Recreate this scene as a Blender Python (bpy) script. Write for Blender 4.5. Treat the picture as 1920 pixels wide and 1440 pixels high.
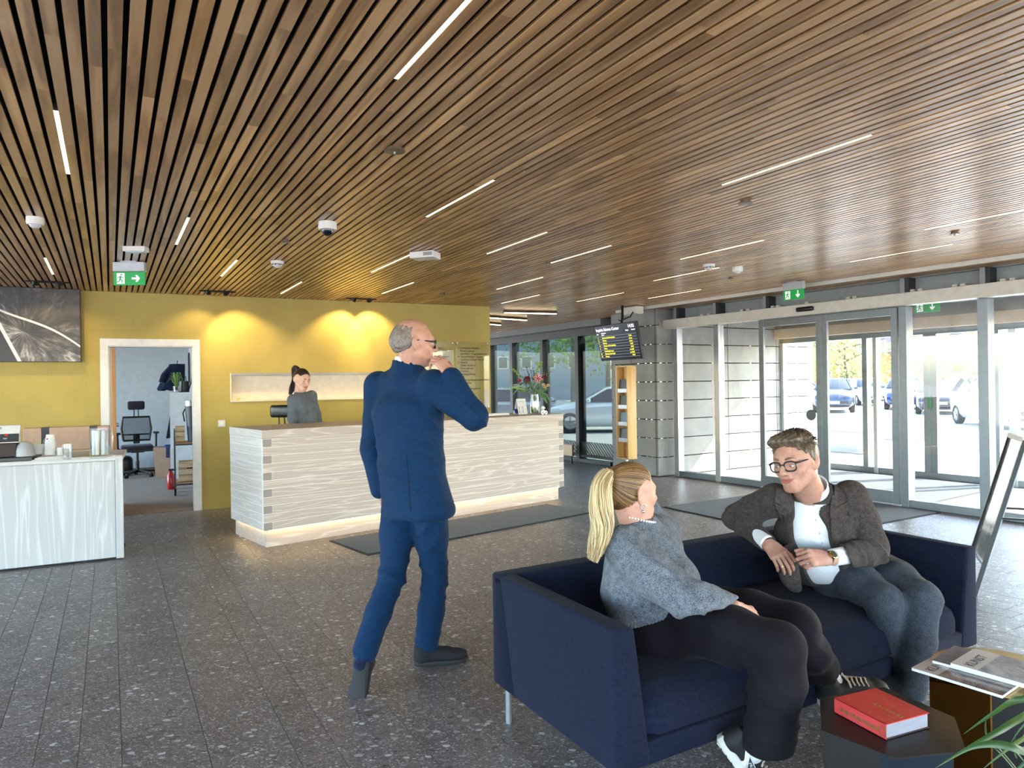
import bpy, bmesh, math, random
import numpy as np
from mathutils import Vector, Matrix, Euler

for _o in list(bpy.data.objects):
    bpy.data.objects.remove(_o, do_unlink=True)
scene = bpy.context.scene
C = scene.collection
random.seed(7)
PI = math.pi

# ------------------------------------------------------------------ camera
H = 1.48                                   # eye height
FPX = 1300.0                               # focal length in pixels of the 1920 wide frame
ROLL = math.radians(0.85)
_c, _s = math.cos(ROLL), math.sin(ROLL)
cam_d = bpy.data.cameras.new('camera')
cam_d.sensor_width = 36.0
cam_d.lens = FPX / 1920.0 * 36.0
cam_d.clip_start = 0.05
cam_d.clip_end = 600
cam = bpy.data.objects.new('camera', cam_d)
C.objects.link(cam)
cam.matrix_world = Matrix.Translation((0, 0, H)) @ Matrix.Rotation(PI / 2, 4, 'X') @ Matrix.Rotation(-ROLL, 4, 'Z')
scene.camera = cam

# ------------------------------------------------------------------ world, sun, exposure
world = bpy.data.worlds.new('world')
scene.world = world
world.use_nodes = True
_wn = world.node_tree.nodes
_wl = world.node_tree.links
_wn.clear()
_out = _wn.new('ShaderNodeOutputWorld')
_bg = _wn.new('ShaderNodeBackground')
_sky = _wn.new('ShaderNodeTexSky')
_sky.sky_type = 'NISHITA'
_sky.sun_disc = False
SUN_AZ, SUN_EL = math.radians(12), math.radians(40)   # azimuth from +X towards +Y
_sky.sun_elevation = SUN_EL
_sky.sun_rotation = PI / 2 - SUN_AZ
_sky.air_density = 1.0
_sky.dust_density = 1.5
_sky.ozone_density = 1.0
_bg.inputs["Strength"].default_value = 0.62
_wl.new(_sky.outputs[0], _bg.inputs[0])
_wl.new(_bg.outputs[0], _out.inputs[0])

sun_d = bpy.data.lights.new('sun', 'SUN')
sun_d.energy = 8.0
sun_d.color = (1.0, 0.93, 0.82)
sun_d.angle = math.radians(0.6)
sun = bpy.data.objects.new('sun', sun_d)
C.objects.link(sun)
_dir = Vector((math.cos(SUN_EL) * math.cos(SUN_AZ), math.cos(SUN_EL) * math.sin(SUN_AZ), math.sin(SUN_EL)))
sun.rotation_euler = (-_dir).to_track_quat('-Z', 'Y').to_euler()
sun.location = (20, 5, 20)

vs = scene.view_settings
vs.view_transform = 'Standard'
vs.look = 'None'
vs.gamma = 1.0
vs.use_curve_mapping = False
vs.exposure = 2.1
try:
    scene.cycles.use_denoising = True
    scene.cycles.use_adaptive_sampling = True
    scene.cycles.adaptive_threshold = 0.03
    scene.cycles.max_bounces = 8
    scene.cycles.diffuse_bounces = 3
    scene.cycles.glossy_bounces = 3
    scene.cycles.transparent_max_bounces = 16
    scene.cycles.caustics_reflective = False
    scene.cycles.caustics_refractive = False
    scene.cycles.sample_clamp_indirect = 6.0
except Exception:
    pass

# ------------------------------------------------------------------ placing helpers
def W(px, py, Y):
    """world point seen at (px,py) of the 1920x1440 frame at distance Y"""
    a = (px - 960) / FPX * Y
    b = (720 - py) / FPX * Y
    return Vector((_c * a + _s * b, Y, H - _s * a + _c * b))

def G(px, py, z=0.0):
    """world point at height z seen at (px,py)"""
    Y = (z - H) * FPX / (_c * (720 - py) - _s * (px - 960))
    p = W(px, py, Y)
    p.z = z
    return p

def onplane(px, py, p0, d):
    """point seen at (px,py) on the vertical plane through p0 with horizontal direction d"""
    r = W(px, py, 1.0) - Vector((0, 0, H))
    n = Vector((-d[1], d[0], 0))
    t = n.dot(Vector((p0[0], p0[1], 0))) / n.dot(r)
    return Vector((0, 0, H)) + r * t

ANG = math.radians(30.1)
D1 = Vector((-math.sin(ANG), math.cos(ANG), 0))      # along the ceiling slats
D2 = Vector((math.cos(ANG), math.sin(ANG), 0))       # across them
def uv2w(u, v, z=0.0):
    return Vector((D2.x * u + D1.x * v, D2.y * u + D1.y * v, z))
ZC = 2.62                                             # underside of the ceiling slats

# ------------------------------------------------------------------ object helpers
def link(o):
    C.objects.link(o)
    return o

def tag(o, label=None, cat=None, group=None, kind=None):
    if label: o['label'] = label
    if cat: o['category'] = cat
    if group: o['group'] = group
    if kind: o['kind'] = kind
    return o

def thing(name, label, cat, loc=(0, 0, 0), rz=0.0, group=None, kind=None):
    o = bpy.data.objects.new(name, None)
    o.empty_display_size = 0.1
    link(o)
    o.location = loc
    o.rotation_euler = (0, 0, rz)
    return tag(o, label, cat, group, kind)

def mobj(name, me, mat, parent=None, label=None, kind=None):
    o = bpy.data.objects.new(name, me)
    link(o)
    if mat is not None and len(me.materials) == 0:
        for m in (mat if isinstance(mat, (list, tuple)) else [mat]):
            me.materials.append(m)
    if parent is not None:
        o.parent = parent
    if label: o['label'] = label
    if kind: o['kind'] = kind
    return o

def dup(o, parent=None, loc=None, rz=None, label=None, group=None):
    c = o.copy()
    link(c)
    c.parent = parent
    if loc is not None: c.location = loc
    if rz is not None: c.rotation_euler = (0, 0, rz)
    if label: c['label'] = label
    if group: c['group'] = group
    for ch in list(o.children):
        dup(ch, c)
    return c

def smooth(me, ang=None):
    for p in me.polygons:
        p.use_smooth = True
    if ang is not None:
        bm = bmesh.new(); bm.from_mesh(me)
        for e in bm.edges:
            if len(e.link_faces) == 2 and e.calc_face_angle(0) > ang:
                e.smooth = False
        bm.to_mesh(me); bm.free()

class MB:
    """collects shapes into one mesh"""
    def __init__(self):
        self.bm = bmesh.new()
    def hexa(self, p, bevel=0.0, seg=2):
        """8 points: bottom 4 ccw, top 4 ccw"""
        b = bmesh.new()
        v = [b.verts.new(q) for q in p]
        for f in ((3, 2, 1, 0), (4, 5, 6, 7), (0, 1, 5, 4), (1, 2, 6, 5), (2, 3, 7, 6), (3, 0, 4, 7)):
            b.faces.new([v[i] for i in f])
        if bevel > 0:
            bmesh.ops.bevel(b, geom=list(b.edges), offset=bevel, segments=seg, profile=0.5, affect='EDGES', clamp_overlap=True)
        self._merge(b)
        return self
    def box(self, c, s, bevel=0.0, seg=2, M=None):
        x, y, z = s[0] / 2, s[1] / 2, s[2] / 2
        p = [Vector(q) for q in ((-x, -y, -z), (x, -y, -z), (x, y, -z), (-x, y, -z), (-x, -y, z), (x, -y, z), (x, y, z), (-x, y, z))]
        if M is not None: p = [M @ q for q in p]
        c = Vector(c)
        return self.hexa([q + c for q in p], bevel, seg)
    def bar(self, a, b, w, h, up=(0, 0, 1), bevel=0.0):
        a, b = Vector(a), Vector(b)
        d = (b - a); L = d.length; d.normalize()
        up = Vector(up)
        s = d.cross(up)
        if s.length < 1e-4: s = d.cross(Vector((1, 0, 0)))
        s.normalize(); t = s.cross(d)
        M = Matrix((s, d, t)).transposed()
        return self.box((a + b) / 2, (w, L, h), bevel, 2, M)
    def prism(self, poly, z0, z1, bevel=0.0):
        b = bmesh.new()
        lo = [b.verts.new((q[0], q[1], z0)) for q in poly]
        hi = [b.verts.new((q[0], q[1], z1)) for q in poly]
        n = len(poly)
        b.faces.new(lo[::-1]); b.faces.new(hi)
        for i in range(n):
            b.faces.new((lo[i], lo[(i + 1) % n], hi[(i + 1) % n], hi[i]))
        bmesh.ops.recalc_face_normals(b, faces=list(b.faces))
        if bevel > 0:
            bmesh.ops.bevel(b, geom=list(b.edges), offset=bevel, segments=2, profile=0.5, affect='EDGES', clamp_overlap=True)
        self._merge(b)
        return self
    def tube(self, pts, r, n=10, cap=True):
        """pts list, r float or list"""
        pts = [Vector(p) for p in pts]
        m = len(pts)
        rs = r if isinstance(r, (list, tuple)) else [r] * m
        b = bmesh.new()
        rings = []
        prev = None
        for i, p in enumerate(pts):
            d = (pts[min(i + 1, m - 1)] - pts[max(i - 1, 0)])
            if d.length < 1e-9: d = Vector((0, 0, 1))
            d.normalize()
            if prev is None:
                s = d.cross(Vector((0, 0, 1)))
                if s.length < 1e-3: s = d.cross(Vector((1, 0, 0)))
            else:
                s = prev - d * prev.dot(d)
            s.normalize(); prev = s
            t = d.cross(s)
            rings.append([b.verts.new(p + (s * math.cos(2 * PI * k / n) + t * math.sin(2 * PI * k / n)) * rs[i]) for k in range(n)])
        for i in range(m - 1):
            for k in range(n):
                b.faces.new((rings[i][k], rings[i][(k + 1) % n], rings[i + 1][(k + 1) % n], rings[i + 1][k]))
        if cap:
            b.faces.new(rings[0][::-1]); b.faces.new(rings[-1])
        bmesh.ops.recalc_face_normals(b, faces=list(b.faces))
        self._merge(b)
        return self
    def lathe(self, prof, c=(0, 0, 0), n=24, M=None):
        """prof list of (r,z)"""
        b = bmesh.new()
        c = Vector(c)
        rings = []
        for r, z in prof:
            if r < 1e-6:
                rings.append([b.verts.new(Vector((0, 0, z)))])
            else:
                rings.append([b.verts.new(Vector((r * math.cos(2 * PI * k / n), r * math.sin(2 * PI * k / n), z))) for k in range(n)])
        for A, B in zip(rings[:-1], rings[1:]):
            for k in range(n):
                if len(A) == 1 and len(B) == 1: continue
                if len(A) == 1: b.faces.new((A[0], B[(k + 1) % n], B[k]))
                elif len(B) == 1: b.faces.new((A[k], A[(k + 1) % n], B[0]))
                else: b.faces.new((A[k], A[(k + 1) % n], B[(k + 1) % n], B[k]))
        bmesh.ops.recalc_face_normals(b, faces=list(b.faces))
        for v in b.verts:
            v.co = (M @ v.co if M is not None else v.co) + c
        self._merge(b)
        return self
    def ball(self, c, r, seg=12, M=None):
        b = bmesh.new()
        bmesh.ops.create_uvsphere(b, u_segments=seg, v_segments=max(6, seg // 2 + 2), radius=1.0)
        r = r if isinstance(r, (list, tuple, Vector)) else (r, r, r)
        c = Vector(c)
        for v in b.verts:
            q = Vector((v.co.x * r[0], v.co.y * r[1], v.co.z * r[2]))
            v.co = (M @ q if M is not None else q) + c
        self._merge(b)
        return self
    def quad(self, a, b_, c, d):
        v = [self.bm.verts.new(Vector(q)) for q in (a, b_, c, d)]
        self.bm.faces.new(v)
        return self
    def grid(self, f, nu, nv, close_u=False):
        vs_ = [[self.bm.verts.new(Vector(f(i / nu, j / nv))) for j in range(nv + 1)] for i in range(nu + 1)]
        for i in range(nu):
            for j in range(nv):
                self.bm.faces.new((vs_[i][j], vs_[i + 1][j], vs_[i + 1][j + 1], vs_[i][j + 1]))
        return self
    def raw(self, V, F):
        vs_ = [self.bm.verts.new(Vector(q)) for q in V]
        for f in F: self.bm.faces.new([vs_[i] for i in f])
        return self
    def _merge(self, b):
        me = bpy.data.meshes.new('t'); b.to_mesh(me); b.free()
        self.bm.from_mesh(me); bpy.data.meshes.remove(me)
    def mesh(self, name='m', sm=None):
        me = bpy.data.meshes.new(name); self.bm.to_mesh(me); self.bm.free()
        if sm is not None: smooth(me, sm)
        return me
    def build(self, name, mat, parent=None, label=None, sm=None, kind=None):
        return mobj(name, self.mesh(name, sm), mat, parent, label, kind)

def text_mesh(body, size, align='LEFT', ext=0.0, bold=0.0):
    cu = bpy.data.curves.new('txt', 'FONT')
    cu.body = body; cu.size = size; cu.align_x = align; cu.extrude = ext; cu.offset = bold
    cu.resolution_u = 2
    o = bpy.data.objects.new('txt', cu)
    C.objects.link(o)
    dg = bpy.context.evaluated_depsgraph_get()
    me = bpy.data.meshes.new_from_object(o.evaluated_get(dg))
    bpy.data.objects.remove(o, do_unlink=True)
    bpy.data.curves.remove(cu)
    me.materials.clear()
    return me

def text(name, body, size, mat, parent, M, align='LEFT', ext=0.0, bold=0.0, label=None):
    """M maps text plane (x right, y up, z towards the reader) to the parent's frame"""
    me = text_mesh(body, size, align, ext, bold)
    me.transform(M)
    return mobj(name, me, mat, parent, label)

def frame(o, x, y):
    """4x4 from origin and x,y axes"""
    x = Vector(x).normalized(); y = Vector(y); y = (y - x * y.dot(x)).normalized(); z = x.cross(y)
    M = Matrix((x, y, z)).transposed().to_4x4()
    M.translation = Vector(o)
    return M

# ------------------------------------------------------------------ materials
def srgb(r, g, b):
    f = lambda c: (c / 12.92 if c <= 0.04045 else ((c + 0.055) / 1.055) ** 2.4)
    return (f(r / 255), f(g / 255), f(b / 255), 1.0)

class NT:
    def __init__(self, name):
        self.m = bpy.data.materials.new(name)
        self.m.use_nodes = True
        self.t = self.m.node_tree
        self.t.nodes.clear()
        self.out = self.t.nodes.new('ShaderNodeOutputMaterial')
    def n(self, typ, **kw):
        nd = self.t.nodes.new(typ)
        for k, v in kw.items():
            if k.startswith('i_'):
                key = k[2:]
                key = int(key) if key.isdigit() else key.replace('_', ' ')
                self.set(nd, key, v)
            else:
                setattr(nd, k, v)
        return nd
    def set(self, nd, key, v):
        s = nd.inputs[key]
        if hasattr(v, 'is_output') or isinstance(v, bpy.types.NodeSocket):
            self.t.links.new(v, s)
        else:
            s.default_value = v
    def math(self, op, a, b=None, c=None):
        nd = self.t.nodes.new('ShaderNodeMath'); nd.operation = op
        self.set(nd, 0, a)
        if b is not None: self.set(nd, 1, b)
        if c is not None: self.set(nd, 2, c)
        return nd.outputs[0]
    def ramp(self, fac, stops, interp='LINEAR'):
        nd = self.t.nodes.new('ShaderNodeValToRGB')
        cr = nd.color_ramp; cr.interpolation = interp
        while len(cr.elements) > 1: cr.elements.remove(cr.elements[-1])
        cr.elements[0].position = stops[0][0]; cr.elements[0].color = stops[0][1]
        for p, col in stops[1:]:
            e = cr.elements.new(p); e.color = col
        self.t.links.new(fac, nd.inputs[0])
        return nd.outputs[0]
    def mix(self, fac, a, b, mode='MIX'):
        nd = self.t.nodes.new('ShaderNodeMix'); nd.data_type = 'RGBA'; nd.blend_type = mode
        self.set(nd, 0, fac); self.set(nd, 6, a); self.set(nd, 7, b)
        return nd.outputs[2]
    def coord(self, which='Object', scale=(1, 1, 1), rot=(0, 0, 0), loc=(0, 0, 0)):
        if which == 'World':
            src = self.t.nodes.new('ShaderNodeNewGeometry').outputs['Position']
        else:
            src = self.t.nodes.new('ShaderNodeTexCoord').outputs[which]
        mp = self.t.nodes.new('ShaderNodeMapping')
        mp.inputs['Scale'].default_value = scale; mp.inputs['Rotation'].default_value = rot; mp.inputs['Location'].default_value = loc
        self.t.links.new(src, mp.inputs[0])
        return mp.outputs[0]
    def noise(self, vec, scale=5.0, detail=4.0, rough=0.5, dist=0.0, out=0):
        nd = self.n('ShaderNodeTexNoise')
        self.t.links.new(vec, nd.inputs['Vector'])
        nd.inputs['Scale'].default_value = scale; nd.inputs['Detail'].default_value = detail
        nd.inputs['Roughness'].default_value = rough; nd.inputs['Distortion'].default_value = dist
        return nd.outputs[out]
    def bump(self, h, strength=0.3, dist=0.01):
        nd = self.n('ShaderNodeBump')
        nd.inputs['Strength'].default_value = strength; nd.inputs['Distance'].default_value = dist
        self.t.links.new(h, nd.inputs['Height'])
        return nd.outputs[0]
    def pbr(self, col, rough=0.5, metal=0.0, spec=0.5, normal=None, sheen=0.0, coat=0.0, sss=0.0, emis=None, estr=0.0, trans=0.0, ior=1.45, alpha=None):
        b = self.n('ShaderNodeBsdfPrincipled')
        self.set(b, 'Base Color', col); self.set(b, 'Roughness', rough); self.set(b, 'Metallic', metal)
        self.set(b, 'Specular IOR Level', spec)
        if normal is not None: self.set(b, 'Normal', normal)
        if sheen: self.set(b, 'Sheen Weight', sheen)
        if coat: self.set(b, 'Coat Weight', coat); self.set(b, 'Coat Roughness', 0.1)
        if sss:
            self.set(b, 'Subsurface Weight', sss); self.set(b, 'Subsurface Radius', (0.012, 0.005, 0.003)); self.set(b, 'Subsurface Scale', 1.0)
        if emis is not None: self.set(b, 'Emission Color', emis); self.set(b, 'Emission Strength', estr)
        if trans: self.set(b, 'Transmission Weight', trans); self.set(b, 'IOR', ior)
        if alpha is not None: self.set(b, 'Alpha', alpha)
        self.t.links.new(b.outputs[0], self.out.inputs[0])
        return self.m

def plain(name, rgb, rough=0.5, metal=0.0, spec=0.5, coat=0.0, sheen=0.0):
    """one colour with a faint procedural unevenness"""
    t = NT(name)
    n_ = t.noise(t.coord('Object'), 14.0, 3.0)
    col = srgb(*rgb)
    dk = (col[0] * 0.88, col[1] * 0.88, col[2] * 0.88, 1)
    return t.pbr(t.ramp(n_, [(0.3, dk), (0.7, col)]), rough, metal, spec, coat=coat, sheen=sheen)

def emitter(name, rgb, strength):
    t = NT(name)
    e = t.n('ShaderNodeEmission')
    t.set(e, 'Color', srgb(*rgb)); t.set(e, 'Strength', strength)
    t.t.links.new(e.outputs[0], t.out.inputs[0])
    return t.m

def glass_mat(name, tint=(1, 1, 1, 1), refl=1.0):
    """thin pane: clear, with Fresnel reflection"""
    t = NT(name)
    tr = t.n('ShaderNodeBsdfTransparent'); t.set(tr, 'Color', tint)
    gl = t.n('ShaderNodeBsdfGlossy'); t.set(gl, 'Roughness', 0.01); t.set(gl, 'Color', (1, 1, 1, 1))
    fr = t.n('ShaderNodeLayerWeight'); t.set(fr, 'Blend', 0.5)
    f = t.math('MULTIPLY', t.math('MULTIPLY_ADD', t.math('POWER', fr.outputs['Facing'], 5.0), 0.9, 0.05), refl)
    mx = t.n('ShaderNodeMixShader')
    t.t.links.new(f, mx.inputs[0]); t.t.links.new(tr.outputs[0], mx.inputs[1]); t.t.links.new(gl.outputs[0], mx.inputs[2])
    t.t.links.new(mx.outputs[0], t.out.inputs[0])
    return t.m

def wood_mat(name, dark, mid, light, axis='X', rough=0.45, scale=1.0, board=0.0, ring=6.0, coat=0.0, world=False, sharp=1.0):
    """grain running along an axis; board>0 gives joints of that length with their own tone"""
    t = NT(name)
    src = t.coord('World' if world else 'Object')
    inf = t.n('ShaderNodeObjectInfo')
    rnd = inf.outputs['Random']
    sep = t.n('ShaderNodeSeparateXYZ'); t.t.links.new(src, sep.inputs[0])
    ax = {'X': 0, 'Y': 1, 'Z': 2}[axis]
    along = sep.outputs[ax]
    st = [1.0, 1.0, 1.0]; st[ax] = 0.07
    mp = t.n('ShaderNodeMapping'); t.t.links.new(src, mp.inputs[0])
    mp.inputs['Scale'].default_value = st
    off = t.n('ShaderNodeCombineXYZ')
    o2 = t.math('MULTIPLY', rnd, 37.0)
    if board > 0:
        bi = t.math('FLOOR', t.math('ADD', t.math('DIVIDE', along, board), t.math('MULTIPLY', rnd, 13.7)))
        key = t.math('ADD', t.math('MULTIPLY', bi, 0.731), o2)
        wn = t.n('ShaderNodeTexWhiteNoise', noise_dimensions='1D'); t.set(wn, 'W', key)
        bv = wn.outputs['Value']
        o2 = t.math('ADD', o2, t.math('MULTIPLY', bv, 50.0))
    for i in range(3): t.set(off, i, o2)
    t.t.links.new(off.outputs[0], mp.inputs['Location'])
    v = mp.outputs[0]
    n1 = t.noise(v, 9.0 * scale, 2.0, 0.5, 0.6)
    w = t.math('SINE', t.math('MULTIPLY', n1, ring * 6.28))
    w = t.math('POWER', t.math('MULTIPLY_ADD', w, 0.5, 0.5), sharp)
    n2 = t.noise(v, 120.0 * scale, 3.0, 0.6)
    g = t.math('ADD', t.math('MULTIPLY', w, 0.55), t.math('MULTIPLY', n2, 0.5))
    col = t.ramp(g, [(0.15, srgb(*dark)), (0.5, srgb(*mid)), (0.9, srgb(*light))])
    if board > 0:
        tone = t.ramp(bv, [(0.0, (0.80, 0.79, 0.78, 1)), (0.5, (0.95, 0.95, 0.95, 1)), (0.88, (1.06, 1.04, 1.0, 1)), (0.95, (1.32, 1.32, 1.28, 1))])
        col = t.mix(1.0, col, tone, 'MULTIPLY')
    bm_ = t.bump(n2, 0.12, 0.002)
    return t.pbr(col, rough, normal=bm_, coat=coat)
# ================================================================== MATERIALS
M_SLAT = wood_mat('oak slat', (140, 103, 66), (184, 141, 92), (208, 168, 120), 'Y', 0.28, 1.0, board=1.15, ring=3.0)
M_BLACK = plain('black backing', (10, 9, 8), 0.9)
M_LED = emitter('warm led diffuser', (255, 228, 182), 3.0)
M_LEDSTRIP = emitter('warm plinth led', (255, 214, 140), 4.0)
M_GOLD = None
def _plaster():
    t = NT('ochre plaster')
    v = t.coord('World')
    n1 = t.noise(v, 1.1, 3.0, 0.6)
    n2 = t.noise(t.coord('World', (9, 9, 2.2)), 2.2, 5.0, 0.7, 1.8)
    n3 = t.noise(v, 60.0, 2.0, 0.5)
    crack = t.ramp(n2, [(0.30, (0, 0, 0, 1)), (0.36, (1, 1, 1, 1))])
    col = t.ramp(n1, [(0.25, srgb(166, 148, 82)), (0.75, srgb(188, 169, 98))])
    col = t.mix(0.18, col, t.mix(1.0, col, crack, 'MULTIPLY'))
    h = t.math('ADD', t.math('MULTIPLY', n2, 1.0), t.math('MULTIPLY', n3, 0.15))
    return t.pbr(col, 0.72, spec=0.25, normal=t.bump(h, 0.35, 0.012))
M_GOLD = _plaster()

def _tile(name):
    t = NT(name)
    inf = t.n('ShaderNodeObjectInfo')
    geo = t.n('ShaderNodeNewGeometry')
    off = t.n('ShaderNodeVectorMath', operation='MULTIPLY_ADD')
    cmb = t.n('ShaderNodeCombineXYZ')
    for i in range(3): t.set(cmb, i, inf.outputs['Random'])
    t.t.links.new(cmb.outputs[0], off.inputs[0]); off.inputs[1].default_value = (31, 17, 0); t.t.links.new(geo.outputs['Position'], off.inputs[2])
    def vor(scale, rnd, rot=0.0):
        mp = t.n('ShaderNodeMapping'); mp.inputs['Scale'].default_value = (1.0, 1.55, 1.0); mp.inputs['Rotation'].default_value = (0, 0, rot)
        t.t.links.new(off.outputs[0], mp.inputs[0])
        wob = t.n('ShaderNodeTexNoise'); wob.inputs['Scale'].default_value = scale * 1.2; t.t.links.new(mp.outputs[0], wob.inputs['Vector'])
        ad = t.n('ShaderNodeVectorMath', operation='MULTIPLY_ADD'); t.t.links.new(wob.outputs['Color'], ad.inputs[0])
        ad.inputs[1].default_value = (0.7 / scale,) * 3; t.t.links.new(mp.outputs[0], ad.inputs[2])
        a = t.n('ShaderNodeTexVoronoi'); a.inputs['Scale'].default_value = scale; a.inputs['Randomness'].default_value = rnd
        t.t.links.new(ad.outputs[0], a.inputs['Vector'])
        return a
    v1 = vor(26, 1.0, 0.4); v2 = vor(75, 1.0, 0.9); v3 = vor(210, 1.0, 0.2)
    def chip(v, thr, size):
        sp = t.n('ShaderNodeSeparateColor'); t.t.links.new(v.outputs['Color'], sp.inputs[0])
        pick = t.math('GREATER_THAN', sp.outputs[0], thr)
        ins = t.math('LESS_THAN', v.outputs['Distance'], size)
        return t.math('MULTIPLY', pick, ins), sp.outputs[1]
    c1, s1 = chip(v1, 0.72, 0.42); c2, s2 = chip(v2, 0.55, 0.46); c3, s3 = chip(v3, 0.4, 0.55)
    base_n = t.noise(off.outputs[0], 3.0, 3.0, 0.6)
    base = t.ramp(base_n, [(0.3, srgb(92, 86, 83)), (0.7, srgb(124, 117, 114))])
    g3 = t.ramp(s3, [(0.0, srgb(70, 64, 62)), (0.5, srgb(136, 129, 127)), (1.0, srgb(184, 178, 176))])
    g2 = t.ramp(s2, [(0.0, srgb(78, 70, 66)), (0.4, srgb(140, 133, 131)), (1.0, srgb(206, 202, 201))])
    g1 = t.ramp(s1, [(0.0, srgb(84, 76, 72)), (0.45, srgb(118, 108, 103)), (0.7, srgb(176, 172, 171)), (1.0, srgb(226, 224, 224))])
    col = t.mix(c3, base, g3); col = t.mix(c2, col, g2); col = t.mix(c1, col, g1)
    rv = t.math('MULTIPLY_ADD', inf.outputs['Random'], 0.22, 0.80)
    cc = t.n('ShaderNodeCombineColor')
    for i in range(3): t.set(cc, i, rv)
    col = t.mix(1.0, col, cc.outputs[0], 'MULTIPLY')
    rough = t.math('MULTIPLY_ADD', t.noise(off.outputs[0], 40.0, 2.0), 0.2, 0.30)
    return t.pbr(col, rough, spec=0.45)
M_TILE = _tile('breccia stone tile')
M_GROUT = plain('grey grout', (165, 162, 160), 0.9)
M_WHITE = plain('white lacquer', (226, 224, 220), 0.4)
M_OFFICEW = plain('office wall paint', (205, 214, 220), 0.8)
M_CREAM = plain('cream panel', (236, 222, 200), 0.6)
def _fabric(name, a, b, scale=220.0, rough=0.95, sheen=0.15, bump=0.25, bdist=0.002):
    t = NT(name)
    v = t.coord('Object')
    n1 = t.noise(v, scale, 2.0, 0.6)
    n2 = t.noise(v, scale * 0.12, 3.0, 0.6)
    g = t.math('ADD', t.math('MULTIPLY', n1, 0.75), t.math('MULTIPLY', n2, 0.25))
    return t.pbr(t.ramp(g, [(0.36, srgb(*a)), (0.62, srgb(*b))]), rough, spec=0.15, sheen=sheen, normal=t.bump(n1, bump, bdist))
M_CARPET = _fabric('brown office carpet', (104, 84, 64), (142, 118, 94), 160)
M_MAT = _fabric('charcoal entrance mat', (32, 36, 38), (70, 76, 80), 190, bump=0.6, bdist=0.004)
M_ALU = plain('grey aluminium', (128, 136, 142), 0.38, metal=0.55)
M_ALUB = plain('brushed silver aluminium', (196, 200, 202), 0.3, metal=0.8)
M_DARKF = plain('dark grey window frame', (50, 51, 54), 0.5, metal=0.2)
M_HEAD = plain('white enamel', (214, 212, 200), 0.4)
M_STEEL = plain('grey painted steel', (146, 152, 150), 0.5)
M_GLASS = glass_mat('clear pane', (0.97, 0.985, 0.98, 1), 0.8)
M_GLASSD = glass_mat('shade tinted pane', (0.30, 0.34, 0.33, 1), 0.22)  # dark tint stands in for the building's shade outside the far glazing
def _granite():
    t = NT('grey granite panel')
    inf = t.n('ShaderNodeObjectInfo')
    v = t.coord('World')
    n1 = t.noise(v, 240.0, 2.0, 0.7)
    n2 = t.noise(v, 3.0, 3.0)
    g = t.math('ADD', t.math('MULTIPLY', n1, 0.8), t.math('MULTIPLY', n2, 0.2))
    col = t.ramp(g, [(0.35, srgb(104, 104, 104)), (0.5, srgb(140, 140, 138)), (0.68, srgb(176, 176, 172))])
    return t.pbr(col, 0.55, spec=0.4)
M_GRAN = _granite()

# ================================================================== CEILING
WO = Vector((-4.893, 7.928, 0)); WD = Vector((0.8976, 0.4408, 0)); WN = Vector((-0.4408, 0.8976, 0)); WLEN = 5.105
FA = Vector((2.581, 10.895, 0)); FD = Vector((0.555, -0.832, 0)).normalized(); FN = Vector((-FD.y, FD.x, 0))
FARP = W(1098, 866, 13.0); FARP.z = 0
FARD = Vector((math.sin(math.radians(33)), -math.cos(math.radians(33)), 0)); FARN = Vector((-FARD.y, FARD.x, 0))
FARL = -9.0
PIL = Vector((2.245, 10.807, 0))          # front corner of the stone pier

roof_poly = [FA + FD * 13, FA, PIL + D1 * 1.6 + D2 * 0.3, FARP + FARD * 0.9, FARP + FARD * FARL, Vector((-12, 19, 0)), Vector((-9.5, 4, 0)), Vector((-7.5, -4.5, 0)), Vector((6, -4.5, 0))]
ceil = thing('ceiling', 'oak slat ceiling over the lobby on a black backing', 'ceiling', (0, 0, 0), ANG, kind='structure')
b = MB(); Ri = Matrix.Rotation(-ANG, 3, 'Z')
b.prism([Ri @ p for p in roof_poly], 2.695, 2.95)
b.build('ceiling_backing', M_BLACK, ceil)

PITCH = 0.0585; GAP0 = -0.0012
def vlim(u):
    """far end of a slat at offset u"""
    lim = 19.0
    p0 = uv2w(u, 0)
    # ochre wall
    den = WN.dot(D1)
    v = (WN.dot(WO) - WN.dot(p0)) / den
    q = p0 + D1 * v
    t = (q - WO).dot(WD)
    if t < WLEN - 0.02: lim = min(lim, v + 0.04)
    v = (FARN.dot(FARP) - FARN.dot(p0)) / FARN.dot(D1)
    if FARN.dot(D1) > 0: lim = min(lim, v - 0.03)
    v = (FN.dot(FA) - FN.dot(p0)) / FN.dot(D1)
    lim = min(lim, v - 0.7 / 1.0)
    return lim
k0, k1 = int(-2.3 / PITCH), int(8.15 / PITCH)
for k in range(k0, k1):
    u = GAP0 + PITCH * (k + 0.5)
    ve = vlim(u)
    vst = -2.5
    if ve - vst < 0.3: continue
    L = ve - vst
    b = MB(); b.box((0, 0, 0.006), (PITCH - 0.0175, L, 0.012)); b.box((0, 0, 0.0345), (PITCH - 0.0195, L, 0.045))
    me = b.mesh('slat'); o = mobj('ceiling_slat', me, [M_SLAT, M_BLACK], ceil)
    for f in list(me.polygons)[6:]: f.material_index = 1
    o.location = (u, vst + L / 2, ZC)

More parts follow.
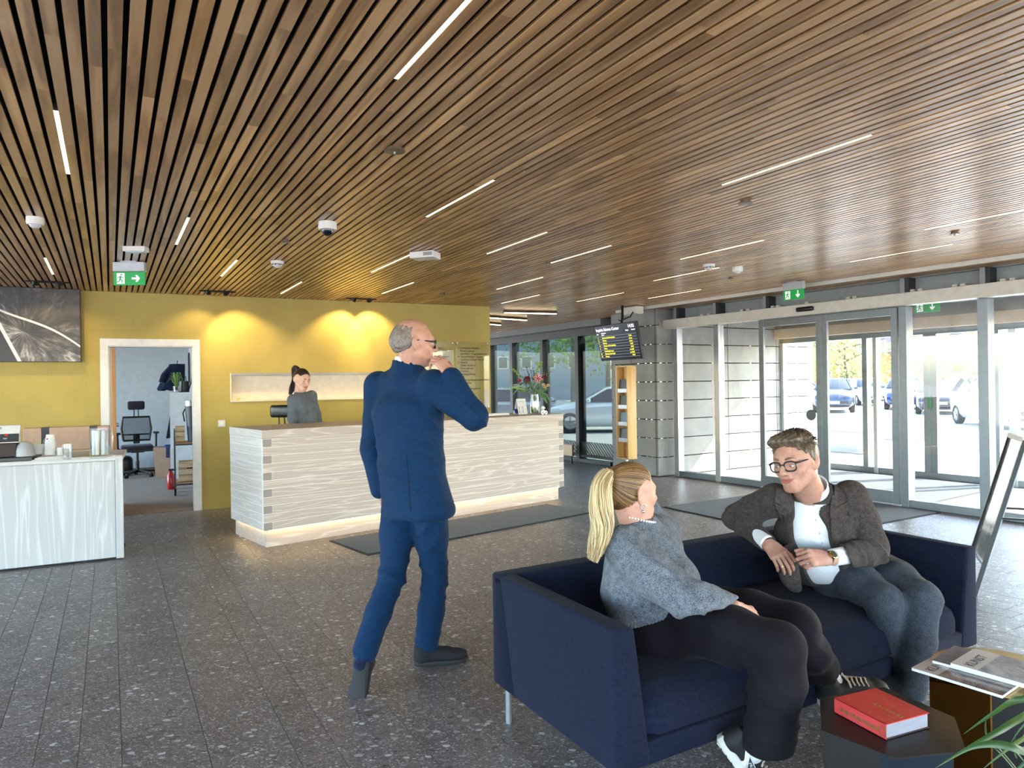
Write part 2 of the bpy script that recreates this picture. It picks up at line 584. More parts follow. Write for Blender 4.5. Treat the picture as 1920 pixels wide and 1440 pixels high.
STRIPS = [((101, 208), (121, 326)), ((748, 150), (962, -68)), ((1352, 347), (1630, 253)), ((798, 407), (921, 338)), ((331, 459), (356, 409)),
          ((86, 484), (102, 515)), ((411, 518), (439, 488)), ((527, 551), (563, 529)), ((695, 511), (762, 478)), ((717, 551), (774, 530)),
          ((909, 476), (1017, 435)), ((1031, 495), (1146, 461)), ((935, 543), (1015, 520)), ((940, 569), (1008, 553)), ((1085, 566), (1167, 549)),
          ((1217, 560), (1312, 543)), ((1226, 527), (1345, 502)), ((1281, 487), (1432, 451)), ((1740, 432), (1990, 377)), ((1597, 492), (1783, 458))]
SLAB = ['wide led strip light at the far left of the slat ceiling', 'long bright led strip light cut by the top edge of the picture',
        'long led strip light in the right part of the slat ceiling, above the entrance side', 'led strip light in the middle of the ceiling, right of the dome camera',
        'short led strip light left of the dome camera, above the office doorway', 'short led strip light above the corner of the black and white picture',
        'short led strip light above the light switch side of the ochre wall', 'short led strip light just in front of the ochre wall above the receptionist',
        'led strip light left of the white wall-mounted box on the ceiling', 'led strip light next to the ceiling spots above the walking man',
        'led strip light right of the white ceiling box, longer of that row', 'led strip light right of centre with a small sensor at its left end',
        'led strip light in the third row from the ochre wall corner, upper one', 'led strip light near the end of the ochre wall, lower one',
        'led strip light above the departures screen', 'led strip light nearest the exit sign over the sliding door, lowest of its row',
        'led strip light with a smoke detector on its right end', 'led strip light above the smoke detector on the right of the ceiling',
        'led strip light running out of the right edge of the view', 'led strip light right above the entrance header beam']
M_LEDH = plain('led housing', (60, 52, 44), 0.6)
def strip(name, label, p, q, w=0.0172):
    d = (q - p); L = d.length
    t = thing(name, label, 'ceiling light', ((p + q) / 2)[:], math.atan2(d.y, d.x), group='led strip lights in the slat ceiling')
    b = MB(); b.box((0, 0, 0.012), (L, w, 0.012)); b.build('diffuser', M_LED, t)
    b = MB(); b.box((0, 0, 0.035), (L, w * 0.98, 0.034)); b.box((L / 2 + 0.004, 0, 0.028), (0.008, w, 0.044)); b.box((-L / 2 - 0.004, 0, 0.028), (0.008, w, 0.044))
    b.build('housing', M_LEDH, t)
for (a, c), lab in zip(STRIPS, SLAB):
    p, q = G(a[0], a[1], ZC), G(c[0], c[1], ZC)
    um = (p.dot(D2) + q.dot(D2)) / 2
    um = GAP0 + PITCH * round((um - GAP0) / PITCH)
    strip('led_strip_light', lab, uv2w(um, p.dot(D1), ZC - 0.004), uv2w(um, q.dot(D1), ZC - 0.004))
for (a, c), lab in zip([((945, 588), (1043, 590)), ((905, 596.5), (987, 602)), ((905, 608), (938, 611))],
                       ['led strip light in the far corridor, nearest of the three crossing the slats', 'led strip light in the far corridor, middle one of the three crossing the slats', 'led strip light in the far corridor, shortest beside the wall end']):
    strip('led_strip_light', lab, G(a[0], a[1], ZC - 0.054), G(c[0], c[1], ZC - 0.054), 0.035)

# ================================================================== FLOOR
floor = thing('floor', 'dark grey breccia stone tile floor of the lobby', 'floor', (0, 0, 0), ANG, kind='structure')
b = MB()
fl_poly = [Ri @ p for p in roof_poly]
b.prism(fl_poly, -0.2, -0.0025)
b.build('grout_bed', M_GROUT, floor)
def in_poly(x, y, poly):
    c = False; n = len(poly)
    for i in range(n):
        a, d = poly[i], poly[(i + 1) % n]
        if (a.y > y) != (d.y > y) and x < (d.x - a.x) * (y - a.y) / (d.y - a.y) + a.x: c = not c
    return c
UN = 0.1525
lanes = [(-0.1305, 1), (0.022, 2), (0.327, 2), (0.632, 1), (0.7845, 2), (1.0895, 2)]
rl = random.Random(5)
u = 1.3945
while u < 8.6:
    w = rl.choice([1, 2, 2]); lanes.append((u, w)); u += UN * w
u = -0.1305
while u > -6.0:
    w = rl.choice([1, 2, 2]); u -= UN * w; lanes.append((u, w))
tiles = []
TL = 0.61
for u0, w in lanes:
    ph = rl.choice([0, 0.305, 0.2, 0.4, 0.1])
    vv = -1.2 + ph
    while vv < 17:
        uc, vc = u0 + UN * w / 2, vv + TL / 2
        p = uv2w(uc, vc)
        if in_poly(uc, vc, fl_poly) and (p - WO).dot(WN) < 0.28 or ((p - WO).dot(WD) > WLEN and in_poly(uc, vc, fl_poly)):
            seen = p.y > 1.9 and abs(p.x) < p.y * 0.78 + 0.4
            tiles.append((0 if seen else 1, p.length, u0, w, vv))
        vv += TL
tiles.sort()
tmesh = {}
for w in (1, 2):
    b = MB(); b.box((0, 0, -0.001), (UN * w - 0.0028, TL - 0.0028, 0.003))
    tmesh[w] = b.mesh('tile')
    tmesh[w].materials.append(M_TILE)
rest = MB()
for i, (_, _, u0, w, vv) in enumerate(tiles):
    cu, cv = u0 + UN * w / 2, vv + TL / 2
    if i < 300:
        o = mobj('floor_tile', tmesh[w], None, floor)
        o.location = (cu, cv, 0)
    else:
        x, y = UN * w / 2 - 0.0014, TL / 2 - 0.0014
        rest.raw([(cu - x, cv - y, 0.0005), (cu + x, cv - y, 0.0005), (cu + x, cv + y, 0.0005), (cu - x, cv + y, 0.0005)], [(0, 1, 2, 3)])
rest.build('floor_tiling', M_TILE, floor, kind='stuff')

# ================================================================== OCHRE WALL with doorway and niche
WRZ = math.atan2(WD.y, WD.x)
def wloc(px, py):
    p = onplane(px, py, WO, WD)
    return (p - WO).dot(WD), p.z
wall = thing('wall_back', 'ochre yellow trowelled plaster wall with doorway and long niche', 'wall', WO[:], WRZ, kind='structure')
xdl, xdr = wloc(203, 800)[0], wloc(365, 800)[0]
zdt = wloc(290, 647)[1]
xn0, zn1 = wloc(431, 700); _, zn0 = wloc(431, 753); xn1 = wloc(770, 720)[0]
TH = 0.16
b = MB()
def seg(x0, x1, z0, z1, y0=0.0, y1=TH): b.box(((x0 + x1) / 2, (y0 + y1) / 2, (z0 + z1) / 2), (x1 - x0, y1 - y0, z1 - z0))
seg(-3.2, xdl, 0, ZC + 0.08); seg(xdl, xdr, zdt, ZC + 0.08); seg(xdr, xn0, 0, ZC + 0.08)
seg(xn0, xn1, 0, zn0); seg(xn0, xn1, zn1, ZC + 0.08); seg(xn1, WLEN, 0, ZC + 0.08)
b.build('plaster', M_GOLD, wall)
b = MB(); seg(xn0, xn1, zn0, zn1, 0.10, 0.13); b.build('niche_panel', M_CREAM, wall)
b = MB(); seg(xn0, xn1, zn0 - 0.004, zn0 + 0.014, -0.008, 0.10); seg(xn0, xn0 + 0.014, zn0, zn1, -0.002, 0.10); b.build('niche_sill', M_CREAM, wall)
b = MB(); seg(xn0, xn1, zn1 - 0.03, zn1, 0.0, 0.10); b.build('niche_blind_rail', plain('grey rail', (150, 152, 156), 0.4), wall)
b = MB(); xx = xn0 + 0.10; b.lathe([(0, 0), (0.014, 0), (0.014, 0.02), (0.006, 0.03), (0, 0.032)], (xx, 0.06, zn0 + 0.014), 12); b.build('niche_latch', plain('brass latch', (200, 160, 60), 0.3, 0.9), wall, sm=0.6)
# skirting
bb = thing('baseboard_back', 'slim ochre skirting along the plaster wall', 'baseboard', WO[:], WRZ, kind='structure')
b = MB(); b.box(((xdr + 0.09 + WLEN) / 2, -0.008, 0.03), (WLEN - xdr - 0.09, 0.014, 0.055)); b.box(((-3.2 + xdl - 0.09) / 2, -0.008, 0.03), (xdl - 0.09 + 3.2, 0.014, 0.055))
b.build('skirting_strip', M_GOLD, bb)
# door frame and the open leaf
door1 = thing('door_1', 'white door frame to the office with an oak door standing open', 'door', WO[:], WRZ, kind='structure')
b = MB(); fw = 0.085
b.box((xdl - 0.028, -0.012, zdt / 2), (fw, 0.03, zdt), 0.004); b.box((xdr + 0.028, -0.012, zdt / 2), (fw, 0.03, zdt), 0.004)
b.box(((xdl + xdr) / 2, -0.012, zdt + 0.028), (xdr - xdl + fw + 0.056, 0.03, fw), 0.004)
b.build('architrave', M_WHITE, door1)
b = MB()
b.box((xdl + 0.012, TH / 2, zdt / 2), (0.024, TH + 0.02, zdt)); b.box((xdr - 0.012, TH / 2, zdt / 2), (0.024, TH + 0.02, zdt)); b.box(((xdl + xdr) / 2, TH / 2, zdt - 0.012), (xdr - xdl, TH + 0.02, 0.024))
b.build('jamb', M_WHITE, door1)
M_OAKDOOR = wood_mat('oak door veneer', (176, 112, 52), (204, 142, 76), (222, 166, 98), 'Z', 0.4, 0.8, ring=2.5)
b = MB(); dl = (xdr - xdl) - 0.05
leafang = math.radians(98)
Ml = Matrix.Rotation(leafang, 3, 'Z')
hc = Vector((xdl + 0.03, TH + 0.012, 0))
cc = hc + Ml @ Vector((dl / 2, -0.02, 0)); b.box((cc.x, cc.y, zdt / 2 - 0.01), (dl, 0.042, zdt - 0.035), 0.003, 1, Ml)
leaf = b.build('door_leaf', M_OAKDOOR, door1)
b = MB(); p = hc + Ml @ Vector((0.012 + 0.0, -0.043, 1.05)); b.box(hc + Ml @ Vector((0.10, -0.044, 0.99)), (0.055, 0.004, 0.24), 0.002, 1, Ml)
b.lathe([(0, 0), (0.022, 0), (0.022, 0.02), (0.018, 0.03), (0, 0.032)], hc + Ml @ Vector((0.10, -0.046, 1.06)), 16, (Ml.to_4x4() @ Matrix.Rotation(PI / 2, 4, 'X')).to_3x3())
b.build('door_lock', plain('satin steel', (180, 176, 170), 0.3, 0.9), leaf, sm=0.5)

# ================================================================== OFFICE behind the doorway
OFY = 4.75
xor_ = None
_p = onplane(330.5, 800, WO + WN * OFY, WD); xor_ = (_p - WO).dot(WD) + 0.22
def office(name, label, cat): return thing(name, label, cat, WO[:], WRZ, kind='structure')
w2 = office('wall_office_back', 'pale grey-blue back wall of the office', 'wall')
b = MB(); b.box(((xor_ - 4.2) / 2, OFY + 0.05, 1.3), (xor_ + 4.4, 0.1, 2.75)); b.build('painted_wall', M_OFFICEW, w2)
w3 = office('wall_office_right', 'white side wall of the office behind the shelf', 'wall')
b = MB(); b.box((xor_ + 0.05, (TH + OFY) / 2, 1.3), (0.1, OFY - TH + 0.1, 2.75)); b.build('painted_wall', M_OFFICEW, w3)
w4 = office('floor_office', 'brown carpet of the office', 'floor')
b = MB(); b.box(((xor_ - 4.2) / 2, OFY / 2 + 0.03, 0.0), (xor_ + 4.2, OFY - 0.06, 0.012)); b.build('carpet', M_CARPET, w4)
w5 = office('ceiling_office', 'white office ceiling', 'ceiling')
b = MB(); b.box(((xor_ - 4.2) / 2, (OFY + TH) / 2, 2.66), (xor_ + 4.2, OFY - TH, 0.05)); b.build('ceiling_board', M_WHITE, w5)
w6 = office('baseboard_office', 'grey skirting of the office back wall', 'baseboard')
b = MB(); b.box(((xor_ - 4.2) / 2, OFY - 0.008, 0.045), (xor_ + 4.2, 0.016, 0.08)); b.build('skirting_strip', plain('grey skirting', (120, 118, 116), 0.6), w6)

# ================================================================== FAR GLAZED WALL
FRZ = math.atan2(FARD.y, FARD.x)
win2 = thing('window_2', 'dark framed floor to ceiling glazing in the far corridor', 'window', FARP[:], FRZ, kind='structure')
def floc(px, py=800):
    p = onplane(px, py, FARP, FARD); return (p - FARP).dot(FARD), p.z
xf0, xf1 = FARL, 0.78
ztop = 2.36
b = MB(); b.box(((xf0 + xf1) / 2, 0.0, (ztop + 2.5) / 2), (xf1 - xf0, 0.14, 2.5 - ztop)); b.build('head_frame', M_DARKF, win2)
b = MB(); b.box(((xf0 + xf1) / 2, 0.0, 0.03), (xf1 - xf0, 0.14, 0.06)); b.build('sill_frame', M_DARKF, win2)
b = MB(); b.box(((xf0 + xf1) / 2, -0.1, 2.56), (xf1 - xf0, 0.3, 0.12)); b.build('ceiling_bulkhead', plain('grey bulkhead', (128, 130, 128), 0.6), win2)
posts = [floc(px)[0] for px in (924, 965, 1022, 1088, 1157)]
posts = [posts[0] - 2.6, posts[0] - 1.3] + posts
for x in posts:
    b = MB(); b.box((x, 0.02, ztop / 2), (0.1, 0.18, ztop), 0.004); b.build('mullion', M_DARKF, win2)
pxs = posts + [xf1]
M_FROST = NT('frosted pattern film')
_v = M_FROST.coord('Object', (14, 14, 14)); _w = M_FROST.n('ShaderNodeTexWave', wave_type='BANDS', bands_direction='DIAGONAL'); M_FROST.t.links.new(_v, _w.inputs[0]); _w.inputs['Scale'].default_value = 0.6
_tr = M_FROST.n('ShaderNodeBsdfTransparent'); _df = M_FROST.n('ShaderNodeBsdfDiffuse'); M_FROST.set(_df, 'Color', srgb(120, 128, 130))
_mx = M_FROST.n('ShaderNodeMixShader'); M_FROST.t.links.new(M_FROST.ramp(_w.outputs[0], [(0.4, (0.45, 0.45, 0.45, 1)), (0.6, (0.8, 0.8, 0.8, 1))]), _mx.inputs[0])
M_FROST.t.links.new(_tr.outputs[0], _mx.inputs[1]); M_FROST.t.links.new(_df.outputs[0], _mx.inputs[2]); M_FROST.t.links.new(_mx.outputs[0], M_FROST.out.inputs[0])
M_FROST = M_FROST.m
for a, c in zip(pxs[:-1], pxs[1:]):
    if c - a < 0.12: continue
    b = MB(); b.box(((a + c) / 2, 0.0, (0.06 + ztop) / 2), (c - a - 0.1, 0.012, ztop - 0.06)); pane = b.build('pane', M_GLASSD, win2)
    b = MB(); b.box(((a + c) / 2, -0.009, 0.24), (c - a - 0.1, 0.002, 0.28)); b.build('patterned_film', M_FROST, pane)
    b = MB(); b.box(((a + c) / 2, -0.03, 0.12), (c - a - 0.1, 0.05, 0.05)); b.build('lower_rail', M_DARKF, win2)
# grey wall piece between the glazing and the pier
# ================================================================== STONE PIER and vestibule side wall
pier = thing('wall_pier', 'grey granite clad pier that runs on as the side wall of the entrance lobby', 'wall', PIL[:], ANG, kind='structure')
# local x = D2 (towards the outside), y = D1 (away from the camera)
PW = 3.72
b = MB(); b.box((PW / 2 + 0.02, 0.55, 1.33), (PW - 0.06, 1.04, 2.66)); b.build('pier_core', plain('black joint', (24, 24, 25), 0.9), pier)
rowh = 0.295
zr = 0.012; row = 0
jx = [0.0, 0.40, 1.55, 2.75, PW]
M_BRKT = plain('bright steel clip', (225, 225, 222), 0.25, 0.9)
clips = MB()
while zr < 2.64:
    z1 = min(zr + rowh - 0.014, 2.645)
    for i in range(len(jx) - 1):
        x0, x1 = jx[i] + (0.004 if i else 0), jx[i + 1] - 0.004
        b = MB(); b.box(((x0 + x1) / 2, -0.012, (zr + z1) / 2), (x1 - x0, 0.04, z1 - zr), 0.003, 1); b.build('granite_panel', M_GRAN, pier)
    b = MB(); b.box((-0.012 + 0.02, 0.29, (zr + z1) / 2), (0.04, 0.55, z1 - zr), 0.003, 1); b.build('granite_panel', M_GRAN, pier)
    b = MB(); b.box((-0.012 + 0.02, 0.83, (zr + z1) / 2), (0.04, 0.51, z1 - zr), 0.003, 1); b.build('granite_panel', M_GRAN, pier)
    for xx in (0.08, 0.2, 0.33, 1.2, 2.1, 3.3): clips.box((xx, -0.02, z1 + 0.007), (0.03, 0.02, 0.008))
    for yy in (0.1, 0.22, 0.4): clips.box((-0.002, yy, z1 + 0.007), (0.02, 0.035, 0.008))
    zr += rowh; row += 1
clips.build('fixing_clips', M_BRKT, pier, kind='stuff')

# grey closing panel between far glazing and pier
tr1 = thing('trim_1', 'grey closing panel between the far glazing and the granite pier', 'trim', (0, 0, 0), 0, kind='structure')
p0 = FARP + FARD * 0.78; p1 = PIL + D1 * 0.9
b = MB(); b.hexa([p0 + Vector((0, 0, 0)), p1, p1 + Vector((0.1, 0.1, 0)), p0 + Vector((0.1, 0.1, 0)), p0 + Vector((0, 0, 2.66)), p1 + Vector((0, 0, 2.66)), p1 + Vector((0.1, 0.1, 2.66)), p0 + Vector((0.1, 0.1, 2.66))])
b.build('closing_panel', plain('light grey panel', (150, 156, 160), 0.5), tr1)

# ================================================================== ENTRANCE FACADE
ERZ = math.atan2(FD.y, FD.x)
def eloc(px, py=800, off=0.0):
    p = onplane(px, py, FA + FN * off, FD); return (p - FA).dot(FD), p.z
def post(parent, x, w, d, z0, z1, mat, y=0.0, name='mullion'):
    b = MB(); b.box((x, y, (z0 + z1) / 2), (w, d, z1 - z0), 0.003, 1); return b.build(name, mat, parent)
EL = 10.2                                   # length of the inner facade
win1 = thing('window_1', 'grey aluminium glazed screen of the entrance beside the sliding doors', 'window', FA[:], ERZ, kind='structure')
xs = {k: eloc(v)[0] for k, v in dict(a=1283, b=1350, c=1434, d=1545, e=1681, f=1701, g=1851, h=1990).items()}
HZ0 = 2.30
post(win1, 0.04, 0.09, 0.12, 0, HZ0, M_ALUB); post(win1, xs['b'], 0.09, 0.12, 0, HZ0, M_ALUB)
post(win1, xs['f'], 0.085, 0.15, 0, HZ0, M_ALU); post(win1, xs['g'], 0.10, 0.15, 0, HZ0, M_ALU)
xg = [xs['g'] + 1.25 * i for i in range(1, 5)]
for x in xg: post(win1, x, 0.1, 0.15, 0, HZ0, M_ALU)
def bottom(x0, x1, h=0.085):
    b = MB(); b.box(((x0 + x1) / 2, 0, h / 2 + 0.005), (x1 - x0, 0.11, h), 0.003, 1); b.build('bottom_rail', M_ALU, win1)
def pane(parent, x0, x1, z0, z1, y=0.0, mat=M_GLASS):
    b = MB(); b.box(((x0 + x1) / 2, y, (z0 + z1) / 2), (x1 - x0, 0.012, z1 - z0)); return b.build('pane', mat, parent)
bottom(0, xs['c'] - 0.04); bottom(xs['f'], EL)
edges = [0.085, xs['b'] - 0.045, xs['b'] + 0.045, xs['c'] - 0.05]
pane(win1, edges[0], edges[1], 0.09, HZ0); pane(win1, edges[2], edges[3], 0.09, HZ0)
gl = [xs['f']] + [xs['g']] + xg
for a, c in zip(gl[:-1], gl[1:]): pane(win1, a + 0.045, c - 0.05, 0.09, HZ0)
# sliding door leaves
door2 = thing('door_2', 'pair of glazed sliding doors with grey aluminium frames', 'door', FA[:], ERZ, kind='structure')
def leaf_(x0, x1, y, nm):
    st = 0.075
    lf = None
    b = MB()
    b.box((x0 + st / 2, y, (0.02 + HZ0) / 2), (st, 0.045, HZ0 - 0.02), 0.003, 1); b.box((x1 - st / 2, y, (0.02 + HZ0) / 2), (st, 0.045, HZ0 - 0.02), 0.003, 1)
    b.box(((x0 + x1) / 2, y, HZ0 - 0.045), (x1 - x0 - 2 * st, 0.045, 0.09), 0.003, 1); b.box(((x0 + x1) / 2, y, 0.095), (x1 - x0 - 2 * st, 0.045, 0.15), 0.003, 1)
    lf = b.build('door_leaf', M_ALU, door2)
    pane(lf, x0 + st, x1 - st, 0.17, HZ0 - 0.09, y)
    return lf
xm = xs['d']
l1 = leaf_(xs['c'] - 0.04, xm + 0.01, -0.03, 'l'); l2 = leaf_(xm + 0.012, xs['e'] + 0.05, -0.03, 'r')
b = MB()
sx, sz = eloc(1529, 778)
b.lathe([(0, 0), (0.07, 0), (0.07, 0.002), (0, 0.002)], (sx - 0.035, -0.04, sz), 28, Matrix.Rotation(PI / 2, 3, 'X')); b.build('round_sticker', plain('grey sticker', (96, 100, 104), 0.6), l1)
# header beam, gearbox cover
tr2 = thing('trim_2', 'white sliding door header beam with black motion sensor', 'trim', FA[:], ERZ, kind='structure')
b = MB(); b.box((EL / 2 - 0.1, -0.11, (HZ0 + 2.435) / 2 + 0.005), (EL + 0.3, 0.17, 0.14), 0.006); b.build('header_cover', M_HEAD, tr2)
sx, sz = eloc(1530, 570)
b = MB(); b.box((sx - 0.02, -0.215, 2.375), (0.24, 0.05, 0.06), 0.022, 3); b.build('motion_sensor', plain('black plastic', (18, 18, 20), 0.35), tr2, sm=0.6)
# steel lintel above the header
tr3 = thing('trim_3', 'grey steel lintel with brackets between header beam and ceiling', 'trim', FA[:], ERZ, kind='structure')
b = MB(); b.box((EL / 2 - 0.1, 0.05, 2.56), (EL + 0.2, 0.10, 0.28)); b.build('lintel_web', M_STEEL, tr3)
b = MB(); b.box((EL / 2 - 0.1, -0.03, 2.62), (EL + 0.2, 0.10, 0.02)); b.build('lintel_flange', M_STEEL, tr3)
for px in (1278, 1352, 1446, 1705, 1855):
    x = eloc(px, 560)[0]
    b = MB(); b.box((x, -0.06, 2.53), (0.05, 0.2, 0.17), 0.003, 1); b.build('bracket', M_STEEL, tr3)
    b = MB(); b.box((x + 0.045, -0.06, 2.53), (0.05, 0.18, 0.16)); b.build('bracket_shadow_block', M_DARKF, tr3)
for px in (1325, 1338, 1400, 1412, 1458, 1468, 1522, 1600, 1612, 1720, 1735, 1800, 1815, 1890, 1908):
    x = eloc(px, 550)[0]
    b = MB(); b.box((x, -0.1, 2.463), (0.05, 0.05, 0.028), 0.003, 1); b.build('cable_clip', M_HEAD, tr3)
tr4 = thing('trim_4', 'thin white edge strip where the slat ceiling meets the entrance', 'trim', FA[:], ERZ, kind='structure')
b = MB(); b.box((EL / 2 - 0.35, -0.69, 2.628), (EL + 0.5, 0.03, 0.10)); b.build('edge_strip', M_HEAD, tr4)
b = MB(); b.box((EL / 2 - 0.1, -0.34, 2.705), (EL + 0.2, 0.7, 0.02)); b.build('soffit', M_STEEL, tr4)

# ---- vestibule: floor, ceiling, outer facade
VD = 2.575
vfl = thing('floor_vestibule', 'stone tile floor of the entrance vestibule', 'floor', FA[:], ERZ, kind='structure')
b = MB(); b.box((4.0, VD / 2 + 0.1, -0.04), (12.5, VD + 0.1, 0.08)); b.build('vestibule_paving', plain('pale grey paving', (140, 142, 144), 0.45), vfl)
vce = thing('ceiling_vestibule', 'brown wood ceiling of the entrance vestibule', 'ceiling', FA[:], ERZ, kind='structure')
b = MB(); b.box((4.0, VD / 2 + 0.25, 2.72), (12.5, VD + 0.4, 0.24)); b.build('ceiling_board', wood_mat('vestibule ceiling wood', (84, 60, 42), (112, 82, 58), (134, 102, 74), 'X', 0.4, 1.0), vce)
win3 = thing('window_3', 'outer glazed screen of the vestibule facing the car park', 'window', FA[:], ERZ, kind='structure')
ys = VD
ex = {px: eloc(px, 800, VD)[0] for px in (1470, 1626, 1645, 1745, 1757, 1870, 1903)}
for px, w, m in ((1470, 0.09, M_ALUB), (1626, 0.08, M_ALU), (1645, 0.06, M_ALUB), (1870, 0.10, M_ALU), (1903, 0.09, M_ALUB)): post(win3, ex[px], w, 0.12, 0, 2.12, m, ys)
for i in range(1, 4): post(win3, ex[1903] + 1.3 * i, 0.1, 0.12, 0, 2.12, M_ALU, ys)
b = MB(); b.box((4.0, ys, 2.16), (12.5, 0.12, 0.08)); b.build('head_frame', M_ALU, win3)
b = MB(); b.box((4.0, ys - 0.12, 2.28), (12.5, 0.18, 0.16), 0.005); b.build('outer_header_cover', plain('beige header', (206, 190, 168), 0.45), win3)
b = MB(); b.box((4.0, ys + 0.05, 2.5), (12.5, 0.1, 0.3)); b.build('outer_lintel', M_STEEL, win3)
b = MB(); b.box((4.0, ys, 0.05), (12.5, 0.1, 0.09), 0.003, 1); b.build('bottom_rail', M_ALU, win3)
gx = [ex[1470], ex[1626], ex[1645], ex[1745]]
for a, c in ((ex[1470] - 1.6, ex[1470]), (ex[1470], ex[1626]), (ex[1645], ex[1745] - 0.08), (ex[1745] + 0.09, ex[1870]), (ex[1870], ex[1903]), (ex[1903], ex[1903] + 1.3), (ex[1903] + 1.3, ex[1903] + 2.6)):
    pane(win3, a + 0.04, c - 0.04, 0.1, 2.12, ys)
door3 = thing('door_3', 'glazed outer doors of the vestibule with a green emergency handle', 'door', FA[:], ERZ, kind='structure')
b = MB(); b.box((ex[1745] - 0.035, ys, 1.1), (0.09, 0.06, 2.08), 0.003, 1); b.build('door_stile', M_ALU, door3)
b = MB(); b.box((ex[1745] + 0.06, ys, 1.1), (0.09, 0.06, 2.08), 0.003, 1); st = b.build('door_stile', M_ALU, door3)
b = MB(); b.box((ex[1745] + 0.01, ys - 0.05, 1.13), (0.045, 0.03, 0.22), 0.008); b.build('emergency_handle', plain('green handle', (60, 140, 90), 0.4), st)
b = MB(); b.box((ex[1757] + 0.30, ys - 0.02, 1.62), (0.16, 0.004, 0.12)); b.build('paper_notice', plain('buff paper', (196, 186, 160), 0.7), st)

# unseen wall added past the right edge to keep the sun off the lobby
wr = thing('wall_right_sun_block', 'added unseen wall blocking the sun beyond the glazed entrance', 'wall', FA[:], ERZ, kind='structure')
b = MB(); b.box((EL + 2.2, 0.2, 1.35), (4.4, 0.3, 2.7)); b.build('painted_wall', M_WHITE, wr)

# ================================================================== MATS
def rect_mat(name, label, p, du, dv, lu, lv):
    t = thing(name, label, 'mat', Vector(p)[:], math.atan2(du.y, du.x))
    b = MB(); b.box((lu / 2, lv / 2, 0.006), (lu, lv, 0.012), 0.004, 2); b.build('pile', M_MAT, t)
    b = MB(); b.box((lu / 2, lv / 2, 0.002), (lu + 0.03, lv + 0.03, 0.004)); b.build('rubber_edge', plain('black rubber', (20, 20, 21), 0.7), t)
dd = Vector((0.764, 0.645, 0)).normalized()
rect_mat('floor_mat', 'charcoal runner mat lying along the front of the reception desk', (-1.275, 6.07, 0.001), dd, None, 2.82, 0.74)
m0 = Vector((1.66, 8.1, 0.001))
rect_mat('floor_mat', 'wide charcoal mat inside the sliding doors behind the seated man', m0 + FD * 1.95, D2, None, 2.2, 1.95)
mv = FA + FD * (xs['c'] - 0.3) + FN * 0.12
rect_mat('floor_mat', 'dark ribbed mat in the vestibule between inner and outer doors', mv + FD * 2.25 + Vector((0, 0, 0.001)), FN, None, 2.2, 2.25)
# ================================================================== RECEPTION DESK
M_WASH = wood_mat('white washed oak', (182, 169, 158), (191, 179, 168), (212, 203, 193), 'X', 0.5, 0.7, ring=11.0, sharp=4.0)
M_WASHV = wood_mat('white washed oak upright', (184, 180, 172), (203, 200, 194), (222, 220, 216), 'Z', 0.5, 0.9, ring=5.0)
M_WASHLIT = wood_mat('white washed oak lit end', (198, 191, 184), (205, 199, 193), (218, 213, 207), 'Y', 0.5, 0.7, ring=11.0, sharp=4.0)  # whiter than the front: daylight on the desk end put into the colour
M_ENDG = plain('end grain oak', (152, 144, 137), 0.6)
M_JOINT = plain('pale joint filler', (232, 227, 219), 0.8)
dfd = Vector((0.7611, 0.6486, 0)); dfb = Vector((-0.6486, 0.7611, 0))
dko = Vector((-2.287, 6.41, 0)) - dfd * 0.045 - dfb * 0.045
DRZ = math.atan2(dfd.y, dfd.x)
desk = thing('reception_desk', 'long white washed oak reception counter with finger jointed corner and lit plinth', 'reception desk', dko[:], DRZ)
DL, DD, DT, DB0 = 3.86, 0.88, 1.09, 0.165
b = MB(); b.box((DL / 2, DD / 2 + 0.0002, (DT - 0.08 + DB0) / 2), (DL - 0.0006, DD - 0.0004, DT - 0.08 - DB0)); b.build('carcass', M_JOINT, desk)
rows = 11; ph = (DT - 0.08 - DB0) / rows
rp = random.Random(3)
for r in range(rows):
    z0 = DB0 + r * ph; z1 = z0 + ph - 0.0045
    zc, hh = (z0 + z1) / 2, z1 - z0
    odd = (r % 2 == 0)
    fx0, fx1 = (0.085, DL - 0.085) if odd else (0.0, DL)
    pr = rp.uniform(0, 0.0012)
    b = MB(); b.box(((fx1 - fx0) / 2 * 0, 0, 0), (fx1 - fx0 - 0.002, 0.03, hh), 0.0012, 1); o = b.build('plank', M_WASH, desk); o.location = ((fx0 + fx1) / 2, 0.015 - pr, zc)
    if odd:
        for xx in (0.0425, DL - 0.0425):
            b = MB(); b.box((0, 0, 0), (0.083, 0.03, hh), 0.0012, 1); o = b.build('end_grain_block', M_ENDG, desk); o.location = (xx, 0.015, zc)
    ey0 = 0.03
    for side in (0, 1):
        ey1 = DD
        b = MB(); b.box((0, 0, 0), (0.03, ey1 - (0.03 if odd else 0.085), hh), 0.0012, 1); o = b.build('end_plank', M_WASHLIT, desk)
        o.location = (0.015 if side == 0 else DL - 0.015, (ey1 + (0.03 if odd else 0.085)) / 2, zc)
        if not odd:
            b = MB(); b.box((0, 0, 0), (0.03, 0.055, hh), 0.0012, 1); o = b.build('end_grain_block', M_WASHLIT, desk); o.location = (0.0148 if side == 0 else DL - 0.0148, 0.0575, zc)
b = MB(); b.box((0, 0, 0), (DL + 0.002, DD, 0.078), 0.002, 1); o = b.build('top_cap', M_WASH, desk); o.location = (DL / 2, DD / 2, DT - 0.039)
for xx in (-0.0025, DL + 0.0025):
    b = MB(); b.box((0, 0, 0), (0.004, DD - 0.002, 0.076)); o = b.build('cap_end', M_WASHLIT, desk); o.location = (xx, DD / 2, DT - 0.039)
b = MB(); b.box((DL / 2, DD / 2 + 0.03, 0.08), (DL - 0.09, DD - 0.06, 0.16)); o = b.build('plinth', M_WASH, desk)
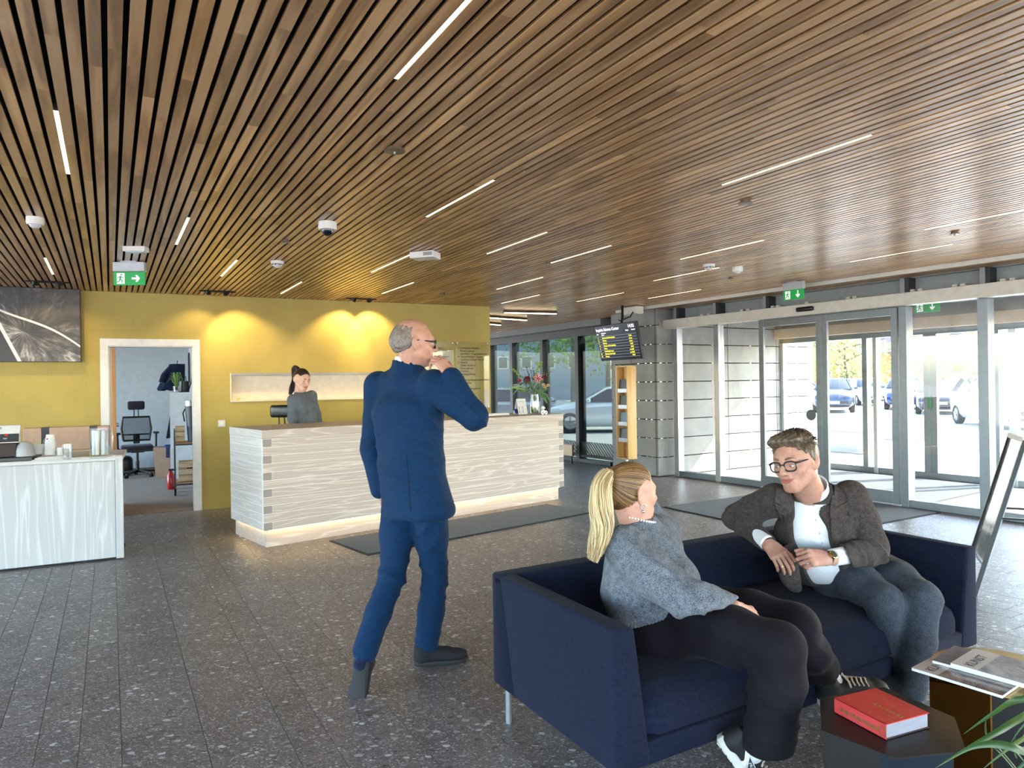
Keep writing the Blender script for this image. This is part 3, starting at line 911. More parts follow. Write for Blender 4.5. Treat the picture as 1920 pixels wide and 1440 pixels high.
b = MB(); b.box((DL / 2, 0.03, DB0 - 0.006), (DL - 0.12, 0.012, 0.006)); b.box((0.03, DD / 2, DB0 - 0.006), (0.012, DD - 0.12, 0.006))
b.build('plinth_led', M_LEDSTRIP, desk)
def dk(px, py, z=DT):
    p = G(px, py, z); return p

# ================================================================== LEFT SERVICE COUNTER
M_WASHG = wood_mat('grey washed oak', (182, 184, 184), (190, 192, 192), (207, 209, 210), 'Z', 0.5, 0.7, ring=11.0, sharp=3.0)
co = Vector((-3.425, 6.085, 0))
CRZ = math.radians(26.2)
ctr = thing('service_counter', 'white grained oak service counter at the left with cups and jug on top', 'counter', co[:], CRZ)
b = MB(); b.box((-1.35, 0.30, 0.455), (2.64, 0.56, 0.86)); b.build('carcass', M_WASHG, ctr)
b = MB(); b.box((-1.0325, 0.006, 0.44), (1.94, 0.02, 0.84), 0.001, 1); b.build('front_panel', M_WASHG, ctr)
b = MB(); b.box((-0.03, 0.0, 0.445), (0.058, 0.03, 0.87), 0.002, 1); b.build('end_stile', M_WASHG, ctr)
b = MB(); b.box((-1.35, 0.30, 0.889), (2.70, 0.62, 0.042), 0.002, 1); b.build('worktop', wood_mat('grey washed oak top', (190, 188, 184), (204, 203, 200), (222, 222, 221), 'X', 0.45, 0.8, ring=5.0), ctr)
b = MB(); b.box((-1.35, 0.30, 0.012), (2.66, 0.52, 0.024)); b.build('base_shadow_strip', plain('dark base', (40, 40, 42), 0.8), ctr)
CT = 0.911

# wall ledge behind the counter with a cardboard box
led = thing('wall_ledge', 'low oak ledge along the ochre wall behind the service counter', 'shelf', WO[:], WRZ)
lx1 = wloc(178, 820)[0]
b = MB(); b.box((lx1 / 2 - 0.9, -0.17, 0.80), (lx1 + 1.8, 0.33, 0.05), 0.003, 1); b.build('shelf_board', wood_mat('pale oak ledge', (196, 170, 138), (214, 192, 164), (228, 210, 186), 'X', 0.5), led)
b = MB(); b.box((lx1 / 2 - 0.9, -0.06, 0.39), (lx1 + 1.7, 0.1, 0.77)); b.build('back_support', plain('dark support', (78, 72, 66), 0.8), led)
M_CARD = plain('brown cardboard', (196, 165, 143), 0.85)
cb = thing('cardboard_box', 'long brown cardboard box with black printed tape on the wall ledge', 'box', (WO + WD * (wloc(128, 820)[0] + 0.02) - WN * 0.19)[:] , WRZ)
cb.location.z = 0.828
b = MB(); b.box((0, 0, 0.125), (0.80, 0.17, 0.25), 0.004, 1); b.build('carton', M_CARD, cb)
M_TAPE = plain('black tape', (24, 26, 34), 0.35); M_PRWHITE = plain('white print', (226, 226, 226), 0.6)
for xx in (-0.20, 0.25):
    b = MB(); b.box((xx, 0, 0.126), (0.075, 0.173, 0.254), 0.002, 1); tp = b.build('tape', M_TAPE, cb)
    text('tape_print', 'POSTEN', 0.03, M_PRWHITE, tp, frame((xx + 0.012, -0.0885, 0.03), (0, 0, 1), (-1, 0, 0)))
b = MB(); b.box((0, 0, 0.2515), (0.8, 0.004, 0.003)); b.build('lid_seam', plain('seam', (140, 112, 90), 0.9), cb)

# ---- things on the counter
M_CER = plain('white porcelain', (236, 236, 234), 0.18, coat=0.3)
M_CLEAR = glass_mat('drinking glass', (0.93, 0.95, 0.96, 1), 1.3)
M_PAPERW = plain('white paper', (238, 238, 236), 0.7)
M_RED = plain('red print', (205, 40, 44), 0.5); M_BLUEP = plain('blue print', (40, 110, 170), 0.5)
def ct(px, py): return G(px, py, CT)
p = ct(186, 858)
sa = thing('saucer_plate', 'white plate under the glass jug at the counter end', 'plate', p[:])
b = MB(); b.lathe([(0, 0), (0.065, 0), (0.115, 0.014), (0.118, 0.017), (0.112, 0.018), (0.062, 0.006), (0, 0.006)], n=32); b.build('plate_body', M_CER, sa, sm=0.7)
jg = thing('glass_jug', 'tall clear glass jug holding white rolls on the counter end', 'jug', (p.x, p.y, CT + 0.008))
b = MB(); b.lathe([(0, 0), (0.066, 0), (0.07, 0.01), (0.072, 0.235), (0.076, 0.24), (0.069, 0.24), (0.066, 0.02), (0, 0.014)], n=28); b.build('jug_body', M_CLEAR, jg, sm=0.7)
b = MB(); b.tube([(0.07, 0, 0.21), (0.10, 0, 0.215), (0.118, 0, 0.19), (0.112, 0, 0.12), (0.085, 0, 0.07), (0.07, 0, 0.06)], 0.008, 8); b.build('handle', M_CLEAR, jg, sm=1)
for k, (xx, yy) in enumerate([(-0.035, -0.01), (0.0, -0.02), (0.035, -0.005), (-0.015, 0.03), (0.02, 0.03)]):
    b = MB(); b.tube([(xx, yy, 0.018), (xx * 1.1, yy * 1.1, 0.222)], 0.0155, 10); b.build('white_roll', plain('cream roll', (240, 230, 206), 0.6) if k % 2 else M_PAPERW, jg, sm=0.6)
p = ct(126, 862)
tg = thing('tumbler_glass', 'clear water glass with two fingers of water on the counter', 'glass', p[:])
b = MB(); b.lathe([(0, 0), (0.029, 0), (0.031, 0.004), (0.036, 0.128), (0.0335, 0.128), (0.029, 0.012), (0, 0.01)], n=24); b.build('glass_body', M_CLEAR, tg, sm=0.6)
tr = thing('napkin_tray', 'flat white paper stack under the cups on the counter', 'napkins', ct(86, 861)[:], CRZ + 0.2)
for i in range(4):
    b = MB(); b.box((0.03 + 0.01 * (i % 2), 0.006 * i, 0.003 + i * 0.0055), (0.26 - 0.02 * i, 0.17 - 0.01 * i, 0.005), 0.001, 1); b.build('napkin', M_PAPERW, tr)
zt = CT + 0.026
p = ct(95, 858)
cs = thing('cup_stack', 'tall stack of white paper cups with a red mark on the counter', 'paper cups', (p.x, p.y, zt))
n = 7
for i in range(n):
    b = MB(); z = i * 0.014
    b.lathe([(0.0, z + 0.088), (0.030, z + 0.088), (0.042, z), (0.044, z), (0.044, z + 0.004), (0.0425, z + 0.006)], n=24); b.build('paper_cup', M_PAPERW, cs, sm=0.6)
b = MB(); b.box((-0.004, -0.0345, 0.135), (0.014, 0.004, 0.014), 0.002, 1); b.build('red_mark', M_RED, cs)
p = ct(72, 858)
mg = thing('sugar_cup', 'white mug with wooden stirrers left of the paper cup stack', 'mug', (p.x, p.y, zt))
b = MB(); b.lathe([(0, 0), (0.034, 0), (0.042, 0.02), (0.046, 0.085), (0.043, 0.085), (0.038, 0.02), (0, 0.01)], n=24); b.build('mug_body', M_CER, mg, sm=0.6)
b = MB()
for k in range(5): b.bar((0.01 * (k - 2), 0.004 * (k % 3), 0.02), (0.022 * (k - 2), 0.01 * (k % 3), 0.13 + 0.008 * (k % 2)), 0.006, 0.0015)
b.build('stirrers', plain('birch stirrer', (226, 206, 170), 0.6), mg)
p = ct(113, 858)
sc = thing('milk_cup', 'small white cup between the paper cup stack and the water glass', 'cup', (p.x, p.y, CT))
b = MB(); b.lathe([(0, 0), (0.021, 0), (0.026, 0.085), (0.024, 0.085), (0.019, 0.006), (0, 0.006)], n=20); b.build('cup_body', M_CER, sc, sm=0.6)
p = ct(0, 866)
cm = thing('coffee_tray', 'black tray with brown box and grey dome at the left edge of the counter', 'tray', (p.x, p.y + 0.06, CT), CRZ)
b = MB(); b.prism([(-0.30, -0.11), (0.20, -0.11), (0.235, 0.11), (-0.30, 0.11)], 0.0, 0.035, 0.006); b.build('tray', plain('black tray', (26, 27, 28), 0.3), cm)
b = MB(); b.box((-0.04, 0.03, 0.09), (0.24, 0.14, 0.11), 0.004, 1); b.build('brown_box', plain('dark brown box', (52, 34, 26), 0.6), cm)
b = MB(); b.lathe([(0, 0.12), (0.03, 0.115), (0.055, 0.09), (0.068, 0.045), (0.07, 0.0), (0, 0)], (0.135, 0.0, 0.035), 24); b.build('grey_dome', plain('grey dome', (170, 172, 172), 0.4), cm, sm=0.6)
cg = thing('coffee_bag', 'white and black coffee bag with blue ring on top of the brown box', 'coffee bag', (p.x - 0.02, p.y + 0.075, CT + 0.147), CRZ)
b = MB(); b.hexa([(-0.26, -0.05, 0), (0.11, -0.05, 0), (0.11, 0.05, 0), (-0.26, 0.05, 0), (-0.26, -0.012, 0.145), (0.115, -0.012, 0.145), (0.115, 0.012, 0.145), (-0.26, 0.012, 0.145)], 0.008, 2); b.build('pouch', plain('white pouch', (228, 230, 228), 0.35), cg, sm=0.5)
# flat print sits on the sloping front
def pf(x, z): return Vector((x, -0.0508 + z * (0.038 / 0.145), z))
nrm = Vector((0, -1, 0.262)).normalized()
def fpatch(x0, x1, z0, z1, mat, name, d=0.001):
    b = MB(); b.quad(pf(x0, z0) + nrm * d, pf(x1, z0) + nrm * d, pf(x1, z1) + nrm * d, pf(x0, z1) + nrm * d); return b.build(name, mat, cg)
fpatch(-0.25, 0.108, 0.008, 0.075, plain('black print', (48, 50, 52), 0.4), 'black_band')
b = MB()
cx, cz = -0.07, 0.055
for k in range(28):
    a0, a1 = 2 * PI * k / 28, 2 * PI * (k + 1) / 28
    b.quad(pf(cx + 0.052 * math.cos(a0), cz + 0.045 * math.sin(a0)) + nrm * 0.002, pf(cx + 0.052 * math.cos(a1), cz + 0.045 * math.sin(a1)) + nrm * 0.002, pf(cx + 0.03 * math.cos(a1), cz + 0.026 * math.sin(a1)) + nrm * 0.002, pf(cx + 0.03 * math.cos(a0), cz + 0.026 * math.sin(a0)) + nrm * 0.002)
b.build('blue_ring', M_BLUEP, cg)
fpatch(0.01, 0.032, 0.058, 0.076, M_RED, 'red_label', 0.0022)
text('bag_print', 'rcaff', 0.028, plain('dark print', (40, 44, 48), 0.5), cg, frame(pf(-0.06, 0.112) + nrm * 0.002, (1, 0, 0), (0, 0.262, 1)))
text('bag_print', 'TILOU', 0.024, plain('grey print', (20, 22, 24), 0.5), cg, frame(pf(0.032, 0.018) + nrm * 0.0022, (1, 0, 0), (0, 0.262, 1)))
text('bag_print', 'aqu', 0.02, M_PRWHITE, cg, frame(pf(0.0, 0.034) + nrm * 0.0022, (1, 0, 0), (0, 0.262, 1)))

# ================================================================== PICTURE on the wall
def _art():
    t = NT('black and white zoom photo print')
    v = t.coord('Object')
    sep = t.n('ShaderNodeSeparateXYZ'); t.t.links.new(v, sep.inputs[0])
    x, z = sep.outputs[0], sep.outputs[2]
    cx, cz = -0.52, -0.08
    dx = t.math('SUBTRACT', x, cx); dz = t.math('SUBTRACT', z, cz)
    r = t.math('SQRT', t.math('ADD', t.math('MULTIPLY', dx, dx), t.math('MULTIPLY', dz, dz)))
    a = t.math('ARCTAN2', dz, dx)
    cb_ = t.n('ShaderNodeCombineXYZ'); t.set(cb_, 0, t.math('COSINE', a)); t.set(cb_, 1, t.math('SINE', a)); t.set(cb_, 2, t.math('MULTIPLY', r, 0.8))
    n1 = t.noise(cb_.outputs[0], 5.0, 6.0, 0.75)
    n2 = t.noise(v, 4.0, 5.0, 0.6)
    g = t.math('ADD', t.math('MULTIPLY', n1, 0.7), t.math('MULTIPLY', n2, 0.4))
    low = t.math('MULTIPLY', t.math('LESS_THAN', dz, t.math('MULTIPLY', dx, -0.5)), 0.10)
    g = t.math('ADD', g, low)
    col = t.ramp(g, [(0.46, srgb(22, 20, 20)), (0.57, srgb(52, 49, 48)), (0.66, srgb(92, 90, 88)), (0.78, srgb(196, 196, 194))])
    # curved road line
    cv = t.math('SUBTRACT', z, t.math('MULTIPLY_ADD', dx, -0.62, t.math('MULTIPLY_ADD', t.math('SINE', t.math('MULTIPLY', dx, 5.0)), 0.05, 0.06)))
    road = t.math('LESS_THAN', t.math('ABSOLUTE', cv), 0.012)
    col = t.mix(road, col, srgb(214, 214, 210))
    # white bar and black wedge at the left
    ln = t.math('SUBTRACT', t.math('MULTIPLY_ADD', z, -0.44, -0.745), x)
    wedge = t.math('GREATER_THAN', ln, 0.0)
    col = t.mix(wedge, col, srgb(34, 31, 32))
    bar = t.math('LESS_THAN', t.math('ABSOLUTE', ln), 0.018)
    col = t.mix(bar, col, srgb(226, 226, 222))
    return t.pbr(col, 0.32, spec=0.5)
px1, pz1 = wloc(151, 545); _, pz0 = wloc(153, 679)
pic = thing('wall_picture', 'large black and white aerial zoom photograph hung on the ochre wall', 'picture', (WO + WD * px1)[:], WRZ)
pzm = (pz0 + pz1) / 2; pht = pz1 - pz0
PWD = 1.9
b = MB(); b.box((-PWD / 2, 0, 0), (PWD, 0.004, pht - 0.01)); o = b.build('print', _art(), pic); o.location = (0, -0.105, pzm)
b = MB(); b.box((-PWD / 2, -0.075, pzm), (PWD + 0.012, 0.05, pht), 0.003, 1); b.build('frame', plain('dark bronze frame', (74, 66, 66), 0.5), pic)
b = MB(); b.box((-PWD / 2, -0.025, pzm), (PWD * 0.7, 0.05, 0.1)); b.build('wall_bracket', M_BLACK, pic)

# ================================================================== light switch on the wall
sx, sz = wloc(415.5, 794)
sw = thing('light_switch', 'white square light switch on the ochre wall beside the office door', 'light switch', (WO + WD * sx)[:], WRZ)
b = MB(); b.box((0, -0.012, sz), (0.082, 0.022, 0.082), 0.004); b.build('plate', M_WHITE, sw)
b = MB(); b.box((0, -0.026, sz), (0.05, 0.006, 0.05), 0.002); b.build('rocker', M_PAPERW, sw)

# ================================================================== acrylic directory sign
dsx0, dsz1 = wloc(853, 641); dsx1, dsz0 = wloc(917, 764)
M_ACR = glass_mat('acrylic panel', (0.93, 0.94, 0.90, 1), 0.6)
M_DARKT = plain('dark lettering', (52, 44, 22), 0.7)
for nm, x0, x1, lines, lab in (
    ('directory_sign', dsx0, dsx1, ['5  Landskapsk Eiendom', '    Privatmegleren', '    SpareBank 1 Regnskapshuset', '4  Gartjell Energi / Zephyr', '    Caverion Conseil / Solore', '3  Valuma', '    Tolken Rederna', '    Personalhuset', '2  Trebruk', '    Inkoberg Energi', '    TTE', '    Sarpsborg Krisesenterpolitikken', '    K3 Kliniken', '    Thomas', '    GBC Grunnhogskard', '    Mellora', '    Omsen', '', '    Sarpsborg Partners'], 'clear acrylic directory sign with dark floor listing at the right end of the ochre wall'),
    ('directory_sign', dsx0 - 0.53, dsx0 - 0.03, ['    Lobby / Resepsjon', '    Inspiria Science Center', '', '    Sarpsborg Turismkontor', '', '1  TVAS', '    Brasseri'], 'clear acrylic directory sign with few lines behind the walking man')):
    ds = thing(nm, lab, 'sign', (WO + WD * x0)[:], WRZ, group=None)
    w = x1 - x0
    b = MB(); b.box((w / 2, -0.03, (dsz0 + dsz1) / 2), (w, 0.008, dsz1 - dsz0), 0.001, 1); b.build('panel', M_ACR, ds)
    for xx in (0.02, w - 0.02):
        for zz in (dsz0 + 0.02, dsz1 - 0.02):
            b = MB(); b.lathe([(0, 0), (0.009, 0), (0.009, 0.036), (0, 0.036)], (xx, 0.0, zz), 12, Matrix.Rotation(PI / 2, 3, 'X')); b.build('standoff', M_ALUB, ds)
    lh = (dsz1 - dsz0 - 0.12) / 20
    for i, ln in enumerate(lines):
        if not ln.strip(): continue
        sp = ln.startswith('    ')
        text('lettering', ln.strip(), lh * 0.86, M_DARKT, ds, frame((0.03 + (0.035 if sp else 0.0), -0.0352, dsz1 - 0.10 - lh * i), (1, 0, 0), (0, 0, 1)), bold=0.0004)

# ================================================================== DEPARTURES SCREEN
TLs, TRs = W(1114, 613.6, 10.8), W(1190.5, 601.5, 9.9)
BLs = W(1127.4, 677, 10.8)
sxv = (TRs - TLs); sxv.z = 0; swid = sxv.length; sxv.normalize()
snv = Vector((sxv.y, -sxv.x, 0))            # towards the viewer's left
tilt = math.radians(13)
syv = Vector((0, 0, 1)) * math.cos(tilt) + snv * math.sin(tilt)
shgt = 0.55
sc0 = (TLs + TRs) / 2
sc0 = sc0 - syv * shgt / 2
scr = thing('departures_screen', 'black departures screen with yellow lines hung from the ceiling beside the pier', 'screen', (sc0.x, sc0.y, 0))
SM = frame(sc0 - Vector((sc0.x, sc0.y, 0)), sxv, syv)
def sbox(name, c, s, mat, parent=scr, bev=0.0):
    b = MB(); b.box(c, s, bev, 2); me = b.mesh(); me.transform(SM); return mobj(name, me, mat, parent)
M_SCR = NT('screen black').pbr(srgb(6, 6, 8), 0.25)
M_YEL = emitter('yellow screen text', (236, 226, 20), 1.0); M_WHT = emitter('white screen text', (235, 235, 235), 1.0); M_LIN = emitter('grey screen rule', (120, 122, 130), 0.8)
sbox('casing', (0, 0, -0.03), (swid, shgt, 0.05), plain('black plastic case', (14, 14, 15), 0.4), bev=0.006)
pn = sbox('display', (0, 0, -0.003), (swid - 0.02, shgt - 0.02, 0.004), M_SCR)
def stext(s, x, y, size, mat, al='LEFT'):
    text('screen_text', s, size, mat, pn, SM @ Matrix.Translation((x, y, 0.0008)), al, bold=0.0003)
X0 = -swid / 2 + 0.03
stext('Inspiria Science Center', X0, shgt / 2 - 0.085, 0.062, M_WHT)
stext('14:32', swid / 2 - 0.045, shgt / 2 - 0.075, 0.066, M_WHT, 'RIGHT')
stext('Linje', X0, shgt / 2 - 0.135, 0.022, M_WHT); stext('Destinasjon', X0 + 0.12, shgt / 2 - 0.125, 0.024, M_WHT); stext('Platform', X0 + 0.12, shgt / 2 - 0.152, 0.02, M_WHT)
stext('Avgang', swid / 2 - 0.26, shgt / 2 - 0.118, 0.024, M_WHT); stext('Kommer', swid / 2 - 0.12, shgt / 2 - 0.118, 0.024, M_WHT)
rows_ = [('1', 'Sentrum, Kulas/busstorget', '2 min'), ('3', 'Rolvsoy', '4 min'), ('7', 'Rolvsoy', '8 min'), ('11', 'Greaker via Tune Radhus', '14:47'), ('4', 'Kalnes', '14:49'), ('7', 'Fredrikstad stasjon', 'ca 14:51'), ('13', 'Grimsoy / kjerringvik', 'ca 15:02'), ('18', 'Rolvsoy', '15:04')]
for i, (a, d, e) in enumerate(rows_):
    y = shgt / 2 - 0.20 - i * 0.0415
    stext(a, X0 + 0.01, y, 0.03, M_YEL); stext(d, X0 + 0.12, y, 0.03, M_YEL); stext(e, swid / 2 - 0.14, y, 0.03, M_YEL, 'RIGHT')
b = MB()
for i in range(9):
    b.box((0, shgt / 2 - 0.168 - i * 0.0415, 0.0005), (swid - 0.06, 0.0028, 0.001))
me = b.mesh(); me.transform(SM); mobj('row_rules', me, M_LIN, pn)
mt = SM @ Vector((0.12, shgt / 2 - 0.02, -0.05))
b = MB(); b.tube([mt, mt + Vector((0.02, 0.02, 0.12)), (mt.x + 0.02, mt.y + 0.02, 2.62)], 0.018, 10); b.build('mount_arm', M_BLACK, scr, sm=0.6)
jb = W(1172, 590, 10.35)
jx_ = thing('junction_box', 'white junction box with black cable above the departures screen', 'electrical box', (jb.x, jb.y, 0), math.atan2(sxv.y, sxv.x))
b = MB(); b.box((-0.03, 0.16, 2.555), (0.34, 0.16, 0.115), 0.01); b.build('box_body', M_HEAD, jx_)
b = MB(); b.tube([(0.13, 0.05, 2.52), (0.15, -0.02, 2.45), (0.08, -0.06, 2.42), (-0.05, -0.05, 2.40), (-0.12, -0.03, 2.42)], 0.009, 8); b.build('cable', M_BLACK, jx_, sm=1)

# ================================================================== LEAFLET HOLDER
M_BIRCH = wood_mat('light birch', (206, 158, 92), (222, 178, 112), (234, 196, 136), 'Z', 0.42, 0.7, ring=2.0)
lp = W(1177, 800, 10.15); lp.z = 0
lh_ = thing('leaflet_stand', 'tall light birch leaflet rack on a steel pole beside the pier', 'leaflet rack', lp[:], ANG)
# local x=D2, y=D1 ; open front faces -x
lz0, lz1 = 0.345, 1.725
lw, ldp = 0.27, 0.17
b = MB()
tk = 0.022
b.box((ldp - tk / 2, lw / 2, (lz0 + lz1) / 2), (tk, lw, lz1 - lz0)); b.build('back_board', M_BIRCH, lh_)
def cap(z, nm):
    b = MB(); b.box((ldp / 2, lw / 2, z), (ldp, lw, tk), 0.008, 2); b.build(nm, M_BIRCH, lh_)
for yy in (tk / 2, lw - tk / 2):
    b = MB(); b.box((ldp / 2, yy, (lz0 + lz1) / 2), (ldp, tk, lz1 - lz0), 0.01, 3); b.build('side_board', M_BIRCH, lh_, sm=0.6)
cap(lz1 - tk / 2, 'top_board'); cap(lz0 + tk / 2, 'bottom_board')
M_WIRE = plain('clear wire shelf', (160, 160, 162), 0.3, 0.7)
rlf = random.Random(11)
cols = [(60, 70, 84), (190, 196, 200), (92, 124, 150), (210, 206, 190), (60, 64, 60), (150, 60, 60)]
for i, z in enumerate((0.60, 0.84, 1.09, 1.33)):
    b = MB(); b.box((0.07, lw / 2, z), (0.12, lw - 2 * tk, 0.006)); b.box((0.015, lw / 2, z + 0.03), (0.003, lw - 2 * tk, 0.05)); b.build('wire_shelf', M_WIRE, lh_)
for i, z in enumerate((0.60, 0.84, 1.09, 1.33)):
    lf = thing('leaflet', ['dark leaflets on the lowest shelf of the birch rack', 'blue grey leaflets on the second lowest shelf of the birch rack', 'pale leaflets on the second shelf from the top of the birch rack', 'white framed leaflet on the top shelf of the birch rack'][i], 'leaflet', (lp + Vector((0, 0, z + 0.004)))[:], ANG, group='leaflets in the birch rack')
    for j in range(2):
        col = cols[(i * 2 + j) % 6]
        b = MB(); b.hexa([(0.03 + j * 0.035, 0.04, 0), (0.04 + j * 0.035, 0.04, 0), (0.04 + j * 0.035, lw - 0.045, 0), (0.03 + j * 0.035, lw - 0.045, 0), (0.045 + j * 0.035, 0.04, 0.19 - 0.02 * j), (0.055 + j * 0.035, 0.04, 0.19 - 0.02 * j), (0.055 + j * 0.035, lw - 0.045, 0.19 - 0.02 * j), (0.045 + j * 0.035, lw - 0.045, 0.19 - 0.02 * j)]); b.build('leaflet_sheet', plain('leaflet print', col, 0.4), lf)
b = MB(); b.tube([(ldp / 2, lw / 2, 0.0), (ldp / 2, lw / 2, lz0)], 0.022, 14); b.build('pole', M_ALUB, lh_, sm=0.6)
b = MB(); b.lathe([(0, 0), (0.16, 0), (0.16, 0.008), (0.03, 0.014), (0, 0.014)], (ldp / 2, lw / 2, 0.0), 28); b.build('foot_plate', M_ALUB, lh_, sm=0.5)

# convector by the far glazing
cp = G(1070, 868)
cv = thing('convector', 'low brushed metal convector panel on legs in front of the far glazing', 'heater', cp[:], FRZ)
b = MB(); b.box((-0.32, -0.06, 0.245), (0.95, 0.04, 0.21), 0.004, 1); b.build('panel', plain('bronze metal panel', (150, 128, 104), 0.35, 0.6), cv)
for xx in (0.09, -0.72):
    b = MB(); b.box((xx, -0.05, 0.16), (0.03, 0.03, 0.32)); b.build('leg', M_DARKF, cv)

# ================================================================== SOFA
M_SOFA = _fabric('midnight blue wool', (12, 16, 30), (28, 36, 58), 420, 0.95, 0.04, 0.25, 0.0015)
so = Vector((-0.104, 3.05, 0)); SRZ = math.atan2(0.495, 0.87)
sofa = thing('sofa', 'low dark blue upholstered two seater sofa on steel legs', 'sofa', so[:], SRZ)
SL_, SDp, SH_, SB_ = 2.22, 0.875, 0.655, 0.17
def spart(name, p, bev, seg=4):
    b = MB(); b.hexa(p, bev, seg); return b.build(name, M_SOFA, sofa, sm=0.7)
t0, t1 = 0.15, 0.085
# arms (outer face upright, inner face sloping)
spart('armrest', [(0, -SDp, SB_), (t0, -SDp, SB_), (t0, -0.02, SB_), (0, -0.02, SB_), (0, -SDp, SH_), (t1, -SDp, SH_), (t1, -0.02, SH_), (0, -0.02, SH_)], 0.016)
spart('armrest', [(SL_ - t0, -SDp, SB_), (SL_, -SDp, SB_), (SL_, -0.02, SB_), (SL_ - t0, -0.02, SB_), (SL_ - t1, -SDp, SH_), (SL_, -SDp, SH_), (SL_, -0.02, SH_), (SL_ - t1, -0.02, SH_)], 0.016)
spart('backrest', [(0, -0.21, SB_), (SL_, -0.21, SB_), (SL_, 0, SB_), (0, 0, SB_), (0, -0.10, SH_ + 0.001), (SL_, -0.10, SH_ + 0.001), (SL_, 0, SH_ + 0.001), (0, 0, SH_ + 0.001)], 0.016)
spart('base', [(0.01, -SDp + 0.004, SB_ + 0.001), (SL_ - 0.01, -SDp + 0.004, SB_ + 0.001), (SL_ - 0.01, -0.02, SB_ + 0.001), (0.01, -0.02, SB_ + 0.001), (0.01, -SDp + 0.004, 0.255), (SL_ - 0.01, -SDp + 0.004, 0.255), (SL_ - 0.01, -0.02, 0.255), (0.01, -0.02, 0.255)], 0.01, 2)
def cush(u, v):
    # rounded seat cushion section swept along x
    x = t0 - 0.012 + u * (SL_ - 2 * t0 + 0.024)
    edge = min(u, 1 - u) * (SL_ - 2 * t0)
    e = min(1.0, edge / 0.07); e = math.sqrt(max(0.0, 1 - (1 - e) ** 2))
    prof = [(-0.12, 0.26), (-0.12, 0.40), (-0.2, 0.418), (-0.45, 0.425), (-0.68, 0.42), (-0.79, 0.405), (-0.850, 0.365), (-0.868, 0.32), (-0.869, 0.265), (-0.80, 0.250)]
    k = v * (len(prof) - 1); i = min(int(k), len(prof) - 2); f = k - i
    y = prof[i][0] * (1 - f) + prof[i + 1][0] * f; z = prof[i][1] * (1 - f) + prof[i + 1][1] * f
    return (x, -0.5 + (y + 0.5) * (0.93 + 0.07 * e), 0.30 + (z - 0.30) * (0.78 + 0.22 * e))
b = MB(); b.grid(cush, 40, 36); b.build('seat_cushion', M_SOFA, sofa, sm=1.2)
for xx in (0.05, SL_ - 0.05):
    for yy in (-0.05, -SDp + 0.05):
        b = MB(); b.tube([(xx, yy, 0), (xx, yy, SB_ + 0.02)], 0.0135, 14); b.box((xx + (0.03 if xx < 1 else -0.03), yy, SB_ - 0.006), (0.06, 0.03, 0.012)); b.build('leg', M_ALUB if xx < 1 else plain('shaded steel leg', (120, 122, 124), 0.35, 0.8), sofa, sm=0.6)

# ================================================================== BLACK HEXAGON SIDE TABLE with red book
hz = 0.40
hx = [G(x, y, hz) for x, y in ((1537, 1308), (1540, 1369), (1678, 1421), (1812, 1408), (1790, 1345), (1658, 1288))]
hc_ = sum(hx, Vector((0, 0, 0))) / 6
M_BLKM = plain('black coated steel', (24, 22, 22), 0.42, 0.2)
M_PETR = plain('dark petrol steel', (16, 30, 42), 0.4, 0.2)
ht = thing('side_table', 'low black steel side table with six sided top carrying a red book', 'side table', (hc_.x, hc_.y, 0))
loc = [Vector((q.x - hc_.x, q.y - hc_.y, 0)) for q in hx]
b = MB(); b.prism(loc, hz - 0.005, hz, 0.0); b.build('table_top', M_BLKM, ht)
def plate(nm, a, c, mat):
    a, c = Vector(a), Vector(c)
    b = MB(); n_ = (c - a).cross(Vector((0, 0, 1))).normalized() * 0.004
    b.hexa([a, c, c - n_, a - n_, a + Vector((0, 0, hz - 0.005)), c + Vector((0, 0, hz - 0.005)), c - n_ + Vector((0, 0, hz - 0.005)), a - n_ + Vector((0, 0, hz - 0.005))]); b.build(nm, mat, ht)
A_, B_, C_, D_ = loc[1] * 0.97, (loc[1] * 0.2 + loc[2] * 0.8) * 0.90, (loc[2] * 0.15 + loc[3] * 0.85) * 0.97, loc[5] * 0.9
plate('base_panel', A_, B_, M_BLKM); plate('base_panel', B_, C_, M_PETR); plate('base_panel', D_, A_, M_BLKM); plate('base_panel', C_, D_, M_BLKM)

bp = [G(x, y, hz + 0.047) for x, y in ((1564, 1309), (1661, 1359), (1743, 1340), (1642, 1290))]
bw = (bp[1] - bp[0]); bl = bw.length; bx = bw.normalized()
by = Vector((-bx.y, bx.x, 0)); bd = (bp[3] - bp[0]).dot(by)
bk = thing('red_book', 'thick red hardcover book with gold lettering on the black table', 'book', (bp[0].x, bp[0].y, hz + 0.001), math.atan2(bx.y, bx.x))
M_REDC = NT('red printed cloth')
_v = M_REDC.coord('Object'); _n = M_REDC.noise(_v, 260, 3.0, 0.7); _n2 = M_REDC.noise(_v, 30, 2.0)
M_REDC = M_REDC.pbr(M_REDC.ramp(M_REDC.math('ADD', M_REDC.math('MULTIPLY', _n, 0.7), M_REDC.math('MULTIPLY', _n2, 0.3)), [(0.45, srgb(206, 44, 36)), (0.58, srgb(220, 62, 44)), (0.66, srgb(226, 120, 60))]), 0.5)
M_REDS = plain('red spine', (188, 54, 56), 0.5)
M_GOLDT = plain('gold foil', (206, 164, 62), 0.35, 0.6); M_GOLDD = plain('dull gold foil', (112, 104, 58), 0.4, 0.4)
BT = 0.047
b = MB(); b.box((bl / 2, bd / 2, BT - 0.0015), (bl, bd, 0.003), 0.0006, 1); cover = b.build('front_cover', M_REDC, bk)
b = MB(); b.box((bl / 2, bd / 2, 0.0015), (bl, bd, 0.003), 0.0006, 1); b.build('back_cover', plain('dark back cover', (60, 30, 28), 0.5), bk)
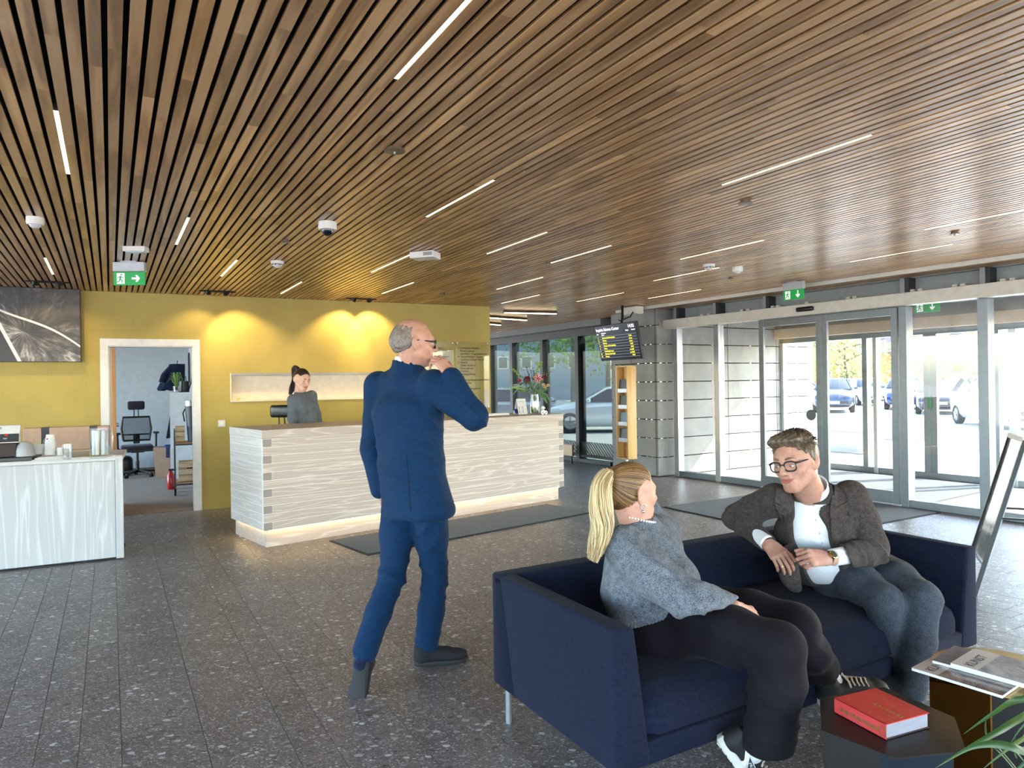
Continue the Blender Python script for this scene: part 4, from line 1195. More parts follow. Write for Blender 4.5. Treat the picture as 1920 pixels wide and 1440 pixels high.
b = MB(); b.box((bl / 2, 0.0015, BT / 2), (bl, 0.003, BT), 0.0006, 1); spine = b.build('spine', M_REDS, bk)
def _pages():
    t = NT('page block'); v = t.coord('Object'); n_ = t.noise(t.coord('Object', (2, 2, 400)), 3.0, 2.0)
    return t.pbr(t.ramp(n_, [(0.3, srgb(120, 124, 134)), (0.6, srgb(152, 156, 166))]), 0.8)
b = MB(); b.box((bl / 2, bd / 2 + 0.001, BT / 2), (bl - 0.008, bd - 0.008, BT - 0.006)); b.build('page_block', _pages(), bk)
text('title', 'THE STAR WARS', 0.0185, M_GOLDD, spine, frame((bl * 0.12, -0.0004, BT * 0.30), (1, 0, 0), (0, 0, 1)), bold=0.0008)
text('title', 'ARCHIVES', 0.024, M_GOLDT, cover, frame((bl * 0.40, bd * 0.40, BT + 0.0003), (1, 0, 0), (0, 1, 0)), bold=0.0003)
text('title', 'THE', 0.014, M_GOLDT, cover, frame((bl * 0.30, bd * 0.72, BT + 0.0003), (1, 0, 0), (0, 1, 0)))
text('subtitle', '1999-2005', 0.011, M_GOLDT, cover, frame((bl * 0.66, bd * 0.27, BT + 0.0003), (1, 0, 0), (0, 1, 0)))
text('subtitle', 'TASCHEN', 0.008, M_GOLDT, cover, frame((bl * 0.86, bd * 0.18, BT + 0.0003), (1, 0, 0), (0, 1, 0)))
b = MB()
for rr in (0.014, 0.009):
    pts = [(bl * 0.935 + rr * math.cos(k * PI / 12), -0.0006, BT * 0.48 + rr * math.sin(k * PI / 12)) for k in range(25)]
    b.tube(pts, 0.0009, 5, False)
b.build('spine_emblem', M_GOLDD, spine)

# ================================================================== ROUND BRASS TABLE with magazines
rzt = 0.455
rc = Vector((1.70, 2.405, 0)); RR = 0.225
rt = thing('round_side_table', 'round brass topped side table on a mirrored bronze folded base with magazines', 'side table', rc[:])
M_BRASS = plain('satin brass', (196, 164, 92), 0.32, 0.85)
M_BRONZE = plain('mirror bronze', (196, 136, 62), 0.06, 1.0)
b = MB(); b.lathe([(0, rzt - 0.005), (RR, rzt - 0.005), (RR, rzt), (0, rzt)], n=64); b.build('table_top', M_BRASS, rt)
pl = (G(1738, 1266, rzt) - rc); pl.z = 0
pf_ = (G(1858, 1300, rzt) - rc); pf_.z = 0
def rplate(nm, a, c, mat):
    b = MB(); n_ = (c - a).cross(Vector((0, 0, 1))).normalized() * 0.004; up = Vector((0, 0, rzt - 0.005))
    b.hexa([a, c, c - n_, a - n_, a + up, c + up, c - n_ + up, a - n_ + up]); b.build(nm, mat, rt)
rplate('base_panel', pl * 0.97, pf_ * 0.96, M_BRONZE)
rplate('base_panel', pf_ * 0.96, Vector((0.02, 0.10, 0)), M_BRONZE)
rplate('base_panel', Vector((0.02, 0.10, 0)), Vector((0.2, 0.02, 0)), M_BLKM)

def _magcover(name, top, lo, hi, seed):
    t = NT(name); v = t.coord('Object', loc=(seed, seed, 0)); sep = t.n('ShaderNodeSeparateXYZ'); t.t.links.new(t.coord('Object'), sep.inputs[0])
    n_ = t.noise(v, 9.0, 6.0, 0.7, 1.0)
    pic_ = t.ramp(n_, [(0.35, srgb(*lo)), (0.6, srgb(*hi))])
    f = t.math('GREATER_THAN', sep.outputs[1], 0.055)
    return t.pbr(t.mix(f, pic_, srgb(*top)), 0.22, coat=0.4)
# magazines: local x along the cover's width, y up the cover (masthead at +y)
mags = [((1709, 1252), 'magazine with grey masthead and violet mountain cover, lowest of the stack', (206, 196, 186), (58, 48, 72), (150, 130, 110), 0.0, 'KUNST', 0.0),
        ((1748, 1238), 'magazine with blue edge in the middle of the stack on the brass table', (90, 84, 100), (40, 44, 72), (120, 100, 110), 0.011, '', 0.06),
        ((1782, 1243), 'magazine with white sky and grey field on its cover, topmost of the stack', (214, 208, 200), (120, 118, 124), (196, 198, 202), 0.022, 'KUNST', 0.02)]
e1 = (G(1872, 1302, rzt) - G(1709, 1252, rzt)); e1.z = 0; magrz = math.atan2(e1.y, e1.x)
for i, ((px, py), lab, top, lo, hi, dz, ttl, da) in enumerate(mags):
    q = G(px, py, rzt + dz + 0.011)
    rz_ = magrz + da
    mgz = thing('magazine', lab, 'magazine', (q.x, q.y, rzt + 0.001 + dz), rz_, group='magazines on the brass table')
    wd, hg = 0.21, 0.275
    # spine runs along local x (long side); masthead at the -x end
    b = MB(); b.box((hg / 2, wd / 2, 0.005), (hg, wd, 0.0095), 0.001, 1); b.build('pages', plain('white page edge', (226, 230, 236), 0.6), mgz)
    b = MB(); b.box((0, 0, 0), (wd, hg, 0.0006)); me = b.mesh(); o = mobj('cover', me, _magcover('magazine cover', top, lo, hi, 3.1 * i), mgz); o.location = (hg / 2, wd / 2, 0.0102); o.rotation_euler = (0, 0, PI / 2)
    if ttl: text('masthead', ttl, 0.042, plain('masthead print', (44, 44, 50), 0.5), o, frame((-wd / 2 + 0.02, hg / 2 - 0.062, 0.0005), (1, 0, 0), (0, 1, 0)), bold=0.001)

# ================================================================== A-FRAME SIGN
t_l, t_r = W(1889, 816, 5.15), W(1903, 820, 4.86)
ft = G(1803, 1093, 0.0)
ab = thing('pavement_sign', 'silver and black A frame poster stand on the floor by the entrance', 'sign', (ft.x, ft.y, 0))
L0 = Vector((0, 0, 0)) + ab.location
topz = t_l.z
M_BLKF = plain('black anodised frame', (26, 27, 29), 0.35, 0.4)
wv = Vector((-0.42, -0.90, 0)).normalized()       # width direction of the panels
dv = Vector((0.90, -0.40, 0)).normalized()        # spread direction of the legs
apex = Vector((W(1893, 816, 5.1).x, 5.1, topz))
wA = 0.45
sl = lambda k: apex + (Vector((ft.x, ft.y, 0)) - apex) * k
f_top, f_bot = apex, Vector((W(1806, 1085, 5.1).x, 5.1, 0.0))
def P_(k, w): return f_top + (f_bot - f_top) * k + wv * w - ab.location
b = MB()
for w in (0, wA): b.bar(P_(0, w), P_(1, w), 0.025, 0.02, up=wv)
b.build('front_leg_frame', M_BLKF, ab)
b = MB(); b.hexa([P_(0.80, 0), P_(0.80, wA), P_(0.80, wA) + dv * 0.02, P_(0.80, 0) + dv * 0.02, P_(0.0, 0), P_(0.0, wA), P_(0.0, wA) + dv * 0.02, P_(0.0, 0) + dv * 0.02])
def _poster():
    t = NT('glossy poster under film'); n_ = t.noise(t.coord('Object'), 5.0, 3.0)
    return t.pbr(t.ramp(n_, [(0.4, srgb(96, 104, 106)), (0.65, srgb(170, 172, 168))]), 0.12, coat=0.5)
b.build('poster_panel', _poster(), ab)
b = MB(); b.bar(P_(-0.005, -0.01), P_(-0.005, wA + 0.01), 0.03, 0.035); b.build('top_rail', M_HEAD, ab)
b = MB(); b.bar(P_(0.80, 0), P_(0.80, wA), 0.02, 0.02); b.build('lower_rail', M_ALUB, ab)
r_bot = f_bot + dv * 0.95
def Q_(k, w): return f_top + dv * 0.03 + (r_bot - f_top) * k + wv * w - ab.location
b = MB()
for w in (0, wA): b.bar(Q_(0, w), Q_(1, w), 0.025, 0.02, up=wv)
b.build('rear_leg_frame', M_BLKF, ab)
b = MB(); b.hexa([Q_(0.80, 0), Q_(0.80, wA), Q_(0.80, wA) + dv * 0.02, Q_(0.80, 0) + dv * 0.02, Q_(0.0, 0), Q_(0.0, wA), Q_(0.0, wA) + dv * 0.02, Q_(0.0, 0) + dv * 0.02]); b.build('poster_panel', plain('dark panel back', (60, 56, 48), 0.3), ab)
b = MB(); b.bar(P_(0.5, wA), Q_(0.5, wA), 0.014, 0.014); b.bar(P_(0.5, 0), Q_(0.5, 0), 0.014, 0.014); b.build('spreader', M_BLKF, ab)
# ================================================================== CEILING DEVICES
def at_c(px, py): return G(px, py, ZC)
M_DEV = plain('white device plastic', (226, 224, 216), 0.4)
M_SMOKE = plain('dark dome', (16, 18, 22), 0.08, coat=0.5)
def dev(name, lab, cat, px, py, prof, mat=M_DEV, group=None):
    t = thing(name, lab, cat, at_c(px, py)[:], group=group)
    b = MB(); b.lathe(prof, n=28); b.build('body', mat, t, sm=0.6); return t
t = dev('motion_detector', 'white round motion detector on the slats at the far left, above the picture', 'motion detector', 66, 408, [(0, 0), (0.052, 0), (0.052, -0.035), (0.046, -0.048), (0, -0.048)])
b = MB(); b.lathe([(0.036, -0.046), (0.03, -0.062), (0.018, -0.07), (0, -0.072)], n=20); b.build('lens', plain('milky lens', (206, 208, 212), 0.2), t, sm=0.8)
t = dev('dome_camera', 'white dome security camera with dark bubble in the middle of the ceiling', 'security camera', 614, 417, [(0, 0), (0.062, 0), (0.064, -0.04), (0.06, -0.052), (0.045, -0.054), (0, -0.054)])
b = MB(); b.lathe([(0.043, -0.05), (0.041, -0.066), (0.03, -0.085), (0.014, -0.094), (0, -0.096)], n=24); b.build('bubble', M_SMOKE, t, sm=0.9)
def smoke(lab, px, py):
    t = dev('smoke_detector', lab, 'smoke detector', px, py, [(0, 0), (0.058, 0), (0.058, -0.02), (0.05, -0.028), (0.03, -0.03)])
    b = MB(); b.lathe([(0.05, -0.034), (0.042, -0.042), (0.03, -0.052), (0.014, -0.06), (0, -0.061), (0, -0.03), (0.02, -0.03)], n=24); b.build('chamber', M_DEV, t, sm=0.6)
    b = MB()
    for k in range(8): b.box((0.046 * math.cos(k * PI / 4), 0.046 * math.sin(k * PI / 4), -0.031), (0.008, 0.008, 0.012))
    b.build('vent_ribs', M_BLACK, t, kind='stuff')
smoke('white smoke detector on the ceiling left of the dome camera, above the desk', 520, 490)
smoke('white smoke detector at the end of a led strip, on the right of the ceiling', 1329, 496)
t = dev('motion_detector', 'white faceted motion detector right of the smoke detector near the entrance', 'motion detector', 1383, 500, [(0, 0), (0.05, 0), (0.052, -0.03), (0.046, -0.05), (0.02, -0.055), (0, -0.055)])
b = MB(); b.lathe([(0.03, -0.052), (0.022, -0.066), (0, -0.07)], n=10); b.build('lens', plain('milky lens two', (206, 208, 212), 0.2), t)
for lab, px, py, r in (('brown disc cover in the slats right below the long front led strip', 740, 277, 0.05), ('dark disc cover in the slats under the right long led strip', 1398, 377, 0.045),
                       ('small brown disc cover just behind the dome camera', 535, 450, 0.035), ('small disc cover near the end of the ochre wall', 830, 549, 0.035), ('small disc cover at the left end of a led strip right of centre', 1027, 490, 0.03),
                       ('small dark disc cover between motion detector and exit sign', 1370, 520, 0.03), ('pale disc cover below the led strip at the right edge', 1790, 435, 0.035)):
    t = dev('ceiling_disc', lab, 'ceiling disc', px, py, [(0, 0), (r * 0.7, 0), (r * 0.7, -0.01), (r, -0.012), (r, -0.018), (0, -0.02)], plain('brown bronze cover', (104, 88, 70), 0.35, 0.5))
    b = MB(); b.lathe([(0, -0.02), (0.007, -0.02), (0.005, -0.03), (0, -0.031)], n=10); b.build('nozzle', M_STEEL, t)
q = at_c(797, 473)
t = thing('white_ceiling_box', 'white flat projector box on the ceiling in front of the ochre wall', 'ceiling box', q[:], math.radians(-18))
b = MB(); b.box((0, 0, -0.03), (0.22, 0.16, 0.055), 0.004); b.build('case', M_DEV, t)
b = MB(); b.box((0.06, -0.081, -0.028), (0.08, 0.004, 0.03)); b.build('vent', plain('grey vent', (150, 150, 148), 0.5), t)
q = at_c(255, 463)
t = thing('white_ceiling_box', 'small white emergency lamp box above the left exit sign', 'ceiling box', q[:], math.radians(4))
b = MB(); b.box((0, 0, -0.02), (0.17, 0.09, 0.04), 0.004); b.build('case', M_DEV, t)
b = MB(); b.box((0, 0, -0.043), (0.14, 0.06, 0.008), 0.003); b.build('lamp_cover', plain('frosted cover', (206, 212, 218), 0.2), t)

# ---- exit signs
M_GREEN = NT('exit green').pbr(srgb(10, 140, 66), 0.4, emis=srgb(12, 150, 70), estr=0.10)
M_EWHITE = NT('exit white').pbr(srgb(240, 244, 240), 0.4, emis=srgb(240, 246, 240), estr=0.12)
def exit_sign(lab, p, rz, arrow, w=0.27, h=0.115, two=True):
    t = thing('exit_sign', lab, 'exit sign', p[:], rz)
    b = MB(); b.box((0, 0.0, -0.05), (w, 0.05, 0.085), 0.006, 2); b.box((0, 0, -0.004), (w * 0.5, 0.05, 0.01)); b.build('housing', plain('pale grey housing', (186, 190, 194), 0.35, 0.3), t)
    zc = -0.095 - h / 2
    b = MB(); b.box((0, -0.004, zc), (w, 0.012, h), 0.002, 1); pnl = b.build('sign_panel', M_GREEN, t)
    y = -0.0112
    def poly(pts, ox, oz, s, mat, nm):
        b = MB(); b.raw([(ox + s * a, y, oz + s * c) for a, c in pts], [list(range(len(pts)))]); return b
    # white doorway with the green figure
    s = h * 0.8; ox = -w * 0.27; oz = zc - s / 2
    b = MB(); b.raw([(ox - 0.36 * s, y, oz), (ox + 0.36 * s, y, oz), (ox + 0.36 * s, y, oz + s), (ox - 0.36 * s, y, oz + s)], [[0, 1, 2, 3]]); b.build('doorway_symbol', M_EWHITE, pnl)
    y -= 0.0008
    fig = MB()
    def limb(a, c, wd):
        a = Vector((ox + s * a[0], y, oz + s * a[1])); c = Vector((ox + s * c[0], y, oz + s * c[1])); d = (c - a).normalized(); n_ = Vector((-d.z, 0, d.x)) * wd * s / 2
        fig.raw([a - n_, c - n_, c + n_, a + n_], [[0, 1, 2, 3]])
    hd = [(0.06 + 0.085 * math.cos(k * PI / 6), 0.86 + 0.085 * math.sin(k * PI / 6)) for k in range(12)]
    fig.raw([(ox + s * a, y, oz + s * c) for a, c in hd], [list(range(12))])
    limb((0.0, 0.74), (-0.05, 0.42), 0.16); limb((0.0, 0.70), (-0.24, 0.62), 0.07); limb((-0.24, 0.62), (-0.30, 0.46), 0.06); limb((0.02, 0.70), (0.2, 0.56), 0.07); limb((0.2, 0.56), (0.32, 0.62), 0.06)
    limb((-0.04, 0.45), (0.16, 0.30), 0.10); limb((0.16, 0.30), (0.10, 0.06), 0.08); limb((-0.06, 0.45), (-0.14, 0.22), 0.10); limb((-0.14, 0.22), (-0.36, 0.16), 0.08)
    fig.build('running_figure', M_GREEN, pnl, kind='stuff')
    y = -0.0112
    ax, az = w * 0.22, zc; a = h * 0.34
    pts = [(-1.15, 0.22), (0.1, 0.22), (-0.18, 0.75), (0.3, 0.75), (1.0, 0.0), (0.3, -0.75), (-0.18, -0.75), (0.1, -0.22), (-1.15, -0.22)]
    if arrow == 'down': pts = [(c, -a_) for a_, c in pts]
    b = MB(); b.raw([(ax + a * u_ * (0.85), y, az + a * v_) for u_, v_ in pts], [list(range(len(pts)))][::-1]); b.build('arrow', M_EWHITE, pnl)
    return t
exit_sign('green exit sign with arrow pointing right, hung on the left above the office door', at_c(243, 490), math.radians(2), 'right', 0.275, 0.118)
e2p = at_c(1488, 528)
exit_sign('green exit sign with arrow pointing down above the sliding doors', e2p, ERZ, 'down', 0.27, 0.115)
e3 = FA + FN * 1.5; e3p = onplane(1738, 568, e3, FD)
t = exit_sign('green exit sign seen through glass inside the vestibule', Vector((e3p.x, e3p.y, e3p.z + 0.11)), ERZ, 'down', 0.32, 0.14)

# ---- wall washing spots
def spot_fixture(lab, px, py, lamps, power, slots):
    q = at_c(px, py)
    t = thing('ceiling_spot', lab, 'spotlight', q[:], WRZ)
    b = MB()
    pts = [(0.20 * math.cos(k * PI / 16), 0.055 * math.sin(k * PI / 16)) for k in range(32)]
    b.prism(pts, -0.008, 0.0); b.build('recess_ring', M_BLACK, t)
    for i, (xx, ax, en) in enumerate(lamps):
        Mr = Matrix.Rotation(math.radians(ax), 3, 'Y') @ Matrix.Rotation(math.radians(34), 3, 'X')
        b = MB(); b.lathe([(0, 0.03), (0.032, 0.03), (0.036, -0.02), (0.03, -0.022), (0.028, -0.006), (0, -0.004)], (xx, 0, -0.012), 18, Mr); b.build('lamp_head', plain('black lamp head', (20, 19, 18), 0.4), t, sm=0.6)
        b = MB(); b.lathe([(0, -0.008), (0.027, -0.008)], (xx, 0, -0.012), 18, Mr); b.build('lamp_lens', emitter('spot lens', (255, 214, 140), 6.0), t)
        ld = bpy.data.lights.new('spot', 'SPOT'); ld.energy = en; ld.color = (1.0, 0.73, 0.33); ld.spot_size = math.radians(88); ld.spot_blend = 0.6; ld.shadow_soft_size = 0.025
        lo = bpy.data.objects.new('spot_light', ld); C.objects.link(lo); lo.parent = t; lo.location = (xx, 0.02, -0.05)
        lo.rotation_euler = Euler((math.radians(34), 0, math.radians(ax)), 'XYZ')
spot_fixture('black oval ceiling spot with a lit lamp shining on the black and white picture', 90, 528, [(-0.11, 10, 5), (0.1, -8, 3)], 0, 2)
spot_fixture('black oval ceiling spot near the wall above the light switch', 408, 546, [(0.09, -26, 13), (-0.1, 20, 4)], 0, 2)
spot_fixture('black oval ceiling spot near the wall above the receptionist', 678, 560, [(-0.10, 27, 13), (0.1, -20, 13)], 0, 2)

# ================================================================== THINGS ON THE RECEPTION DESK
vp = G(1003, 777, DT)
VY = vp.y
vase = thing('flower_vase', 'clear glass vase with red and green bouquet on the desk', 'vase', vp[:])
b = MB(); b.lathe([(0, 0), (0.05, 0), (0.058, 0.03), (0.06, 0.1), (0.05, 0.2), (0.046, 0.255), (0.043, 0.255), (0.046, 0.2), (0.056, 0.1), (0.054, 0.03), (0, 0.012)], n=26); b.build('glass_body', M_CLEAR, vase, sm=0.7)
M_WATER = NT('green vase water').pbr(srgb(150, 160, 40), 0.05, trans=0.8, ior=1.33)
b = MB(); b.lathe([(0, 0.014), (0.052, 0.03), (0.054, 0.1), (0.0, 0.1)], n=22); b.build('water', M_WATER, vase, sm=0.7)
M_STEM = plain('green stem', (96, 122, 44), 0.5); M_LEAFG = plain('green leaf', (74, 112, 62), 0.5); M_LEAFS = plain('silver green leaf', (132, 156, 136), 0.6); M_LIME = plain('lime green', (142, 172, 66), 0.5)
M_ROSE = plain('dark red petal', (128, 18, 34), 0.5, sheen=0.3); M_CORAL = plain('coral petal', (206, 62, 66), 0.5); M_LILY = plain('pale pink petal', (226, 176, 170), 0.5); M_LILYC = plain('lily stripe', (150, 34, 52), 0.5); M_PEACH = plain('peach petal', (236, 208, 164), 0.5); M_PURP = plain('dark berry', (42, 26, 44), 0.4)
bq = bpy.data.objects.new('bouquet_tmp', None)
rb = random.Random(4)
def fw(px, py, dy=0.0): return W(px, py, VY + dy) - vp
neck = Vector((0, 0, 0.22))
st_ = MB()
for k in range(13):
    a = k * 2.4; st_.tube([(0.034 * math.cos(a), 0.034 * math.sin(a), 0.02), (0.012 * math.cos(a + 2.6), 0.012 * math.sin(a + 2.6), 0.17), (0.03 * math.cos(a + 2.9), 0.03 * math.sin(a + 2.9), 0.3)], 0.0035, 6)
st_.build('stems', M_STEM, vase, sm=1, kind='stuff')
def petal(b, c, d, up, ln, wd, curl):
    d = d.normalized(); s = d.cross(up).normalized(); n_ = s.cross(d)
    def f(u, v):
        t = u; w = wd * math.sin(PI * min(1, 0.12 + 0.88 * t)) ** 0.7 * (v - 0.5)
        return c + d * ln * t + s * w + n_ * (curl * t * t * ln + 0.25 * wd * ((v - 0.5) * 2) ** 2 * 0.5)
    b.grid(f, 4, 3)
def stem_to(p, b):
    b.tube([neck, neck * 0.6 + p * 0.4 + Vector((0, 0, 0.02)), p], 0.003, 6)
stm = MB()
def rose(p, r, mat, lab):
    t = thing('rose', lab, 'flower', (vp + p)[:], group=None)
    t.parent = vase; t.location = p
    return t
def flower_mesh(name, mat, p, fn):
    b = MB(); fn(b); stem_to(p, stm); return b.build(name, mat, vase, sm=1.2)
def mk_rose(p, r):
    view = Vector((-0.1, -0.8, 0.5)).normalized()
    def fn(b):
        for ring, (n_, tl) in enumerate(((3, 0.25), (5, 0.55), (7, 0.95), (8, 1.25))):
            for k in range(n_):
                a = 2 * PI * k / n_ + ring * 0.5
                s = view.cross(Vector((0, 0, 1))).normalized(); t_ = s.cross(view)
                d = (s * math.cos(a) + t_ * math.sin(a)) * math.sin(tl) + view * math.cos(tl)
                petal(b, p - view * r * 0.5, d, view.cross(d).cross(d) * -1 if ring else view, r * (0.95 + 0.08 * ring), r * 0.95, -0.25)
    return fn
for (px, py, r, m, nm) in ((988, 710, 0.042, M_ROSE, 'rose_bloom'), (974, 713, 0.024, M_CORAL, 'rosebud'), (1020, 707, 0.034, M_ROSE, 'rose_bloom')):
    p = fw(px, py, -0.06); flower_mesh(nm, m, p, mk_rose(p, r))
p = fw(1009, 710, -0.08)
view = Vector((-0.05, -0.9, 0.35)).normalized()
def mk_lily(wd, cu):
    def fn(b):
        s = view.cross(Vector((0, 0, 1))).normalized(); t_ = s.cross(view)
        for k in range(6):
            a = 2 * PI * k / 6 + 0.3
            petal(b, p, (s * math.cos(a) + t_ * math.sin(a)) * 0.9 + view * 0.3, view, 0.075, wd, cu)
    return fn
flower_mesh('lily_bloom', M_LILY, p, mk_lily(0.036, -0.3))
p = p + view * 0.003
flower_mesh('lily_stripe', M_LILYC, p, mk_lily(0.012, -0.3))
for (px, py) in ((1022, 725), (1028, 722), (1019, 721)):
    p = fw(px, py, -0.07)
    flower_mesh('peach_bloom', M_PEACH, p, mk_rose(p, 0.022))
def spike(pts, mat, n_, r0, nm='bell_spike'):
    b = MB()
    P = [fw(*q) for q in pts]
    for k in range(n_):
        f = k / (n_ - 1) * (len(P) - 1); i = min(int(f), len(P) - 2); q = P[i].lerp(P[i + 1], f - i)
        for j in range(3):
            a = k * 1.1 + j * 2.09
            b.ball(q + Vector((math.cos(a) * r0, math.sin(a) * r0 * 0.8, 0)), (r0 * 0.75, r0 * 0.75, r0 * 0.6), 6)
    b.tube([neck] + P, 0.003, 6)
    b.build(nm, mat, vase, sm=1.2)
spike([(1004, 704, 0), (1010, 690, 0), (1015, 679, 0)], M_LIME, 9, 0.015)
spike([(974, 705, 0.02), (967, 697, 0.02), (961, 692, 0.02)], M_LIME, 7, 0.014)
spike([(980, 694, 0.04), (975, 687, 0.04)], M_LEAFS, 4, 0.01, 'bud_spray')
spike([(1026, 701, 0), (1034, 697, 0)], M_ROSE, 6, 0.006, 'berry_spray'); spike([(1022, 695, 0.03), (1027, 687, 0.03)], M_PURP, 5, 0.004, 'berry_spray')
b = MB()
for k in range(16):
    q = fw(rb.uniform(984, 1003), rb.uniform(688, 702), rb.uniform(-0.03, 0.05)); b.ball(q, 0.006, 6); b.tube([neck, neck.lerp(q, 0.5) + Vector((0, 0, 0.02)), q], 0.0012, 4)
b.build('dark_berries', M_PURP, vase, sm=1, kind='stuff')
b = MB()
for k in range(60):
    a = fw(rb.uniform(984, 1006), rb.uniform(717, 737), rb.uniform(-0.1, 0.0)); d = Vector((rb.uniform(-1, 1), rb.uniform(-1, 0.2), rb.uniform(-0.5, 1))); petal(b, a, d, Vector((0.1, 0.2, 1)), 0.045, 0.008, 0.3)
b.build('silver_foliage', M_LEAFS, vase, kind='stuff')
def blade(pts, w, mat, nm):
    P = [fw(*q) for q in pts]; b = MB()
    def f(u, v):
        k = u * (len(P) - 1); i = min(int(k), len(P) - 2); q = P[i].lerp(P[i + 1], k - i)
        d = (P[i + 1] - P[i]).normalized(); s = d.cross(Vector((0.2, -1, 0.1))).normalized()
        return q + s * w * math.sin(PI * (0.08 + 0.92 * u)) ** 0.8 * (v - 0.5) + Vector((0, 0.004 * abs(v - 0.5), 0))
    b.grid(f, 8, 2); b.build(nm, mat, vase)
b = MB()
for k in range(110):
    a = fw(rb.uniform(970, 1026), rb.uniform(704, 735), rb.uniform(-0.05, 0.08)); petal(b, a, Vector((rb.uniform(-1, 1), rb.uniform(-1, 0.5), rb.uniform(-0.6, 1))), Vector((0.1, 0.2, 1)), 0.05, 0.02, 0.3)
b.build('green_foliage', M_LEAFG, vase, kind='stuff')
for pts, w, m in (([(998, 733, -.02), (975, 724, -.04), (948, 728, -.06)], 0.03, M_LEAFS), ([(995, 735, -.02), (970, 721, -.03), (960, 722, -.03)], 0.02, M_LEAFS), ([(996, 735, 0), (972, 728, 0), (961, 741, 0)], 0.018, M_LEAFS),
                  ([(990, 732, -.05), (965, 727, -.05), (941, 728, -.05)], 0.02, M_LIME), ([(1010, 735, -.03), (1020, 745, -.05), (1027, 758, -.05)], 0.045, M_LEAFG), ([(1012, 733, -.03), (1025, 740, -.03), (1032, 755, -.03)], 0.03, M_LEAFG),
                  ([(1006, 735, -.03), (1022, 731, -.04), (1031, 727, -.04)], 0.03, M_LEAFG), ([(986, 736, -.05), (978, 732, -.06), (978, 737, -.06)], 0.04, M_LEAFG), ([(1000, 728, -.05), (995, 718, -.05), (991, 714, -.05)], 0.03, M_LEAFG), ([(1003, 726, -.04), (1014, 718, -.05), (1018, 714, -.05)], 0.035, M_LEAFG)):
    blade(pts, w, m, 'long_leaf')
stm.build('flower_stems', M_STEM, vase, sm=1, kind='stuff')

q = G(985, 777, DT) + dfb * 0.05
t = thing('calendar_sign', 'white desk calendar card standing left of the flower vase', 'card', q[:], DRZ)
b = MB(); b.hexa([(-0.075, -0.01, 0), (0.075, -0.01, 0), (0.075, -0.004, 0), (-0.075, -0.004, 0), (-0.075, 0.03, 0.20), (0.075, 0.03, 0.20), (0.075, 0.036, 0.20), (-0.075, 0.036, 0.20)]); b.build('card', M_PAPERW, t)
b = MB(); b.hexa([(-0.075, 0.085, 0), (0.075, 0.085, 0), (0.075, 0.091, 0), (-0.075, 0.091, 0), (-0.075, 0.03, 0.20), (0.075, 0.03, 0.20), (0.075, 0.036, 0.20), (-0.075, 0.036, 0.20)]); b.build('card_back', M_PAPERW, t)
def cpt(x, z): return Vector((x, -0.0115 + 0.2 * z, z))
b = MB()
for xx in (-0.06, 0.0):
    for zz in (0.02, 0.065):
        b.quad(cpt(xx, zz) , cpt(xx + 0.008, zz), cpt(xx + 0.008, zz + 0.035), cpt(xx, zz + 0.035))
b.build('printed_months', plain('grey print two', (90, 92, 96), 0.6), t, kind='stuff')
text('heading', 'Sarpsborg', 0.03, plain('grey heading', (170, 170, 168), 0.6), t, frame(cpt(-0.062, 0.155), (1, 0, 0), (0, 0.2, 1)))
q = G(969, 777, DT)
t = thing('card_holder', 'small blue and white card holder left of the calendar card', 'card holder', q[:], DRZ)
b = MB(); b.hexa([(-0.04, -0.02, 0), (0.04, -0.02, 0), (0.04, 0.03, 0), (-0.04, 0.03, 0), (-0.04, 0.012, 0.055), (0.04, 0.012, 0.055), (0.04, 0.02, 0.055), (-0.04, 0.02, 0.055)], 0.003); b.build('holder', plain('clear white holder', (206, 212, 224), 0.2), t)
b = MB(); b.hexa([(-0.035, -0.015, 0.012), (0.02, -0.015, 0.012), (0.02, -0.009, 0.012), (-0.035, -0.009, 0.012), (-0.035, 0.008, 0.07), (0.02, 0.008, 0.07), (0.02, 0.014, 0.07), (-0.035, 0.014, 0.07)]); b.build('cards', plain('blue cards', (52, 74, 160), 0.5), t)
q = G(1018, 777, DT)
t = thing('figurine', 'small white round figurine with two wheels right of the vase', 'figurine', q[:], DRZ)
b = MB(); b.ball((0, 0, 0.035), (0.035, 0.025, 0.028), 14); b.ball((0.0, 0, 0.082), (0.026, 0.022, 0.026), 14); b.ball((0.027, 0, 0.08), (0.014, 0.01, 0.007), 10); b.build('body', M_CER, t, sm=1.2, kind=None)
for xx in (-0.028, 0.03):
    b = MB(); b.lathe([(0, -0.004), (0.024, -0.004), (0.024, 0.004), (0, 0.004)], (xx, -0.024, 0.024), 18, Matrix.Rotation(PI / 2, 3, 'X')); b.lathe([(0, -0.005), (0.011, -0.005), (0.011, 0.005), (0, 0.005)], (xx, -0.025, 0.024), 14, Matrix.Rotation(PI / 2, 3, 'X')); b.build('wheel', M_CER, t, sm=0.5)
    b = MB(); b.lathe([(0, 0), (0.01, 0)], (xx, -0.0302, 0.024), 14, Matrix.Rotation(PI / 2, 3, 'X')); b.build('hub', plain('dark violet hub', (44, 36, 88), 0.4), t)
q = G(925, 780, DT) + dfb * 0.06
t = thing('keyboard_tray', 'flat white tray lying on the desk behind the walking man', 'tray', q[:], DRZ)
b = MB(); b.box((0.06, 0, 0.014), (0.42, 0.1, 0.026), 0.004); b.build('tray_body', M_PAPERW, t)
b = MB(); b.box((0.06, -0.01, 0.0285), (0.36, 0.07, 0.004)); b.build('keys', plain('pale grey keys', (200, 202, 204), 0.5), t)

